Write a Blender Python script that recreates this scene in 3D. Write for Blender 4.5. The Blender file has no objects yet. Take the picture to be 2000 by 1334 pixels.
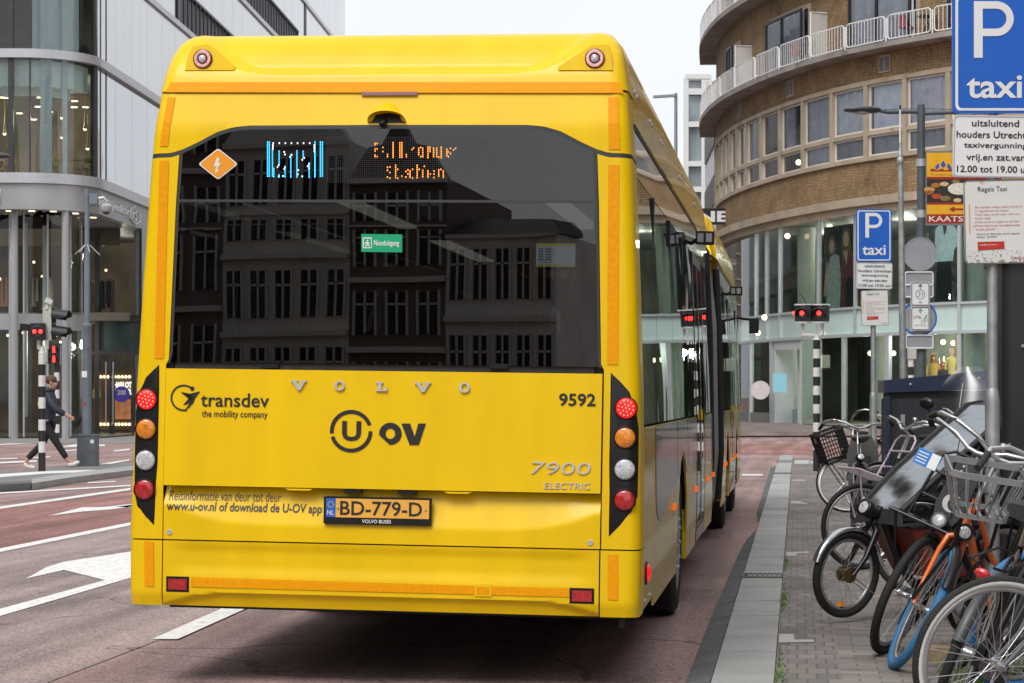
import bpy, math, random
from mathutils import Vector, Matrix, Euler
random.seed(7)
R = math.radians
scene = bpy.context.scene
COL = scene.collection

# ------------------------------------------------------------------ camera, sky, sun, exposure
H = 1.45            # eye height
FPX = 4250.0        # focal length in pixels of the 2000 px wide photograph
HOR = 773.0         # row of the horizon
cam = bpy.data.cameras.new('camera')
cam.sensor_width = 36.0
cam.lens = FPX / 2000 * 36
cam.shift_y = (HOR - 667) / 2000
cam.clip_start = 0.2
cam.clip_end = 3000
cam.dof.use_dof = True
cam.dof.focus_distance = 10.9
cam.dof.aperture_fstop = 20
camo = bpy.data.objects.new('camera', cam)
COL.objects.link(camo)
camo.location = (0, 0, H)
camo.rotation_euler = (R(90), 0, 0)
scene.camera = camo

SUN_EL, SUN_AZ = 52, 205          # azimuth clockwise from +Y: behind the camera, a little to the left
world = bpy.data.worlds.new('World')
scene.world = world
world.use_nodes = True
nt = world.node_tree
nt.nodes.clear()
sky = nt.nodes.new('ShaderNodeTexSky')
sky.sky_type = 'NISHITA'
sky.sun_disc = False
sky.sun_elevation = R(SUN_EL)
sky.sun_rotation = R(SUN_AZ)
sky.air_density = 1.0
sky.dust_density = 4.0
sky.ozone_density = 1.0
hs = nt.nodes.new('ShaderNodeHueSaturation')
hs.inputs['Saturation'].default_value = 0.12
mixc = nt.nodes.new('ShaderNodeMix')            # an even cloud deck: sky evened out with a flat cloud tone
mixc.data_type = 'RGBA'
mixc.inputs[0].default_value = 0.72
mixc.inputs[7].default_value = (8.7, 9.0, 9.5, 1)
bg = nt.nodes.new('ShaderNodeBackground')
bg.inputs['Strength'].default_value = 0.10
wo = nt.nodes.new('ShaderNodeOutputWorld')
nt.links.new(sky.outputs[0], hs.inputs['Color'])
nt.links.new(hs.outputs[0], mixc.inputs[6])
tcw = nt.nodes.new('ShaderNodeTexCoord')             # soft cloud tone
cn = nt.nodes.new('ShaderNodeTexNoise'); cn.inputs['Scale'].default_value = 2.3; cn.inputs['Detail'].default_value = 4
cr = nt.nodes.new('ShaderNodeMapRange'); cr.inputs[1].default_value = .3; cr.inputs[2].default_value = .7; cr.inputs[3].default_value = .86; cr.inputs[4].default_value = 1.06
cm = nt.nodes.new('ShaderNodeMix'); cm.data_type = 'RGBA'; cm.blend_type = 'MULTIPLY'; cm.inputs[0].default_value = 1
nt.links.new(tcw.outputs['Generated'], cn.inputs['Vector']); nt.links.new(cn.outputs['Fac'], cr.inputs[0])
nt.links.new(mixc.outputs[2], cm.inputs[6]); nt.links.new(cr.outputs[0], cm.inputs[7])
nt.links.new(cm.outputs[2], bg.inputs['Color'])
nt.links.new(bg.outputs[0], wo.inputs[0])

sl = bpy.data.lights.new('sun', 'SUN')
sl.energy = 1.45
sl.angle = R(28)
sl.color = (1.0, 0.97, 0.93)
so = bpy.data.objects.new('sun', sl)
COL.objects.link(so)
_d = Vector((math.sin(R(SUN_AZ)) * math.cos(R(SUN_EL)), math.cos(R(SUN_AZ)) * math.cos(R(SUN_EL)), math.sin(R(SUN_EL))))
so.rotation_euler = _d.to_track_quat('Z', 'Y').to_euler()
so.location = _d * 50
scene.view_settings.view_transform = 'Standard'
scene.view_settings.look = 'None'
scene.view_settings.exposure = 0.47
scene.view_settings.gamma = 1.0

# ------------------------------------------------------------------ places
TH = R(7.47)                                    # the street runs 7.5 degrees to the right of the view
DV = Vector((math.sin(TH), math.cos(TH), 0))
RV = Vector((math.cos(TH), -math.sin(TH), 0))
PAVE = 0.05
def S(a, b, z=0.0):                             # street frame: a to the right, b along
    return RV * a + DV * b + Vector((0, 0, z))
def at(px, py, Z):                              # a photograph pixel at depth Z
    return Vector(((px - 1000) / FPX * Z, Z, H + (HOR - py) / FPX * Z))
def X_(px, Z): return (px - 1000) / FPX * Z
def Z_(py, h=0.0): return (H - h) * FPX / (py - HOR)
def G(px, py, h=0.0):                           # a pixel on the ground at height h
    Z = Z_(py, h)
    return Vector((X_(px, Z), Z, h))
def lerp(a, b, t): return a + (b - a) * t
def interp(tab, x):
    if x <= tab[0][0]: return tab[0][1]
    for (x0, y0), (x1, y1) in zip(tab, tab[1:]):
        if x <= x1: return y0 + (y1 - y0) * (x - x0) / (x1 - x0)
    return tab[-1][1]

# ------------------------------------------------------------------ materials
MATS = {}
def M(name, base=(.5, .5, .5), rough=.5, metal=0., spec=.5, coat=0., noise=None, bump=None, emit=None, alpha=None, spots=None, detail=4):
    """procedural material: noise=(scale, amount), bump=(scale, strength), spots=(scale, threshold, colour)"""
    if name in MATS: return MATS[name]
    m = bpy.data.materials.new(name)
    m.use_nodes = True
    t = m.node_tree
    b = t.nodes['Principled BSDF']
    b.inputs['Base Color'].default_value = (*base, 1)
    b.inputs['Roughness'].default_value = rough
    b.inputs['Metallic'].default_value = metal
    b.inputs['Specular IOR Level'].default_value = spec
    b.inputs['Coat Weight'].default_value = coat
    b.inputs['Coat Roughness'].default_value = 0.04
    tc = t.nodes.new('ShaderNodeTexCoord')
    if noise is None: noise = (6., .06)
    n = t.nodes.new('ShaderNodeTexNoise')
    n.inputs['Scale'].default_value = noise[0]
    n.inputs['Detail'].default_value = detail
    t.links.new(tc.outputs['Object'], n.inputs['Vector'])
    mr = t.nodes.new('ShaderNodeMapRange')
    mr.inputs['From Min'].default_value = .3
    mr.inputs['From Max'].default_value = .7
    mr.inputs['To Min'].default_value = 1 - noise[1]
    mr.inputs['To Max'].default_value = 1 + noise[1]
    t.links.new(n.outputs['Fac'], mr.inputs['Value'])
    mx = t.nodes.new('ShaderNodeMix'); mx.data_type = 'RGBA'; mx.blend_type = 'MULTIPLY'
    mx.inputs[0].default_value = 1
    mx.inputs[6].default_value = (*base, 1)
    t.links.new(mr.outputs[0], mx.inputs[7])
    out = mx.outputs[2]
    if spots:
        n2 = t.nodes.new('ShaderNodeTexNoise')
        n2.inputs['Scale'].default_value = spots[0]; n2.inputs['Detail'].default_value = 5
        t.links.new(tc.outputs['Object'], n2.inputs['Vector'])
        r2 = t.nodes.new('ShaderNodeMapRange')
        r2.inputs['From Min'].default_value = spots[1]; r2.inputs['From Max'].default_value = spots[1] + .08
        t.links.new(n2.outputs['Fac'], r2.inputs['Value'])
        m2 = t.nodes.new('ShaderNodeMix'); m2.data_type = 'RGBA'
        t.links.new(r2.outputs[0], m2.inputs[0]); t.links.new(out, m2.inputs[6])
        m2.inputs[7].default_value = (*spots[2], 1)
        out = m2.outputs[2]
    t.links.new(out, b.inputs['Base Color'])
    if bump:
        nb = t.nodes.new('ShaderNodeTexNoise')
        nb.inputs['Scale'].default_value = bump[0]; nb.inputs['Detail'].default_value = bump[2] if len(bump) > 2 else 3
        t.links.new(tc.outputs['Object'], nb.inputs['Vector'])
        bp = t.nodes.new('ShaderNodeBump')
        bp.inputs['Strength'].default_value = bump[1]
        bp.inputs['Distance'].default_value = bump[3] if len(bump) > 3 else 0.02
        t.links.new(nb.outputs['Fac'], bp.inputs['Height'])
        t.links.new(bp.outputs[0], b.inputs['Normal'])
    if emit:
        b.inputs['Emission Color'].default_value = (*emit[0], 1)
        b.inputs['Emission Strength'].default_value = emit[1]
    MATS[name] = m
    return m

def island(m, amt):
    """each loose piece of the mesh gets its own tone"""
    t = m.node_tree; b = t.nodes['Principled BSDF']; src = b.inputs['Base Color'].links[0].from_socket
    g = t.nodes.new('ShaderNodeNewGeometry'); mr = t.nodes.new('ShaderNodeMapRange'); mr.inputs[3].default_value = 1 - amt; mr.inputs[4].default_value = 1 + amt
    mx = t.nodes.new('ShaderNodeMix'); mx.data_type = 'RGBA'; mx.blend_type = 'MULTIPLY'; mx.inputs[0].default_value = 1
    t.links.new(g.outputs['Random Per Island'], mr.inputs[0]); t.links.new(src, mx.inputs[6]); t.links.new(mr.outputs[0], mx.inputs[7]); t.links.new(mx.outputs[2], b.inputs['Base Color'])
    return m
def streaks(m, scale, lo, hi):
    """dirt that has run over a surface: noise stretched along one axis"""
    t = m.node_tree; b = t.nodes['Principled BSDF']; src = b.inputs['Base Color'].links[0].from_socket
    tc = t.nodes.new('ShaderNodeTexCoord'); mp = t.nodes.new('ShaderNodeMapping'); mp.inputs['Scale'].default_value = scale
    n = t.nodes.new('ShaderNodeTexNoise'); n.inputs['Scale'].default_value = 1; n.inputs['Detail'].default_value = 6
    mr = t.nodes.new('ShaderNodeMapRange'); mr.inputs[1].default_value = .32; mr.inputs[2].default_value = .66; mr.inputs[3].default_value = lo; mr.inputs[4].default_value = hi
    mx = t.nodes.new('ShaderNodeMix'); mx.data_type = 'RGBA'; mx.blend_type = 'MULTIPLY'; mx.inputs[0].default_value = 1
    t.links.new(tc.outputs['Object'], mp.inputs[0]); t.links.new(mp.outputs[0], n.inputs['Vector']); t.links.new(n.outputs['Fac'], mr.inputs[0])
    t.links.new(src, mx.inputs[6]); t.links.new(mr.outputs[0], mx.inputs[7]); t.links.new(mx.outputs[2], b.inputs['Base Color'])
    return m
def lamp(parent, p, watts, col=(1, .82, .6), r=.15):  # unseen point light added to brighten a room behind glass
    l = bpy.data.lights.new('room_fill_light', 'POINT'); l.energy = watts; l.color = col; l.shadow_soft_size = r
    o = bpy.data.objects.new('room_fill_light', l); COL.objects.link(o); o.location = p; o.parent = parent
def glass(name, tint=(.5, .55, .55), ior=1.5, rough=0.0, refl=(1, 1, 1), bump=None, boost=0.0):
    if name in MATS: return MATS[name]
    m = bpy.data.materials.new(name); m.use_nodes = True
    t = m.node_tree; t.nodes.clear()
    o = t.nodes.new('ShaderNodeOutputMaterial')
    tr = t.nodes.new('ShaderNodeBsdfTransparent'); tr.inputs[0].default_value = (*tint, 1)
    gl = t.nodes.new('ShaderNodeBsdfGlossy'); gl.inputs['Roughness'].default_value = rough
    gl.inputs['Color'].default_value = (*refl, 1)
    fr = t.nodes.new('ShaderNodeFresnel'); fr.inputs[0].default_value = ior
    ad = t.nodes.new('ShaderNodeMath'); ad.operation = 'ADD'; ad.use_clamp = True
    ad.inputs[1].default_value = boost
    mx = t.nodes.new('ShaderNodeMixShader')
    t.links.new(fr.outputs[0], ad.inputs[0]); t.links.new(ad.outputs[0], mx.inputs[0])
    t.links.new(tr.outputs[0], mx.inputs[1]); t.links.new(gl.outputs[0], mx.inputs[2])
    t.links.new(mx.outputs[0], o.inputs[0])
    if bump:
        tc = t.nodes.new('ShaderNodeTexCoord')
        nb = t.nodes.new('ShaderNodeTexNoise'); nb.inputs['Scale'].default_value = bump[0]; nb.inputs['Detail'].default_value = 1
        bp = t.nodes.new('ShaderNodeBump'); bp.inputs['Strength'].default_value = bump[1]; bp.inputs['Distance'].default_value = .02
        t.links.new(tc.outputs['Object'], nb.inputs['Vector']); t.links.new(nb.outputs['Fac'], bp.inputs['Height'])
        t.links.new(bp.outputs[0], gl.inputs['Normal'])
    MATS[name] = m
    return m

# ------------------------------------------------------------------ mesh builder
class MB:
    def __init__(s): s.v = []; s.f = []; s.mi = []; s.cur = 0; s.uv = None
    def add(s, vs, fs):
        o = len(s.v)
        s.v += [tuple(p) for p in vs]
        for f in fs: s.f.append([i + o for i in f]); s.mi.append(s.cur)
        return s
    def box(s, c, size, rot=None):
        hx, hy, hz = size[0] / 2, size[1] / 2, size[2] / 2
        ps = [Vector((x, y, z)) for z in (-hz, hz) for x, y in ((-hx, -hy), (hx, -hy), (hx, hy), (-hx, hy))]
        if rot is not None: ps = [rot @ p for p in ps]
        c = Vector(c)
        return s.add([p + c for p in ps], [(3, 2, 1, 0), (4, 5, 6, 7), (0, 1, 5, 4), (1, 2, 6, 5), (2, 3, 7, 6), (3, 0, 4, 7)])
    def bar(s, a, b, w, d, up=(0, 0, 1)):         # a rectangular bar from a to b, w across, d in the remaining direction
        a, b = Vector(a), Vector(b); t = (b - a).normalized(); u = Vector(up)
        x = t.cross(u)
        if x.length < 1e-4: x = t.cross(Vector((0, 1, 0)))
        x.normalize(); y = x.cross(t)
        q = [x * (w / 2) + y * (d / 2), x * (-w / 2) + y * (d / 2), x * (-w / 2) - y * (d / 2), x * (w / 2) - y * (d / 2)]
        return s.add([a + k for k in q] + [b + k for k in q], [(0, 1, 2, 3), (7, 6, 5, 4), (0, 4, 5, 1), (1, 5, 6, 2), (2, 6, 7, 3), (3, 7, 4, 0)])
    def tube(s, pts, r, n=8, closed=False):
        pts = [Vector(p) for p in pts]; m = len(pts)
        rs = r if isinstance(r, (list, tuple)) else [r] * m
        vs, fs = [], []; ref = None
        for i, p in enumerate(pts):
            if closed: t = pts[(i + 1) % m] - pts[i - 1]
            else: t = pts[min(i + 1, m - 1)] - pts[max(i - 1, 0)]
            t.normalize()
            if ref is None:
                ref = t.cross(Vector((0, 0, 1)))
                if ref.length < .1: ref = t.cross(Vector((0, 1, 0)))
            x = (ref - t * ref.dot(t)).normalized(); ref = x; y = t.cross(x)
            for k in range(n):
                a = 2 * math.pi * k / n
                vs.append(p + (x * math.cos(a) + y * math.sin(a)) * rs[i])
        for i in range(m if closed else m - 1):
            j = (i + 1) % m
            for k in range(n):
                l = (k + 1) % n
                fs.append((i * n + k, i * n + l, j * n + l, j * n + k))
        if not closed:
            fs.append(tuple(range(n))[::-1]); fs.append(tuple(range((m - 1) * n, m * n)))
        return s.add(vs, fs)
    def lathe(s, prof, o=(0, 0, 0), ax=(0, 0, 1), n=24, closed=False):   # prof: (radius, height along the axis)
        ax = Vector(ax).normalized(); o = Vector(o)
        x = ax.orthogonal().normalized(); y = ax.cross(x)
        vs, fs = [], []; m = len(prof)
        for r, h in prof:
            for k in range(n):
                a = 2 * math.pi * k / n
                vs.append(o + ax * h + (x * math.cos(a) + y * math.sin(a)) * r)
        for i in range(m if closed else m - 1):
            j = (i + 1) % m
            for k in range(n):
                l = (k + 1) % n
                fs.append((i * n + k, i * n + l, j * n + l, j * n + k))
        if not closed:
            if prof[0][0] > 1e-6: fs.append(tuple(range(n))[::-1])
            if prof[-1][0] > 1e-6: fs.append(tuple(range((m - 1) * n, m * n)))
        return s.add(vs, fs)
    def poly(s, pts): return s.add(pts, [tuple(range(len(pts)))])
    def slab(s, pts, d):                          # polygon pts extruded by vector d
        d = Vector(d); n = len(pts); pts = [Vector(p) for p in pts]
        fs = [tuple(range(n)), tuple(range(2 * n - 1, n - 1, -1))]
        fs += [(i, n + i, n + (i + 1) % n, (i + 1) % n) for i in range(n)]
        return s.add(pts + [p + d for p in pts], fs)
    def grid(s, P, nu, nv):                       # P(i, j) for i in 0..nu, j in 0..nv
        vs = [P(i, j) for j in range(nv + 1) for i in range(nu + 1)]
        w = nu + 1
        return s.add(vs, [(j * w + i, j * w + i + 1, (j + 1) * w + i + 1, (j + 1) * w + i) for j in range(nv) for i in range(nu)])
    def ball(s, c, r, n=12, m=8, sc=(1, 1, 1)):
        c = Vector(c)
        vs = [c + Vector((0, 0, -r * sc[2]))]; fs = []
        for j in range(1, m):
            a = math.pi * j / m
            for k in range(n):
                b = 2 * math.pi * k / n
                vs.append(c + Vector((r * sc[0] * math.sin(a) * math.cos(b), r * sc[1] * math.sin(a) * math.sin(b), -r * sc[2] * math.cos(a))))
        vs.append(c + Vector((0, 0, r * sc[2])))
        for k in range(n): fs.append((0, 1 + (k + 1) % n, 1 + k))
        for j in range(m - 2):
            for k in range(n):
                a0 = 1 + j * n + k; a1 = 1 + j * n + (k + 1) % n
                fs.append((a0, a1, a1 + n, a0 + n))
        e = 1 + (m - 2) * n; top = len(vs) - 1
        for k in range(n): fs.append((e + k, e + (k + 1) % n, top))
        return s.add(vs, fs)
    def build(s, name, mat, parent=None, smooth=None, label=None):
        me = bpy.data.meshes.new(name)
        me.from_pydata(s.v, [], s.f)
        for mm in (mat if isinstance(mat, (list, tuple)) else [mat]): me.materials.append(mm)
        if isinstance(mat, (list, tuple)): me.polygons.foreach_set('material_index', s.mi)
        if s.uv:
            l = me.uv_layers.new(name='uv')
            for lp in me.loops: l.data[lp.index].uv = s.uv[lp.vertex_index]
        if smooth:
            me.polygons.foreach_set('use_smooth', [True] * len(me.polygons))
            me.update()
            me.set_sharp_from_angle(angle=R(smooth))
        me.update()
        o = bpy.data.objects.new(name, me)
        COL.objects.link(o)
        if parent: o.parent = parent
        if label: o['label'] = label
        return o

def tag(o, label, cat, group=None, kind=None):
    o['label'] = label; o['category'] = cat
    if group: o['group'] = group
    if kind: o['kind'] = kind
    return o
def thing(name, label, cat, loc=(0, 0, 0), rot=(0, 0, 0), group=None, scale=1):
    o = bpy.data.objects.new(name, None)
    o.empty_display_size = .2
    COL.objects.link(o)
    o.location = loc; o.rotation_euler = rot
    return tag(o, label, cat, group)
def struct(o, label=None, cat=None):
    o['kind'] = 'structure'
    if label: o['label'] = label
    if cat: o['category'] = cat
    return o

# ------------------------------------------------------------------ lettering
def text2d(s, bold=0.0, shear=0.0, space=1.0):
    c = bpy.data.curves.new('lettering', 'FONT')
    c.body = s; c.size = 1; c.offset = bold; c.shear = shear; c.space_character = space
    c.resolution_u = 3; c.fill_mode = 'FRONT'
    o = bpy.data.objects.new('lettering', c)
    COL.objects.link(o)
    bpy.context.view_layer.update()
    me = bpy.data.meshes.new_from_object(o.evaluated_get(bpy.context.evaluated_depsgraph_get()))
    vs = [(v.co.x, v.co.y) for v in me.vertices]
    fs = [tuple(p.vertices) for p in me.polygons]
    bpy.data.objects.remove(o); bpy.data.curves.remove(c); bpy.data.meshes.remove(me)
    return vs, fs
def fit_text(mb, s, fm, u0, v0, u1, v1, bold=0., shear=0., space=1., keep=False, align='l', depth=None):
    """lay the words into the box (u0,v0)-(u1,v1) of the surface fm(u, v, w)"""
    vs, fs = text2d(s, bold, shear, space)
    if not vs: return
    xs = [p[0] for p in vs]; ys = [p[1] for p in vs]
    x0, x1, y0, y1 = min(xs), max(xs), min(ys), max(ys)
    su = (u1 - u0) / max(x1 - x0, 1e-6); sv = (v1 - v0) / max(y1 - y0, 1e-6)
    if keep: su = sv * keep
    w = (x1 - x0) * su
    off = 0 if align == 'l' else ((u1 - u0) - w) / (2 if align == 'c' else 1)
    P = [(u0 + off + (x - x0) * su, v0 + (y - y0) * sv) for x, y in vs]
    if depth:
        n = len(P)
        V = [fm(u, v, depth) for u, v in P] + [fm(u, v, 0) for u, v in P]
        cnt = {}
        for f in fs:
            for a, b in zip(f, f[1:] + f[:1]): cnt[(a, b)] = 1
        F = list(fs)
        F += [(b, a, a + n, b + n) for (a, b) in cnt if (b, a) not in cnt]
        mb.add(V, F)
    else:
        mb.add([fm(u, v, 0) for u, v in P], fs)
def rrect(x0, y0, x1, y1, r, n=5):
    out = []
    for cx, cy, a0 in ((x1 - r, y0 + r, -90), (x1 - r, y1 - r, 0), (x0 + r, y1 - r, 90), (x0 + r, y0 + r, 180)):
        for k in range(n + 1):
            a = R(a0 + 90 * k / n); out.append((cx + r * math.cos(a), cy + r * math.sin(a)))
    return out
def ring2d(mb, fm, cu, cv, r0, r1, a0=0, a1=360, n=32, w=0, sy=1):
    P = []
    for k in range(n + 1):
        a = R(lerp(a0, a1, k / n)); P.append((a,))
    vs = [fm(cu + r * math.cos(a[0]), cv + sy * r * math.sin(a[0]), w) for a in P for r in (r0, r1)]
    mb.add(vs, [(2 * k, 2 * k + 1, 2 * k + 3, 2 * k + 2) for k in range(n)])
# ------------------------------------------------------------------ ground
def asphalt(name, base, red):
    m = M(name, base, rough=.82, spec=.35, noise=(.55, .16), bump=(260, .55, 3, .006), detail=6)
    t = m.node_tree; b = t.nodes['Principled BSDF']
    src = b.inputs['Base Color'].links[0].from_socket
    tc = t.nodes.new('ShaderNodeTexCoord')
    v = t.nodes.new('ShaderNodeTexVoronoi'); v.inputs['Scale'].default_value = 95
    t.links.new(tc.outputs['Object'], v.inputs['Vector'])
    rp = t.nodes.new('ShaderNodeValToRGB')
    e = rp.color_ramp.elements
    e[0].color = (.45, .42, .42, 1); e[0].position = 0.0
    e[1].color = (1.7, 1.62, 1.58, 1); e[1].position = 1.0
    x = e.new(.5); x.color = (*red, 1)
    sep = t.nodes.new('ShaderNodeSeparateColor')
    t.links.new(v.outputs['Color'], sep.inputs[0]); t.links.new(sep.outputs[0], rp.inputs[0])
    mx = t.nodes.new('ShaderNodeMix'); mx.data_type = 'RGBA'; mx.blend_type = 'MULTIPLY'; mx.inputs[0].default_value = .8
    t.links.new(src, mx.inputs[6]); t.links.new(rp.outputs[0], mx.inputs[7])
    # long worn streaks that follow the wheel tracks
    mp = t.nodes.new('ShaderNodeMapping'); mp.inputs['Scale'].default_value = (2.6, .12, 1)
    t.links.new(tc.outputs['Object'], mp.inputs['Vector'])
    n = t.nodes.new('ShaderNodeTexNoise'); n.inputs['Scale'].default_value = 1; n.inputs['Detail'].default_value = 5
    t.links.new(mp.outputs[0], n.inputs['Vector'])
    mr = t.nodes.new('ShaderNodeMapRange'); mr.inputs[1].default_value = .35; mr.inputs[2].default_value = .68
    mr.inputs[3].default_value = .66; mr.inputs[4].default_value = 1.2
    t.links.new(n.outputs['Fac'], mr.inputs[0])
    m3 = t.nodes.new('ShaderNodeMix'); m3.data_type = 'RGBA'; m3.blend_type = 'MULTIPLY'; m3.inputs[0].default_value = 1
    t.links.new(mx.outputs[2], m3.inputs[6]); t.links.new(mr.outputs[0], m3.inputs[7])
    # hairline cracks and darker oil patches
    nd = t.nodes.new('ShaderNodeTexNoise'); nd.inputs['Scale'].default_value = 1.6; nd.inputs['Detail'].default_value = 5
    t.links.new(tc.outputs['Object'], nd.inputs['Vector'])
    va = t.nodes.new('ShaderNodeVectorMath'); va.operation = 'MULTIPLY_ADD'; va.inputs[1].default_value = (.9, .9, 0)
    t.links.new(nd.outputs['Color'], va.inputs[0]); t.links.new(tc.outputs['Object'], va.inputs[2])
    vc = t.nodes.new('ShaderNodeTexVoronoi'); vc.feature = 'DISTANCE_TO_EDGE'; vc.inputs['Scale'].default_value = .30
    t.links.new(va.outputs[0], vc.inputs['Vector'])
    c1 = t.nodes.new('ShaderNodeMapRange'); c1.inputs[1].default_value = .001; c1.inputs[2].default_value = .0045; c1.inputs[3].default_value = .5; c1.inputs[4].default_value = 1
    t.links.new(vc.outputs['Distance'], c1.inputs[0])
    no = t.nodes.new('ShaderNodeTexNoise'); no.inputs['Scale'].default_value = .42; no.inputs['Detail'].default_value = 7; no.inputs['Roughness'].default_value = .65
    t.links.new(tc.outputs['Object'], no.inputs['Vector'])
    c2 = t.nodes.new('ShaderNodeMapRange'); c2.inputs[1].default_value = .52; c2.inputs[2].default_value = .68; c2.inputs[3].default_value = 1; c2.inputs[4].default_value = .74
    t.links.new(no.outputs['Fac'], c2.inputs[0])
    mu_ = t.nodes.new('ShaderNodeMath'); mu_.operation = 'MULTIPLY'; t.links.new(c1.outputs[0], mu_.inputs[0]); t.links.new(c2.outputs[0], mu_.inputs[1])
    m4 = t.nodes.new('ShaderNodeMix'); m4.data_type = 'RGBA'; m4.blend_type = 'MULTIPLY'; m4.inputs[0].default_value = 1
    t.links.new(m3.outputs[2], m4.inputs[6]); t.links.new(mu_.outputs[0], m4.inputs[7])
    t.links.new(m4.outputs[2], b.inputs['Base Color'])
    return m
A_ROAD = asphalt('road asphalt', (.32, .226, .212), (1.0, .93, .92))
A_RED = asphalt('red asphalt', (.30, .170, .152), (1.05, .85, .82))
A_GREY = asphalt('grey asphalt', (.305, .242, .230), (1, 1, 1))
def brickmat(name, c1, c2, mortar, w, h, gap=.008, bump=.35, uv=False, rot=False, moss=None, off=.5, rough=.75):
    m = bpy.data.materials.new(name); m.use_nodes = True
    t = m.node_tree; b = t.nodes['Principled BSDF']
    b.inputs['Roughness'].default_value = rough
    tc = t.nodes.new('ShaderNodeTexCoord')
    src = tc.outputs['UV'] if uv else tc.outputs['Object']
    def brick(vec):
        k = t.nodes.new('ShaderNodeTexBrick')
        k.inputs['Color1'].default_value = (*c1, 1); k.inputs['Color2'].default_value = (*c2, 1)
        k.inputs['Mortar'].default_value = (*mortar, 1)
        k.inputs['Scale'].default_value = 1; k.inputs['Mortar Size'].default_value = gap
        k.inputs['Mortar Smooth'].default_value = .3
        k.inputs['Brick Width'].default_value = w; k.inputs['Row Height'].default_value = h
        k.offset = off
        t.links.new(vec, k.inputs['Vector'])
        return k
    k = brick(src); col = k.outputs['Color']; fac = k.outputs['Fac']
    if rot:                                       # patches of upright bricks between the lying ones
        mp = t.nodes.new('ShaderNodeMapping'); mp.inputs['Rotation'].default_value = (0, 0, R(90))
        t.links.new(src, mp.inputs['Vector'])
        k2 = brick(mp.outputs[0])
        ch = t.nodes.new('ShaderNodeTexChecker'); ch.inputs['Scale'].default_value = 1 / rot
        ch.inputs['Color1'].default_value = (1, 1, 1, 1); ch.inputs['Color2'].default_value = (0, 0, 0, 1)
        t.links.new(src, ch.inputs['Vector'])
        a = t.nodes.new('ShaderNodeMix'); a.data_type = 'RGBA'
        t.links.new(ch.outputs['Fac'], a.inputs[0]); t.links.new(col, a.inputs[6]); t.links.new(k2.outputs['Color'], a.inputs[7])
        col = a.outputs[2]
        f2 = t.nodes.new('ShaderNodeMix'); f2.data_type = 'FLOAT'
        t.links.new(ch.outputs['Fac'], f2.inputs[0]); t.links.new(fac, f2.inputs[2]); t.links.new(k2.outputs['Fac'], f2.inputs[3])
        fac = f2.outputs[0]
    n = t.nodes.new('ShaderNodeTexNoise'); n.inputs['Scale'].default_value = .9; n.inputs['Detail'].default_value = 6
    t.links.new(src, n.inputs['Vector'])
    mr = t.nodes.new('ShaderNodeMapRange'); mr.inputs[1].default_value = .3; mr.inputs[2].default_value = .7
    mr.inputs[3].default_value = .72; mr.inputs[4].default_value = 1.25
    t.links.new(n.outputs['Fac'], mr.inputs[0])
    a = t.nodes.new('ShaderNodeMix'); a.data_type = 'RGBA'; a.blend_type = 'MULTIPLY'; a.inputs[0].default_value = 1
    t.links.new(col, a.inputs[6]); t.links.new(mr.outputs[0], a.inputs[7]); col = a.outputs[2]
    if moss:
        n = t.nodes.new('ShaderNodeTexNoise'); n.inputs['Scale'].default_value = 2.2; n.inputs['Detail'].default_value = 4
        t.links.new(src, n.inputs['Vector'])
        mr = t.nodes.new('ShaderNodeMapRange'); mr.inputs[1].default_value = .6; mr.inputs[2].default_value = .72
        t.links.new(n.outputs['Fac'], mr.inputs[0])
        mm = t.nodes.new('ShaderNodeMath'); mm.operation = 'MULTIPLY'
        t.links.new(mr.outputs[0], mm.inputs[0]); t.links.new(fac, mm.inputs[1])
        a = t.nodes.new('ShaderNodeMix'); a.data_type = 'RGBA'
        t.links.new(mm.outputs[0], a.inputs[0]); t.links.new(col, a.inputs[6]); a.inputs[7].default_value = (*moss, 1); col = a.outputs[2]
    t.links.new(col, b.inputs['Base Color'])
    bp = t.nodes.new('ShaderNodeBump'); bp.invert = True; bp.inputs['Strength'].default_value = bump; bp.inputs['Distance'].default_value = .01
    t.links.new(fac, bp.inputs['Height']); t.links.new(bp.outputs[0], b.inputs['Normal'])
    return m
PAVERS = brickmat('pavement bricks', (.25, .22, .20), (.15, .132, .122), (.125, .114, .102), .205, .10, .006, .5, moss=(.10, .12, .04))
PAVERS2 = brickmat('edge bricks', (.23, .20, .186), (.15, .133, .125), (.115, .105, .095), .10, .205, .006, .5, moss=(.10, .12, .04), off=0.5)
PLAZA = brickmat('plaza bricks', (.22, .16, .14), (.17, .13, .12), (.1, .08, .07), .3, .15, .01, .4)

def sheet(name, mat, a0, a1, b0, b1, z, n=1):
    mb = MB()
    mb.add([(a0, b0, 0), (a1, b0, 0), (a1, b1, 0), (a0, b1, 0)], [(0, 1, 2, 3)])
    o = mb.build(name, mat)
    o.rotation_euler = (0, 0, -TH); o.location = (0, 0, z)
    return struct(o)
sheet('ground', A_ROAD, -700, 700, -400, 1500, -.02)
sheet('road', A_ROAD, -60, 60, -60, 260, 0)
sheet('red_lane', A_RED, -10.3, -7.42, -40, 62, .004)
sheet('grey_lane', A_GREY, -7.4, -3.75, -40, 45, .004)
sheet('red_crossing', A_RED, -2.4, 30, 54, 66, .006)
sheet('pavement', PAVERS, .22, 9, 3, 49, PAVE)
sheet('pavement_edge', PAVERS2, -.11, .22, 3, 49, PAVE)

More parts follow.
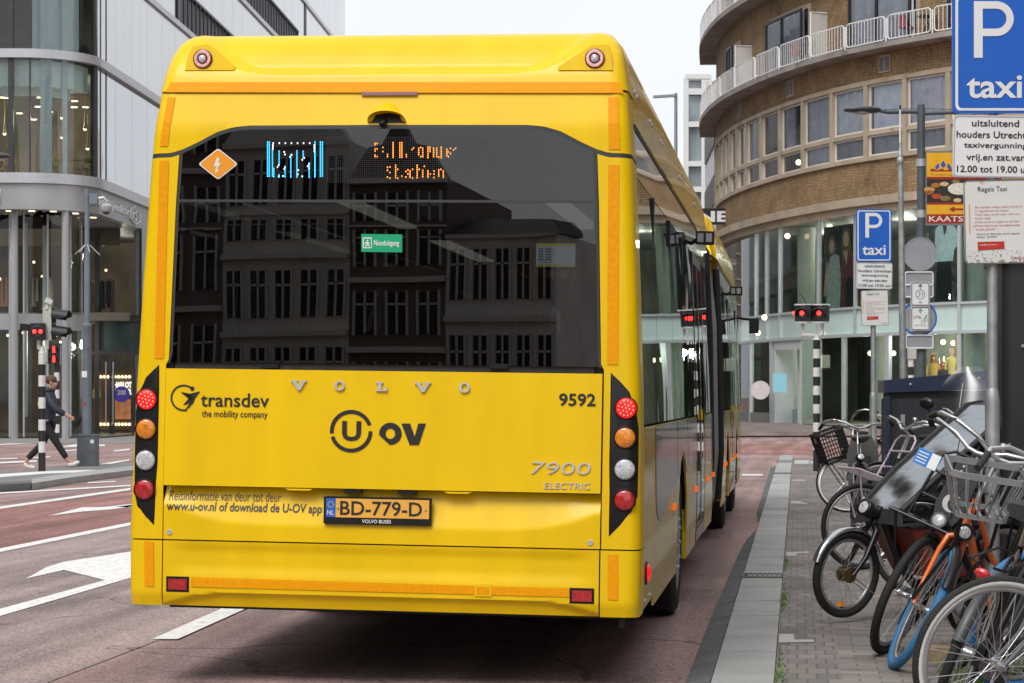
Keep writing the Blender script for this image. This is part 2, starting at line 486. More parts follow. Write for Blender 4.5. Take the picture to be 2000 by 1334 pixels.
WHITE = M('road paint', (.74, .73, .71), rough=.7, noise=(9, .10), spots=(17, .59, (.40, .35, .335)))
def marking(pts, z=.009, name='road_marking', mat=None, depth=0.):
    mb = MB(); mb.poly([G(x, y, z) for x, y in pts][::-1])
    o = mb.build(name, mat or WHITE)
    return struct(o)
marking([(-300, 1037), (-300, 1032), (255, 953), (255, 957)])
marking([(-60, 968), (-60, 965), (255, 947), (255, 949.5)])
marking([(-200, 1119), (-200, 1111), (255, 1020), (255, 1026)])
# the big turning arrow on the grey lane, stem first
marking([(0, 1203), (0, 1189), (205, 1133), (125, 1113), (50, 1130), (90, 1108), (125, 1097), (256, 1077), (256, 1128)])
marking([(-260, 1275), (-260, 1262), (0, 1189), (0, 1203)])
marking([(297, 1248), (347, 1248), (490, 1184), (442, 1184)])
marking([(-360, 1530), (-270, 1530), (60, 1348), (0, 1348)])
# arrow of the bicycle lane
marking([(92, 1008), (160, 991), (205, 990), (300, 979), (300, 984), (215, 995), (160, 999)])
marking([(225, 990), (300, 980), (300, 986), (255, 991)])
for q in ([(0, 905), (0, 902), (72, 899), (72, 902)], [(0, 897), (0, 895), (34, 894), (34, 896)], [(60, 895), (60, 893), (98, 891), (98, 893)],
          [(75, 946), (75, 944), (118, 943), (118, 945)], [(172, 944), (172, 942), (226, 939), (226, 941)],
          [(0, 869), (0, 867), (250, 857), (250, 859)], [(105, 874), (150, 867), (205, 868), (205, 871)],
          [(125, 880), (150, 877), (150, 879), (125, 882)], [(222, 880), (253, 876), (253, 879), (222, 882)], [(190, 907), (220, 902), (253, 897), (253, 899), (222, 905)]):
    marking(q)
marking([(1449, 929), (1449, 926), (1490, 926), (1490, 929)])
marking([(1380, 835), (1380, 833), (1600, 831), (1600, 833)])
# pale paving stones that mark the bays
PALE = M('pale paving stone', (.42, .41, .39), rough=.8, noise=(30, .12))
for q in ([(1521, 1255), (1521, 1238), (1551, 1238), (1551, 1249), (1590, 1249), (1590, 1254)], [(1536, 1086), (1536, 1078), (1580, 1077), (1580, 1080), (1556, 1081), (1556, 1086)],
          [(1544, 983), (1544, 978.5), (1557, 978.5), (1576, 983), (1576, 984.5)], [(1548, 939), (1548, 937), (1572, 937), (1572, 939)], [(1551, 906), (1551, 898.5), (1580, 898.5), (1580, 906)], [(1582, 905), (1582, 901), (1600, 901), (1600, 905)]):
    marking(q, PAVE + .004, 'bay_marking', PALE)

# kerb: dark edging stones towards the road, pale granite stones behind
KERB_D = M('dark kerb stone', (.105, .11, .112), rough=.8, noise=(7, .22), bump=(90, .3), spots=(3.1, .62, (.07, .07, .07)))
KERB_L = M('pale kerb stone', (.335, .335, .33), rough=.8, noise=(1.6, .14), bump=(120, .25), spots=(2.3, .64, (.19, .185, .18)))
island(KERB_D, .22); island(KERB_L, .10)
JOINT = M('kerb joint', (.05, .048, .045), rough=.9)
def stones(name, mat, a0, a1, b0, b1, z0, z1, L, fa=None):
    mb = MB(); b = b0; k = 0
    while b < b1 - .05:
        e = min(b + L, b1); g = .005
        l0, l1 = (fa(b), fa(e)) if fa else (a0, a0)
        jz = ((k * 7) % 5 - 2) * .0012
        P = [S(l0, b + g, z0), S(a1, b + g, z1 + jz), S(a1, e - g, z1 + jz), S(l1, e - g, z0)]
        mb.slab(P, (0, 0, -.12)); b = e; k += 1
    return struct(mb.build(name, mat))
stones('kerb', KERB_L, -.42, -.115, 3, 46, .045, .048, 1.0)
stones('kerb_edging', KERB_D, -.55, -.425, 3, 23.2, .012, .043, 1.0, lambda b: interp([(3, -.56), (14, -.555), (20, -.53), (22.2, -.50), (23.0, -.455), (23.2, -.435)], b))
stones('kerb_edging', KERB_D, -.52, -.425, 25, 44, .008, .043, 1.0, lambda b: interp([(25, -.44), (27, -.50), (44, -.53)], b))
mb = MB(); mb.slab([S(-.43, 3, .03), S(-.105, 3, .03), S(-.105, 50, .03), S(-.43, 50, .03)], (0, 0, -.1))
struct(mb.build('kerb_bed', JOINT))
mb = MB(); mb.slab([S(-.40, 46.2, .1), S(-.10, 46.2, .1), S(-.10, 48.8, .13), S(-.3, 49.2, .13), S(-.38, 48.2, .12)], (0, 0, -.12))
struct(mb.build('kerb', KERB_L))
# drain grate let into the kerb
DRAIN = M('cast iron', (.13, .115, .10), rough=.6, metal=.3, noise=(20, .3))
def grate(b, kind):
    t = thing('drain_grate', kind, 'drain grate', S(-.27, b, .0495), (0, 0, -TH))
    m = MB(); m.box((0, 0, -.012), (.30, .36, .016)); m.build('grate_bed', M('grate dark', (.03, .028, .026), rough=.9), t)
    m = MB()
    for x in (-.145, .145): m.box((x, 0, .001), (.02, .36, .012))
    for y in (-.17, .17): m.box((0, y, .0015), (.27, .02, .0115))
    for k in range(7): m.box((-.11 + k * .037, 0, .001), (.02, .32, .010))
    m.build('bars', DRAIN, t)
grate(17.05, 'rusty iron drain grate set into the pale kerb beside the first bicycles')
grate(39.6, 'small iron drain grate at the far end of the kerb beside the white cross line')

# the traffic island on the left
ISL = M('island paving', (.20, .195, .19), rough=.85, noise=(3, .2), bump=(60, .3))
mb = MB(); iz = .10
isl = [(-300, 962), (0, 947), (60, 943), (255, 917), (420, 903), (300, 902), (150, 908), (0, 922), (-300, 936)]
mb.slab([G(x, y, iz) for x, y in isl][::-1], (0, 0, -.09))
struct(mb.build('traffic_island', ISL))
mb = MB()
for q in ([(62, 944), (62, 935), (140, 923), (255, 910), (420, 902), (420, 903.5), (255, 918), (140, 932)],):
    mb.slab([G(x, y, iz + .006) for x, y in q], (0, 0, -.10))
struct(mb.build('island_kerb', KERB_L))
mb = MB(); mb.slab([G(x, y, iz + .02) for x, y in [(-300, 963), (-300, 957), (60, 939), (60, 943.5)]], (0, 0, -.13))
struct(mb.build('island_kerb', KERB_D))
marking([(-200, 938), (-200, 935), (0, 926), (90, 920), (205, 917), (205, 920), (90, 925), (0, 932)], iz + .005)
# pavement in front of the glass store
mb = MB(); mb.slab([(-60, 64, .02), (-6, 66, .02), (-4, 160, .02), (-60, 160, .02)], (0, 0, -.05))
struct(mb.build('store_pavement', M('store paving', (.22, .21, .205), rough=.8, noise=(2, .15))))
# plaza in front of the brick building, rising gently
mb = MB()
prof = [(76, .05), (76.2, .16), (87, .34), (160, .5)]
mb.add([p for y, z in prof for p in ((2, y, z), (60, y, z))], [(2 * i, 2 * i + 1, 2 * i + 3, 2 * i + 2) for i in range(3)])
struct(mb.build('plaza', PLAZA))
# ------------------------------------------------------------------ the bus
YEL = M('bus yellow paint', (.84, .545, .0005), rough=.36, coat=.12, spec=.28, noise=(1.3, .035), bump=(2.2, .04, 2, .02), spots=(170, .74, (.55, .36, .01)))
YEL_S = M('bus yellow side paint', (.80, .50, .004), rough=.3, spec=.4, coat=.5, noise=(1.3, .03), bump=(1.6, .10, 2, .03))
BLACK = M('black plastic', (.010, .010, .011), rough=.4, spec=.3, noise=(8, .2))
RUBBER = M('black rubber', (.016, .016, .017), rough=.6, noise=(14, .3))
SEAL = M('window seal', (.035, .037, .04), rough=.5)
GREYP = M('bus grey film', (.20, .20, .20), rough=.22, coat=.45, bump=(1.6, .10, 2, .03))
streaks(YEL, (5, 5, .8), .93, 1.03); streaks(YEL_S, (3, 3, .7), .84, 1.04)
TAPE = M('orange reflective tape', (.84, .335, .001), rough=.5, spec=.15, noise=(60, .07), spots=(9, .70, (.62, .22, .01)))
INK = M('black lettering', (.018, .016, .016), rough=.4)
CHROME = M('chrome lettering', (.55, .55, .57), rough=.35, metal=.35)
REDL = M('red lamp lens', (.42, .01, .012), rough=.15, coat=1, noise=(60, .3))
AMBL = M('amber lamp lens', (.70, .22, .01), rough=.15, coat=1, noise=(60, .3))
CLRL = M('clear lamp lens', (.50, .51, .53), rough=.2, coat=1, noise=(90, .35))
REDG = M('red lamp alight', (.7, .01, .01), rough=.2, emit=((1, .01, .012), .55))
REDD = M('red diodes', (1, .2, .15), rough=.3, emit=((1, .16, .10), 1.6))
AMBG = M('amber lamp alight', (.8, .2, .01), rough=.3, emit=((1, .16, .01), .35))
WHITED = M('white lettering', (.80, .80, .79), rough=.5)
TINT = glass('bus window', (.035, .037, .040), 1.80, bump=(.9, .045))
TINT_S = glass('bus side window', (.07, .075, .075), 1.7, bump=(1.1, .10), refl=(.92, .95, .95))
DARK = M('dark interior', (.03, .03, .032), rough=.7)

ROLL = R(.8)
BUS = thing('articulated_bus', 'yellow articulated city bus seen from behind with dark rear window and lit brake lamps', 'bus', (-.66, 10.72, 0), (0, ROLL, -TH))
BM = Matrix.Translation((-.66, 10.72, 0)) @ Euler((0, ROLL, -TH)).to_matrix().to_4x4()
BI = BM.inverted()
PROF = [(.30, .05), (.385, .02), (.45, .0), (.75, .0), (1.0, .0), (1.57, .02), (2.3, .03), (2.78, .042), (2.96, .085), (3.05, .11), (3.10, .13), (3.16, .165), (3.22, .21), (3.262, .26), (3.285, .32), (3.298, .45), (3.305, .75), (3.31, 1.2)]
HW = [(.30, 1.27), (.385, 1.28), (.75, 1.286), (1.5, 1.268), (2.0, 1.245), (2.65, 1.21), (2.96, 1.18), (3.15, 1.145), (3.22, 1.12), (3.27, 1.08), (3.31, 1.0)]
def prof(z): return interp(PROF, z)
def hw(z): return interp(HW, z)
RC = .065
def disp0(x, z): return 0
def P_(s, z, off=0.0, disp=None):
    """point of the rear skin: s runs round the corners on to the sides"""
    w = hw(z); a = w - RC; q = abs(s); sg = 1 if s >= 0 else -1; y0 = prof(z)
    if q <= a: x, y, n = q, y0, (0, -1)
    elif q <= a + RC * math.pi / 2:
        t = (q - a) / RC; x = a + RC * math.sin(t); y = y0 + RC * (1 - math.cos(t)); n = (math.sin(t), -math.cos(t))
    else: x, y, n = w, y0 + RC + (q - a - RC * math.pi / 2), (1, 0)
    if disp: y += disp(s, z)
    return Vector(((x + n[0] * off) * sg, y + n[1] * off, z))
def RP(px, py):
    d = BI.to_3x3() @ Vector(((px - 1000) / FPX, 1, (HOR - py) / FPX)); o = BI @ Vector((0, 0, H))
    y = 0.05
    for _ in range(14):
        k = (y - o.y) / d.y; p = o + d * k
        w = hw(p.z); a = w - RC; q = abs(p.x)
        y1 = prof(p.z) + (RC * (1 - math.cos(math.asin(min(1, (q - a) / RC)))) if q > a else 0)
        y = y * .4 + y1 * .6
    s = p.x
    if q > a: s = math.copysign(a + RC * math.asin(min(1, (q - a) / RC)), p.x)
    return s, p.z
SEND = 1.28 - RC + RC * math.pi / 2 + .20      # where the corner pieces meet the side panels
def rpanel(name, mat, f0, f1, g0, g1, off=0., disp=None, du=.03, dv=.025, parent=BUS, smooth=40, label=None, th=.014):
    """panel of the rear skin between s=f0(z)..f1(z) and z=g0(s)..g1(s)"""
    c = lambda f: f if callable(f) else (lambda t: f)
    f0, f1, g0, g1 = c(f0), c(f1), c(g0), c(g1)
    zm = (g0(0) + g1(0)) / 2
    nu = max(2, int((f1(zm) - f0(zm)) / du)); nv = max(2, int((g1(0) - g0(0)) / dv))
    def PP(i, j, o):
        s = lerp(f0(zm), f1(zm), i / nu)
        for _ in range(2):
            z = lerp(g0(s), g1(s), j / nv); s = lerp(f0(z), f1(z), i / nu)
        return P_(s, z, o, disp)
    mb = MB(); mb.grid(lambda i, j: PP(i, j, off), nu, nv)
    per = [(i, 0) for i in range(nu)] + [(nu, j) for j in range(nv)] + [(i, nv) for i in range(nu, 0, -1)] + [(0, j) for j in range(nv, 0, -1)]
    A = [PP(i, j, off) for i, j in per]; B = [PP(i, j, off - th) for i, j in per]; n = len(A)
    mb.add(A + B, [((k + 1) % n, k, n + k, n + (k + 1) % n) for k in range(n)])
    return mb.build(name, mat, parent, smooth, label)
def rpoly(mb, pts, off=.003, depth=None):       # polygon on the rear skin, pixel corners
    mb.poly([P_(*RP(*p), off) for p in pts])
def rtext(mb, s, x0, y0, x1, y1, bold=0., shear=0., off=.0035, depth=None, space=1.0, keep=False, disp=None):
    s0, zt = RP(x0, y0); _, zb = RP(x0, y1); s1, _ = RP(x1, (y0 + y1) / 2)
    fit_text(mb, s, lambda u, v, w: P_(u, v, off + w, disp), s0, zb, s1, zt, bold, shear, space, keep, depth=depth)

def sst(a, b, x):
    t = max(0, min(1, (x - a) / (b - a))); return t * t * (3 - 2 * t)
def d_bump(s, z):
    q = abs(s)
    zc = interp([(0, .455), (.80, .455), (.92, .44), (1.08, .395), (1.3, .36)], q)
    d = .022 * sst(zc + .006, zc - .010, z) if q < 1.1 else 0
    d += .012 * sst(.715, .655, z) * sst(.52, .60, z) * sst(1.1, .95, q)
    return d
def d_low(s, z):
    q = abs(s); zb = interp([(0, .80), (.62, .80), (.80, .812), (.95, .845), (1.09, .90)], q)
    return .055 * max(0, (z - zb) / (.985 - zb))
def d_cap(s, z):
    q = abs(s); sb = interp([(3.055, .62), (3.075, .72), (3.10, .79), (3.16, .87), (3.24, .95), (3.28, 1.0)], z)
    return .035 * sst(sb + .03, sb - .05, q) * sst(3.05, 3.085, z)
ztop = lambda s: interp([(0, 2.790), (.70, 2.788), (.78, 2.780), (.86, 2.757), (.97, 2.70), (1.04, 2.668), (1.10, 2.650), (1.5, 2.640)], abs(s))
inner = lambda z: interp([(.7, 1.105), (1.60, 1.105), (1.62, 1.09), (2.4, 1.068), (2.66, 1.055)], z)
rpanel('bumper', YEL, -1.100, 1.083, .388, .713, 0, d_bump, .02, .012)
for sg, nm in ((1, 0), (-1, 0)):
    a = 1.106 if sg < 0 else 1.090
    f0, f1 = (a, SEND) if sg > 0 else (-SEND, -a)
    rpanel('bumper_corner', YEL, f0, f1, .388, .713, 0, lambda s, z: d_bump(1.2, z), .02, .02)
    if sg > 0: rpanel('corner_post', YEL, lambda z: inner(z) - .012, SEND, .720, lambda s: ztop(s) - .022, 0, None, .02, .03)
    else: rpanel('corner_post', YEL, -SEND, lambda z: -inner(z), .720, lambda s: ztop(s) - .022, 0, None, .02, .03)
rpanel('lower_panel', YEL, -1.100, 1.086, .720, .984, 0, d_low, .025, .012)
rpanel('engine_hatch', YEL, -1.100, 1.086, .990, 1.572, .012, None, .03, .03)
rpanel('header_panel', YEL, -SEND, SEND, ztop, 2.955, 0, None, .025, .02)
rpanel('roof_fairing', YEL, -SEND, SEND, 2.966, 3.308, .006, d_cap, .02, .012)
rpanel('liner', BLACK, -SEND, SEND, .41, 1.60, -.022, lambda s, z: d_low(s, z), .04, .05)
rpanel('liner', BLACK, -SEND, SEND, 2.80, 3.0, -.022, None, .05, .05)
for a, b in ((-SEND, -1.07), (1.05, SEND)): rpanel('liner', BLACK, a, b, 1.5, 2.72, -.022, None, .04, .06)
# rear window, its seal and the strip under it
wl, wr = (lambda z: -inner(z) + .018), (lambda z: inner(z) - .030)
rpanel('window_seal', SEAL, lambda z: -inner(z) + .004, lambda z: -inner(z) + .028, 1.60, lambda s: ztop(1.06), -.002, None, .012, .05)
rpanel('window_seal', SEAL, lambda z: inner(z) - .040, lambda z: inner(z) - .016, 1.60, lambda s: ztop(1.06), -.002, None, .012, .05)
rpanel('window_seal', SEAL, -SEND, SEND, lambda s: ztop(s) - .024, lambda s: ztop(s) - .002, -.001, None, .02, .012)
pane = rpanel('rear_window', TINT, wl, wr, 1.605, lambda s: ztop(s) - .020, .001, None, .04, .05, th=.001)
rpanel('window_bar', SEAL, -1.05, 1.03, 2.405, 2.418, .004, None, .05, .006, th=.003)
rpanel('window_sill', RUBBER, -1.06, 1.045, 1.572, 1.606, -.012, None, .06, .02)
m = MB()
for px in (528, 975):
    s, z = RP(px, 715); m.box(P_(s, z, .0), (.09, .03, .022))
m.build('window_catch', BLACK, BUS)
# behind the display part of the window: a black band
m = MB(); m.grid(lambda i, j: P_(lerp(-1.05, 1.03, i / 20), lerp(2.42, 2.77, j / 4), -.05), 20, 4)
m.build('display_housing', M('display black', (.010, .010, .011), rough=.5), BUS)

# reflective tapes
m = MB()
def tapeq(a, b, c, d, n=14, off=.004, disp=None):
    A, B, C_, D = RP(*a), RP(*b), RP(*c), RP(*d)
    m.grid(lambda i, j: P_(lerp(lerp(A[0], B[0], i / n), lerp(D[0], C_[0], i / n), j / 4), lerp(lerp(A[1], B[1], i / n), lerp(D[1], C_[1], i / n), j / 4), off, disp), n, 4)
tapeq((326, 181), (1216, 183), (1208, 161), (336, 161), 40, .011)
tapeq((302, 700), (320, 700), (330, 314), (312, 314)); tapeq((1186, 712), (1207, 712), (1210, 322), (1188, 322))
tapeq((313, 286), (328, 286), (343, 190), (328, 190)); tapeq((1189, 292), (1211, 292), (1208, 190), (1188, 190))
tapeq((283, 1144), (301, 1146), (300, 1058), (282, 1057)); tapeq((1187, 1171), (1207, 1172), (1207, 1084), (1187, 1083))
tapeq((373, 1146), (926, 1161), (926, 1144), (373, 1127), 30, .004, d_bump); tapeq((960, 1162), (1112, 1166), (1112, 1149), (960, 1145), 10, .004, d_bump)
tapeq((931, 1160), (956, 1161), (956, 1147), (931, 1146), 3, .0075, d_bump)
m.build('reflective_tape', TAPE, BUS)
m = MB()
a, b = RP(927, 1164), RP(960, 1141)
m.slab([P_(s, z, .006, d_bump) for s, z in ((a[0], a[1]), (b[0], a[1]), (b[0], b[1]), (a[0], b[1]))], (0, .01, 0))
m.build('towing_cover', YEL, BUS)
for x0, y0, x1, y1 in ((329, 1131, 365, 1151), (1117, 1154, 1156, 1174)):
    a, b = RP(x0, y1), RP(x1, y0)
    m = MB(); m.slab([P_(s, z, .001, d_bump) for s, z in ((a[0] - .012, a[1] - .012), (b[0] + .012, a[1] - .012), (b[0] + .012, b[1] + .012), (a[0] - .012, b[1] + .012))], (0, .008, 0))
    o = m.build('reflector', BLACK, BUS)
    m = MB(); m.slab([P_(s, z, .006, d_bump) for s, z in ((a[0], a[1]), (b[0], a[1]), (b[0], b[1]), (a[0], b[1]))], (0, .008, 0))
    m.build('reflector_glass', REDL, o)
# rear lamp clusters
for pts, lamps, sg in (([(311, 712), (311, 760), (308, 900), (301, 1026), (284, 1008), (268, 988), (263.5, 965), (264, 900), (267, 800), (271, 766), (286, 736)],
                        [(287, 780), (286, 838), (285, 899), (283, 956)], -1),
                       ([(1193, 728), (1212, 746), (1229, 765), (1242, 797), (1247, 835), (1246.5, 900), (1245, 970), (1233, 1000), (1210, 1027), (1189, 1048), (1190, 900)],
                        [(1223, 797), (1221, 855), (1220.5, 917), (1220, 977)], 1)):
    SZ = [RP(*p) for p in pts]
    m = MB(); n = len(SZ); cs = (sum(p[0] for p in SZ) / n, sum(p[1] for p in SZ) / n)
    vs = [P_(*cs, .006)]; fs = []
    for f, off in ((.5, .006), (.93, .006), (1.0, .001)):
        vs += [P_(lerp(cs[0], s, f), lerp(cs[1], z, f), off) for s, z in SZ]
    for k in range(n):
        l = (k + 1) % n
        fs += [(0, 1 + k, 1 + l), (1 + k, 1 + n + k, 1 + n + l, 1 + l), (1 + n + k, 1 + 2 * n + k, 1 + 2 * n + l, 1 + n + l)]
    m.add(vs, fs)
    cl = m.build('lamp_cluster', M('lamp cluster black', (.010, .010, .011), rough=.3, spec=.35), BUS, 30)
    for k, (px, py) in enumerate(lamps):
        s, z = RP(px, py); c = P_(s, z, .006)
        nrm = (P_(s, z, .1) - P_(s, z, 0)).normalized() * .5 + Vector((0, -1, 0)) * .5; nrm.normalize()
        m = MB(); m.lathe([(.056, -.02), (.056, .006), (.0525, .009), (.050, .004)], c, nrm, 28)
        rim = m.build('lamp_rim', BLACK, cl, 40)
        m = MB(); m.lathe([(.0505, .002), (.048, .008), (.040, .012), (.022, .015), (0, .016)], c, nrm, 28)
        m.build('tail_lamp' if k in (0, 3) else ('turn_signal' if k == 1 else 'reversing_lamp'), (REDG, AMBL, CLRL, REDL)[k], cl, 50,
                ('lit red brake lamp with bright diodes', 'amber turn signal lamp', 'clear reversing lamp', 'dark red tail lamp')[k])
        if k == 0:
            m = MB(); x = nrm.orthogonal().normalized(); y = nrm.cross(x)
            for r_, q in ((0, 1), (.018, 6), (.036, 12)):
                for i in range(q):
                    a = 2 * math.pi * i / q
                    m.ball(c + nrm * (.0155 - r_ * .1) + (x * math.cos(a) + y * math.sin(a)) * r_, .0046, 6, 4)
            m.build('diodes', REDD, cl)
# lamps in the roof fairing, third brake lamp, camera
for pts, (px, py) in (([(361, 137), (366, 112), (377, 90), (408, 86), (440, 113), (459, 131), (457, 137)], (396.5, 115.5)), ([(1197, 137), (1194, 108), (1188, 87), (1156, 88), (1122, 110), (1089, 131), (1091, 137)], (1162, 114.5))):
    yf = P_(*RP(px, 138), .012).y
    def FP(x_, y_):
        d = BI.to_3x3() @ Vector(((x_ - 1000) / FPX, 1, (HOR - y_) / FPX)); o = BI @ Vector((0, 0, H)); p = o + d * ((yf - o.y) / d.y)
        for _ in range(4): p = o + d * ((yf + (p.z - 3.07) * .12 - o.y) / d.y)
        return p
    m = MB(); m.slab([FP(*p) for p in pts], (0, .34, 0))
    pod = m.build('lamp_pod', YEL, BUS)
    c = FP(px, py)
    m = MB(); m.lathe([(.049, -.01), (.049, .010), (.044, .013)], c, (0, -1, 0), 30); rim = m.build('lamp_rim', M('dark red rim', (.10, .006, .008), rough=.3), pod, 40)
    m = MB(); m.lathe([(.044, .012), (.040, .019), (.030, .019), (.026, .012)], c, (0, -1, 0), 30)
    m.build('lamp_ring', M('pink lamp ring', (.75, .42, .40), rough=.2, coat=1, noise=(120, .4), emit=((1, .5, .45), .12)), pod, 40)
    m = MB(); m.lathe([(.0265, .011), (.026, .014), (.023, .017)], c, (0, -1, 0), 24); m.build('lamp_rim', M('dark red rim'), pod, 40)
    m = MB(); m.lathe([(.023, .014), (.016, .019), (0, .021)], c, (0, -1, 0), 20); m.build('lamp_lens', CLRL, pod, 50)
a, b = RP(707, 187), RP(816, 180)
m = MB(); m.slab([P_(s, z, .014) for s, z in ((a[0], a[1]), (b[0], a[1]), (b[0], b[1]), (a[0], b[1]))], (0, .03, 0))
m.build('high_brake_lamp', M('unlit brake lens', (.16, .02, .03), rough=.2, coat=1), BUS)
# camera under its hood
cs, cz = RP(757, 225)
m = MB(); n = 22
def hood(i, j):
    t = i / n; a = math.pi * t; q = j / 4
    x = cs - .098 * math.cos(a) * lerp(.62, 1, q) ; z = cz - .040 + .105 * math.sin(a) ** .8 * lerp(1, .52, q) + .0
    y = lerp(.002, -.072, math.sin(a) ** .7 * q) if q < 1 else lerp(.0, -.070, math.sin(a) ** .7)
    return Vector((x, P_(x, z).y + y - .001, z))
m.grid(hood, n, 4)
for k in range(n):                                  # flanged foot and thickness of the hood's edge
    pass
m.build('camera_hood', YEL, BUS, 60)
m = MB(); m.grid(lambda i, j: P_(cs - .092 * math.cos(math.pi * i / n) * j / 3, cz - .040 + .05 * math.sin(math.pi * i / n) * j / 3, .004), n, 3)
m.build('camera_recess', BLACK, BUS)
s, z = RP(750, 234); c = P_(s, z, .0)
m = MB(); m.lathe([(.018, -.01), (.018, .045), (.014, .052), (.009, .052), (.007, .045), (0, .045)], c, (0, -.8, -.6), 18); m.build('reversing_camera', BLACK, BUS, 40)

# ---- lettering and badges on the hatch
HO = .0155
m = MB()
px = lambda cx, cy, k=1.0: (lambda u, v, w: P_(*RP(cx + u, cy - v), HO))
ring2d(m, px(360.5, 777), 0, 0, 22.5, 25.8, 55, 285, 40)
# the leaping figure: head, arms, body and leg
c0 = RP(377, 759); rr = abs(RP(381.2, 759)[0] - c0[0])
m.poly([P_(c0[0] + rr * math.cos(R(a)), c0[1] + rr * math.sin(R(a)), HO) for a in range(0, 360, 20)])
for q in ([(354, 765), (372, 769), (393, 764), (384, 776), (372, 780)], [(356, 767), (376, 770), (378, 782), (374, 782)], [(372, 776), (384, 775), (379, 787), (370, 797), (362, 801), (373, 787)], [(370, 778), (380, 778), (372, 788), (359, 791)]):
    rpoly(m, q, HO)
m.build('leaping_figure_emblem', INK, BUS)
m = MB(); rtext(m, 'transdev', 394, 767, 527, 794, .012, 0, HO); m.build('operator_lettering', INK, BUS)
m = MB(); rtext(m, 'the mobility company', 396, 801, 524, 818, .008, 0, HO); m.build('slogan_lettering', INK, BUS)
m = MB(); f = px(687, 842)
ring2d(m, f, 0, 0, 34, 41.5, 18, 186, 40); ring2d(m, f, 0, 0, 34, 41.5, 196, 360, 40)
rtext(m, 'U', 669.5, 822, 706.5, 861, .035, 0, HO)
def opoly():
    out = []
    for k in range(0, 360, 8):
        a = R(k); x, y = 763.5 + 22 * math.cos(a), 847 - 21.5 * math.sin(a)
        if 186 < k < 262:                            # the letter's cut lower left
            t = (k - 186) / 76; x, y = lerp(741.5, 762, t), lerp(849.5, 868.5, t)
        out.append((x, y))
    return out
O = opoly(); I = [(763.5 + 9.3 * math.cos(R(k)), 847 - 10.2 * math.sin(R(k))) for k in range(0, 360, 8)]
n = len(O); m.add([P_(*RP(*p), HO) for p in O + I], [(i, (i + 1) % n, n + (i + 1) % n, n + i) for i in range(n)])
rpoly(m, [(785, 827), (802, 827), (811, 853), (818, 827), (833, 827), (819, 869), (801, 869)], HO)
m.build('ring_emblem_lettering', INK, BUS)
m = MB(); rtext(m, '9592', 1092.5, 768, 1164, 793, .022, 0, HO); m.build('fleet_number', INK, BUS)
m = MB(); rtext(m, '7900', 1039, 902, 1154, 925, -.008, .12, .013, .006); m.build('type_badge', CHROME, BUS)
m = MB(); rtext(m, 'ELECTRIC', 1064, 942, 1154, 954.5, -.004, .1, .013, .004); m.build('type_badge', CHROME, BUS)
m = MB()
def serif(kind, x0, y0, x1, y1):
    f = lambda x, y: (lerp(x0, x1, x), lerp(y1, y0, y))
    def ex(pts):
        m.slab([P_(*RP(*f(*p)), HO + .008) for p in pts], (0, .008, 0))
    if kind == 'V':
        ex([(0, 1), (.42, 1), (.42, .86), (.36, .86), (.53, .36), (.69, .86), (.62, .86), (.62, 1), (1, 1), (1, .86), (.90, .86), (.60, 0), (.44, 0), (.10, .86), (0, .86)])
    if kind == 'L':
        ex([(0, 1), (.62, 1), (.62, .86), (.48, .86), (.48, .16), (.78, .16), (.84, .42), (1, .42), (1, 0), (0, 0), (0, .14), (.16, .14), (.16, .86), (0, .86)])
    if kind == 'O':
        n = 26; V = [P_(*RP(*f(.5 + r * math.cos(2 * math.pi * k / n), .5 + q * math.sin(2 * math.pi * k / n))), o) for r, q, o in ((.5, .5, HO), (.5, .5, HO + .008), (.26, .36, HO + .008), (.26, .36, HO)) for k in range(n)]
        m.add(V, [(a * n + k, a * n + (k + 1) % n, (a + 1) * n + (k + 1) % n, (a + 1) * n + k) for a in range(3) for k in range(n)])
for kd, a, b, c, d in (('V', 570, 743, 601, 762), ('O', 655, 744, 675, 763), ('L', 736, 746, 758, 764), ('V', 811, 747, 843, 766), ('O', 898, 747, 919, 767)): serif(kd, a, b, c, d)
m.build('maker_badge', CHROME, BUS)
m = MB()
dl = lambda s, z: d_low(s, z)
rtext(m, 'Reisinformatie van deur tot deur', 329, 958, 546, 976.5, -.006, .06, .004, disp=dl)
rtext(m, 'www.u-ov.nl of download de U-OV app', 326, 979, 627, 1001.5, .016, .06, .004, disp=dl)
m.build('website_lettering', M('grey lettering', (.045, .04, .035), rough=.5), BUS)
# number plate
pc = [RP(633, 1023), RP(843, 1027), RP(844, 973), RP(637, 968)]
s0, s1, z0, z1 = pc[0][0], pc[1][0], RP(740, 1025)[1], RP(740, 971)[1]
yp = prof(z0) + d_low(0, (z0 + z1) / 2) * .3
pf = lambda u, v, w: Vector((lerp(s0, s1, u), yp - .022 - w + (v - .5) * .004, lerp(z0, z1, v)))
m = MB(); m.slab([pf(u, v, 0) for u, v in rrect(0, 0, 1, 1, .035)], (0, .02, 0))
pl = m.build('number_plate', BLACK, BUS)
m = MB(); m.poly([pf(u, v, .002) for u, v in ((.022, .25), (.98, .25), (.98, .93), (.022, .93))]); m.build('plate_face', M('plate orange', (.80, .42, .06), rough=.35, noise=(40, .05)), pl)
m = MB(); m.poly([pf(u, v, .003) for u, v in ((.022, .25), (.112, .25), (.112, .93), (.022, .93))]); m.build('country_band', M('plate blue', (.02, .12, .50), rough=.4), pl)
m = MB(); fit_text(m, 'BD-779-D', lambda u, v, w: pf(u, v, .004), .155, .33, .915, .85, .012); m.build('plate_lettering', INK, pl)
m = MB(); fit_text(m, 'VOLVO BUSES', lambda u, v, w: pf(u, v, .003), .36, .06, .63, .19, .012); fit_text(m, 'NL', lambda u, v, w: pf(u, v, .004), .035, .33, .098, .50)
m.build('plate_lettering', WHITED, pl)
m = MB()
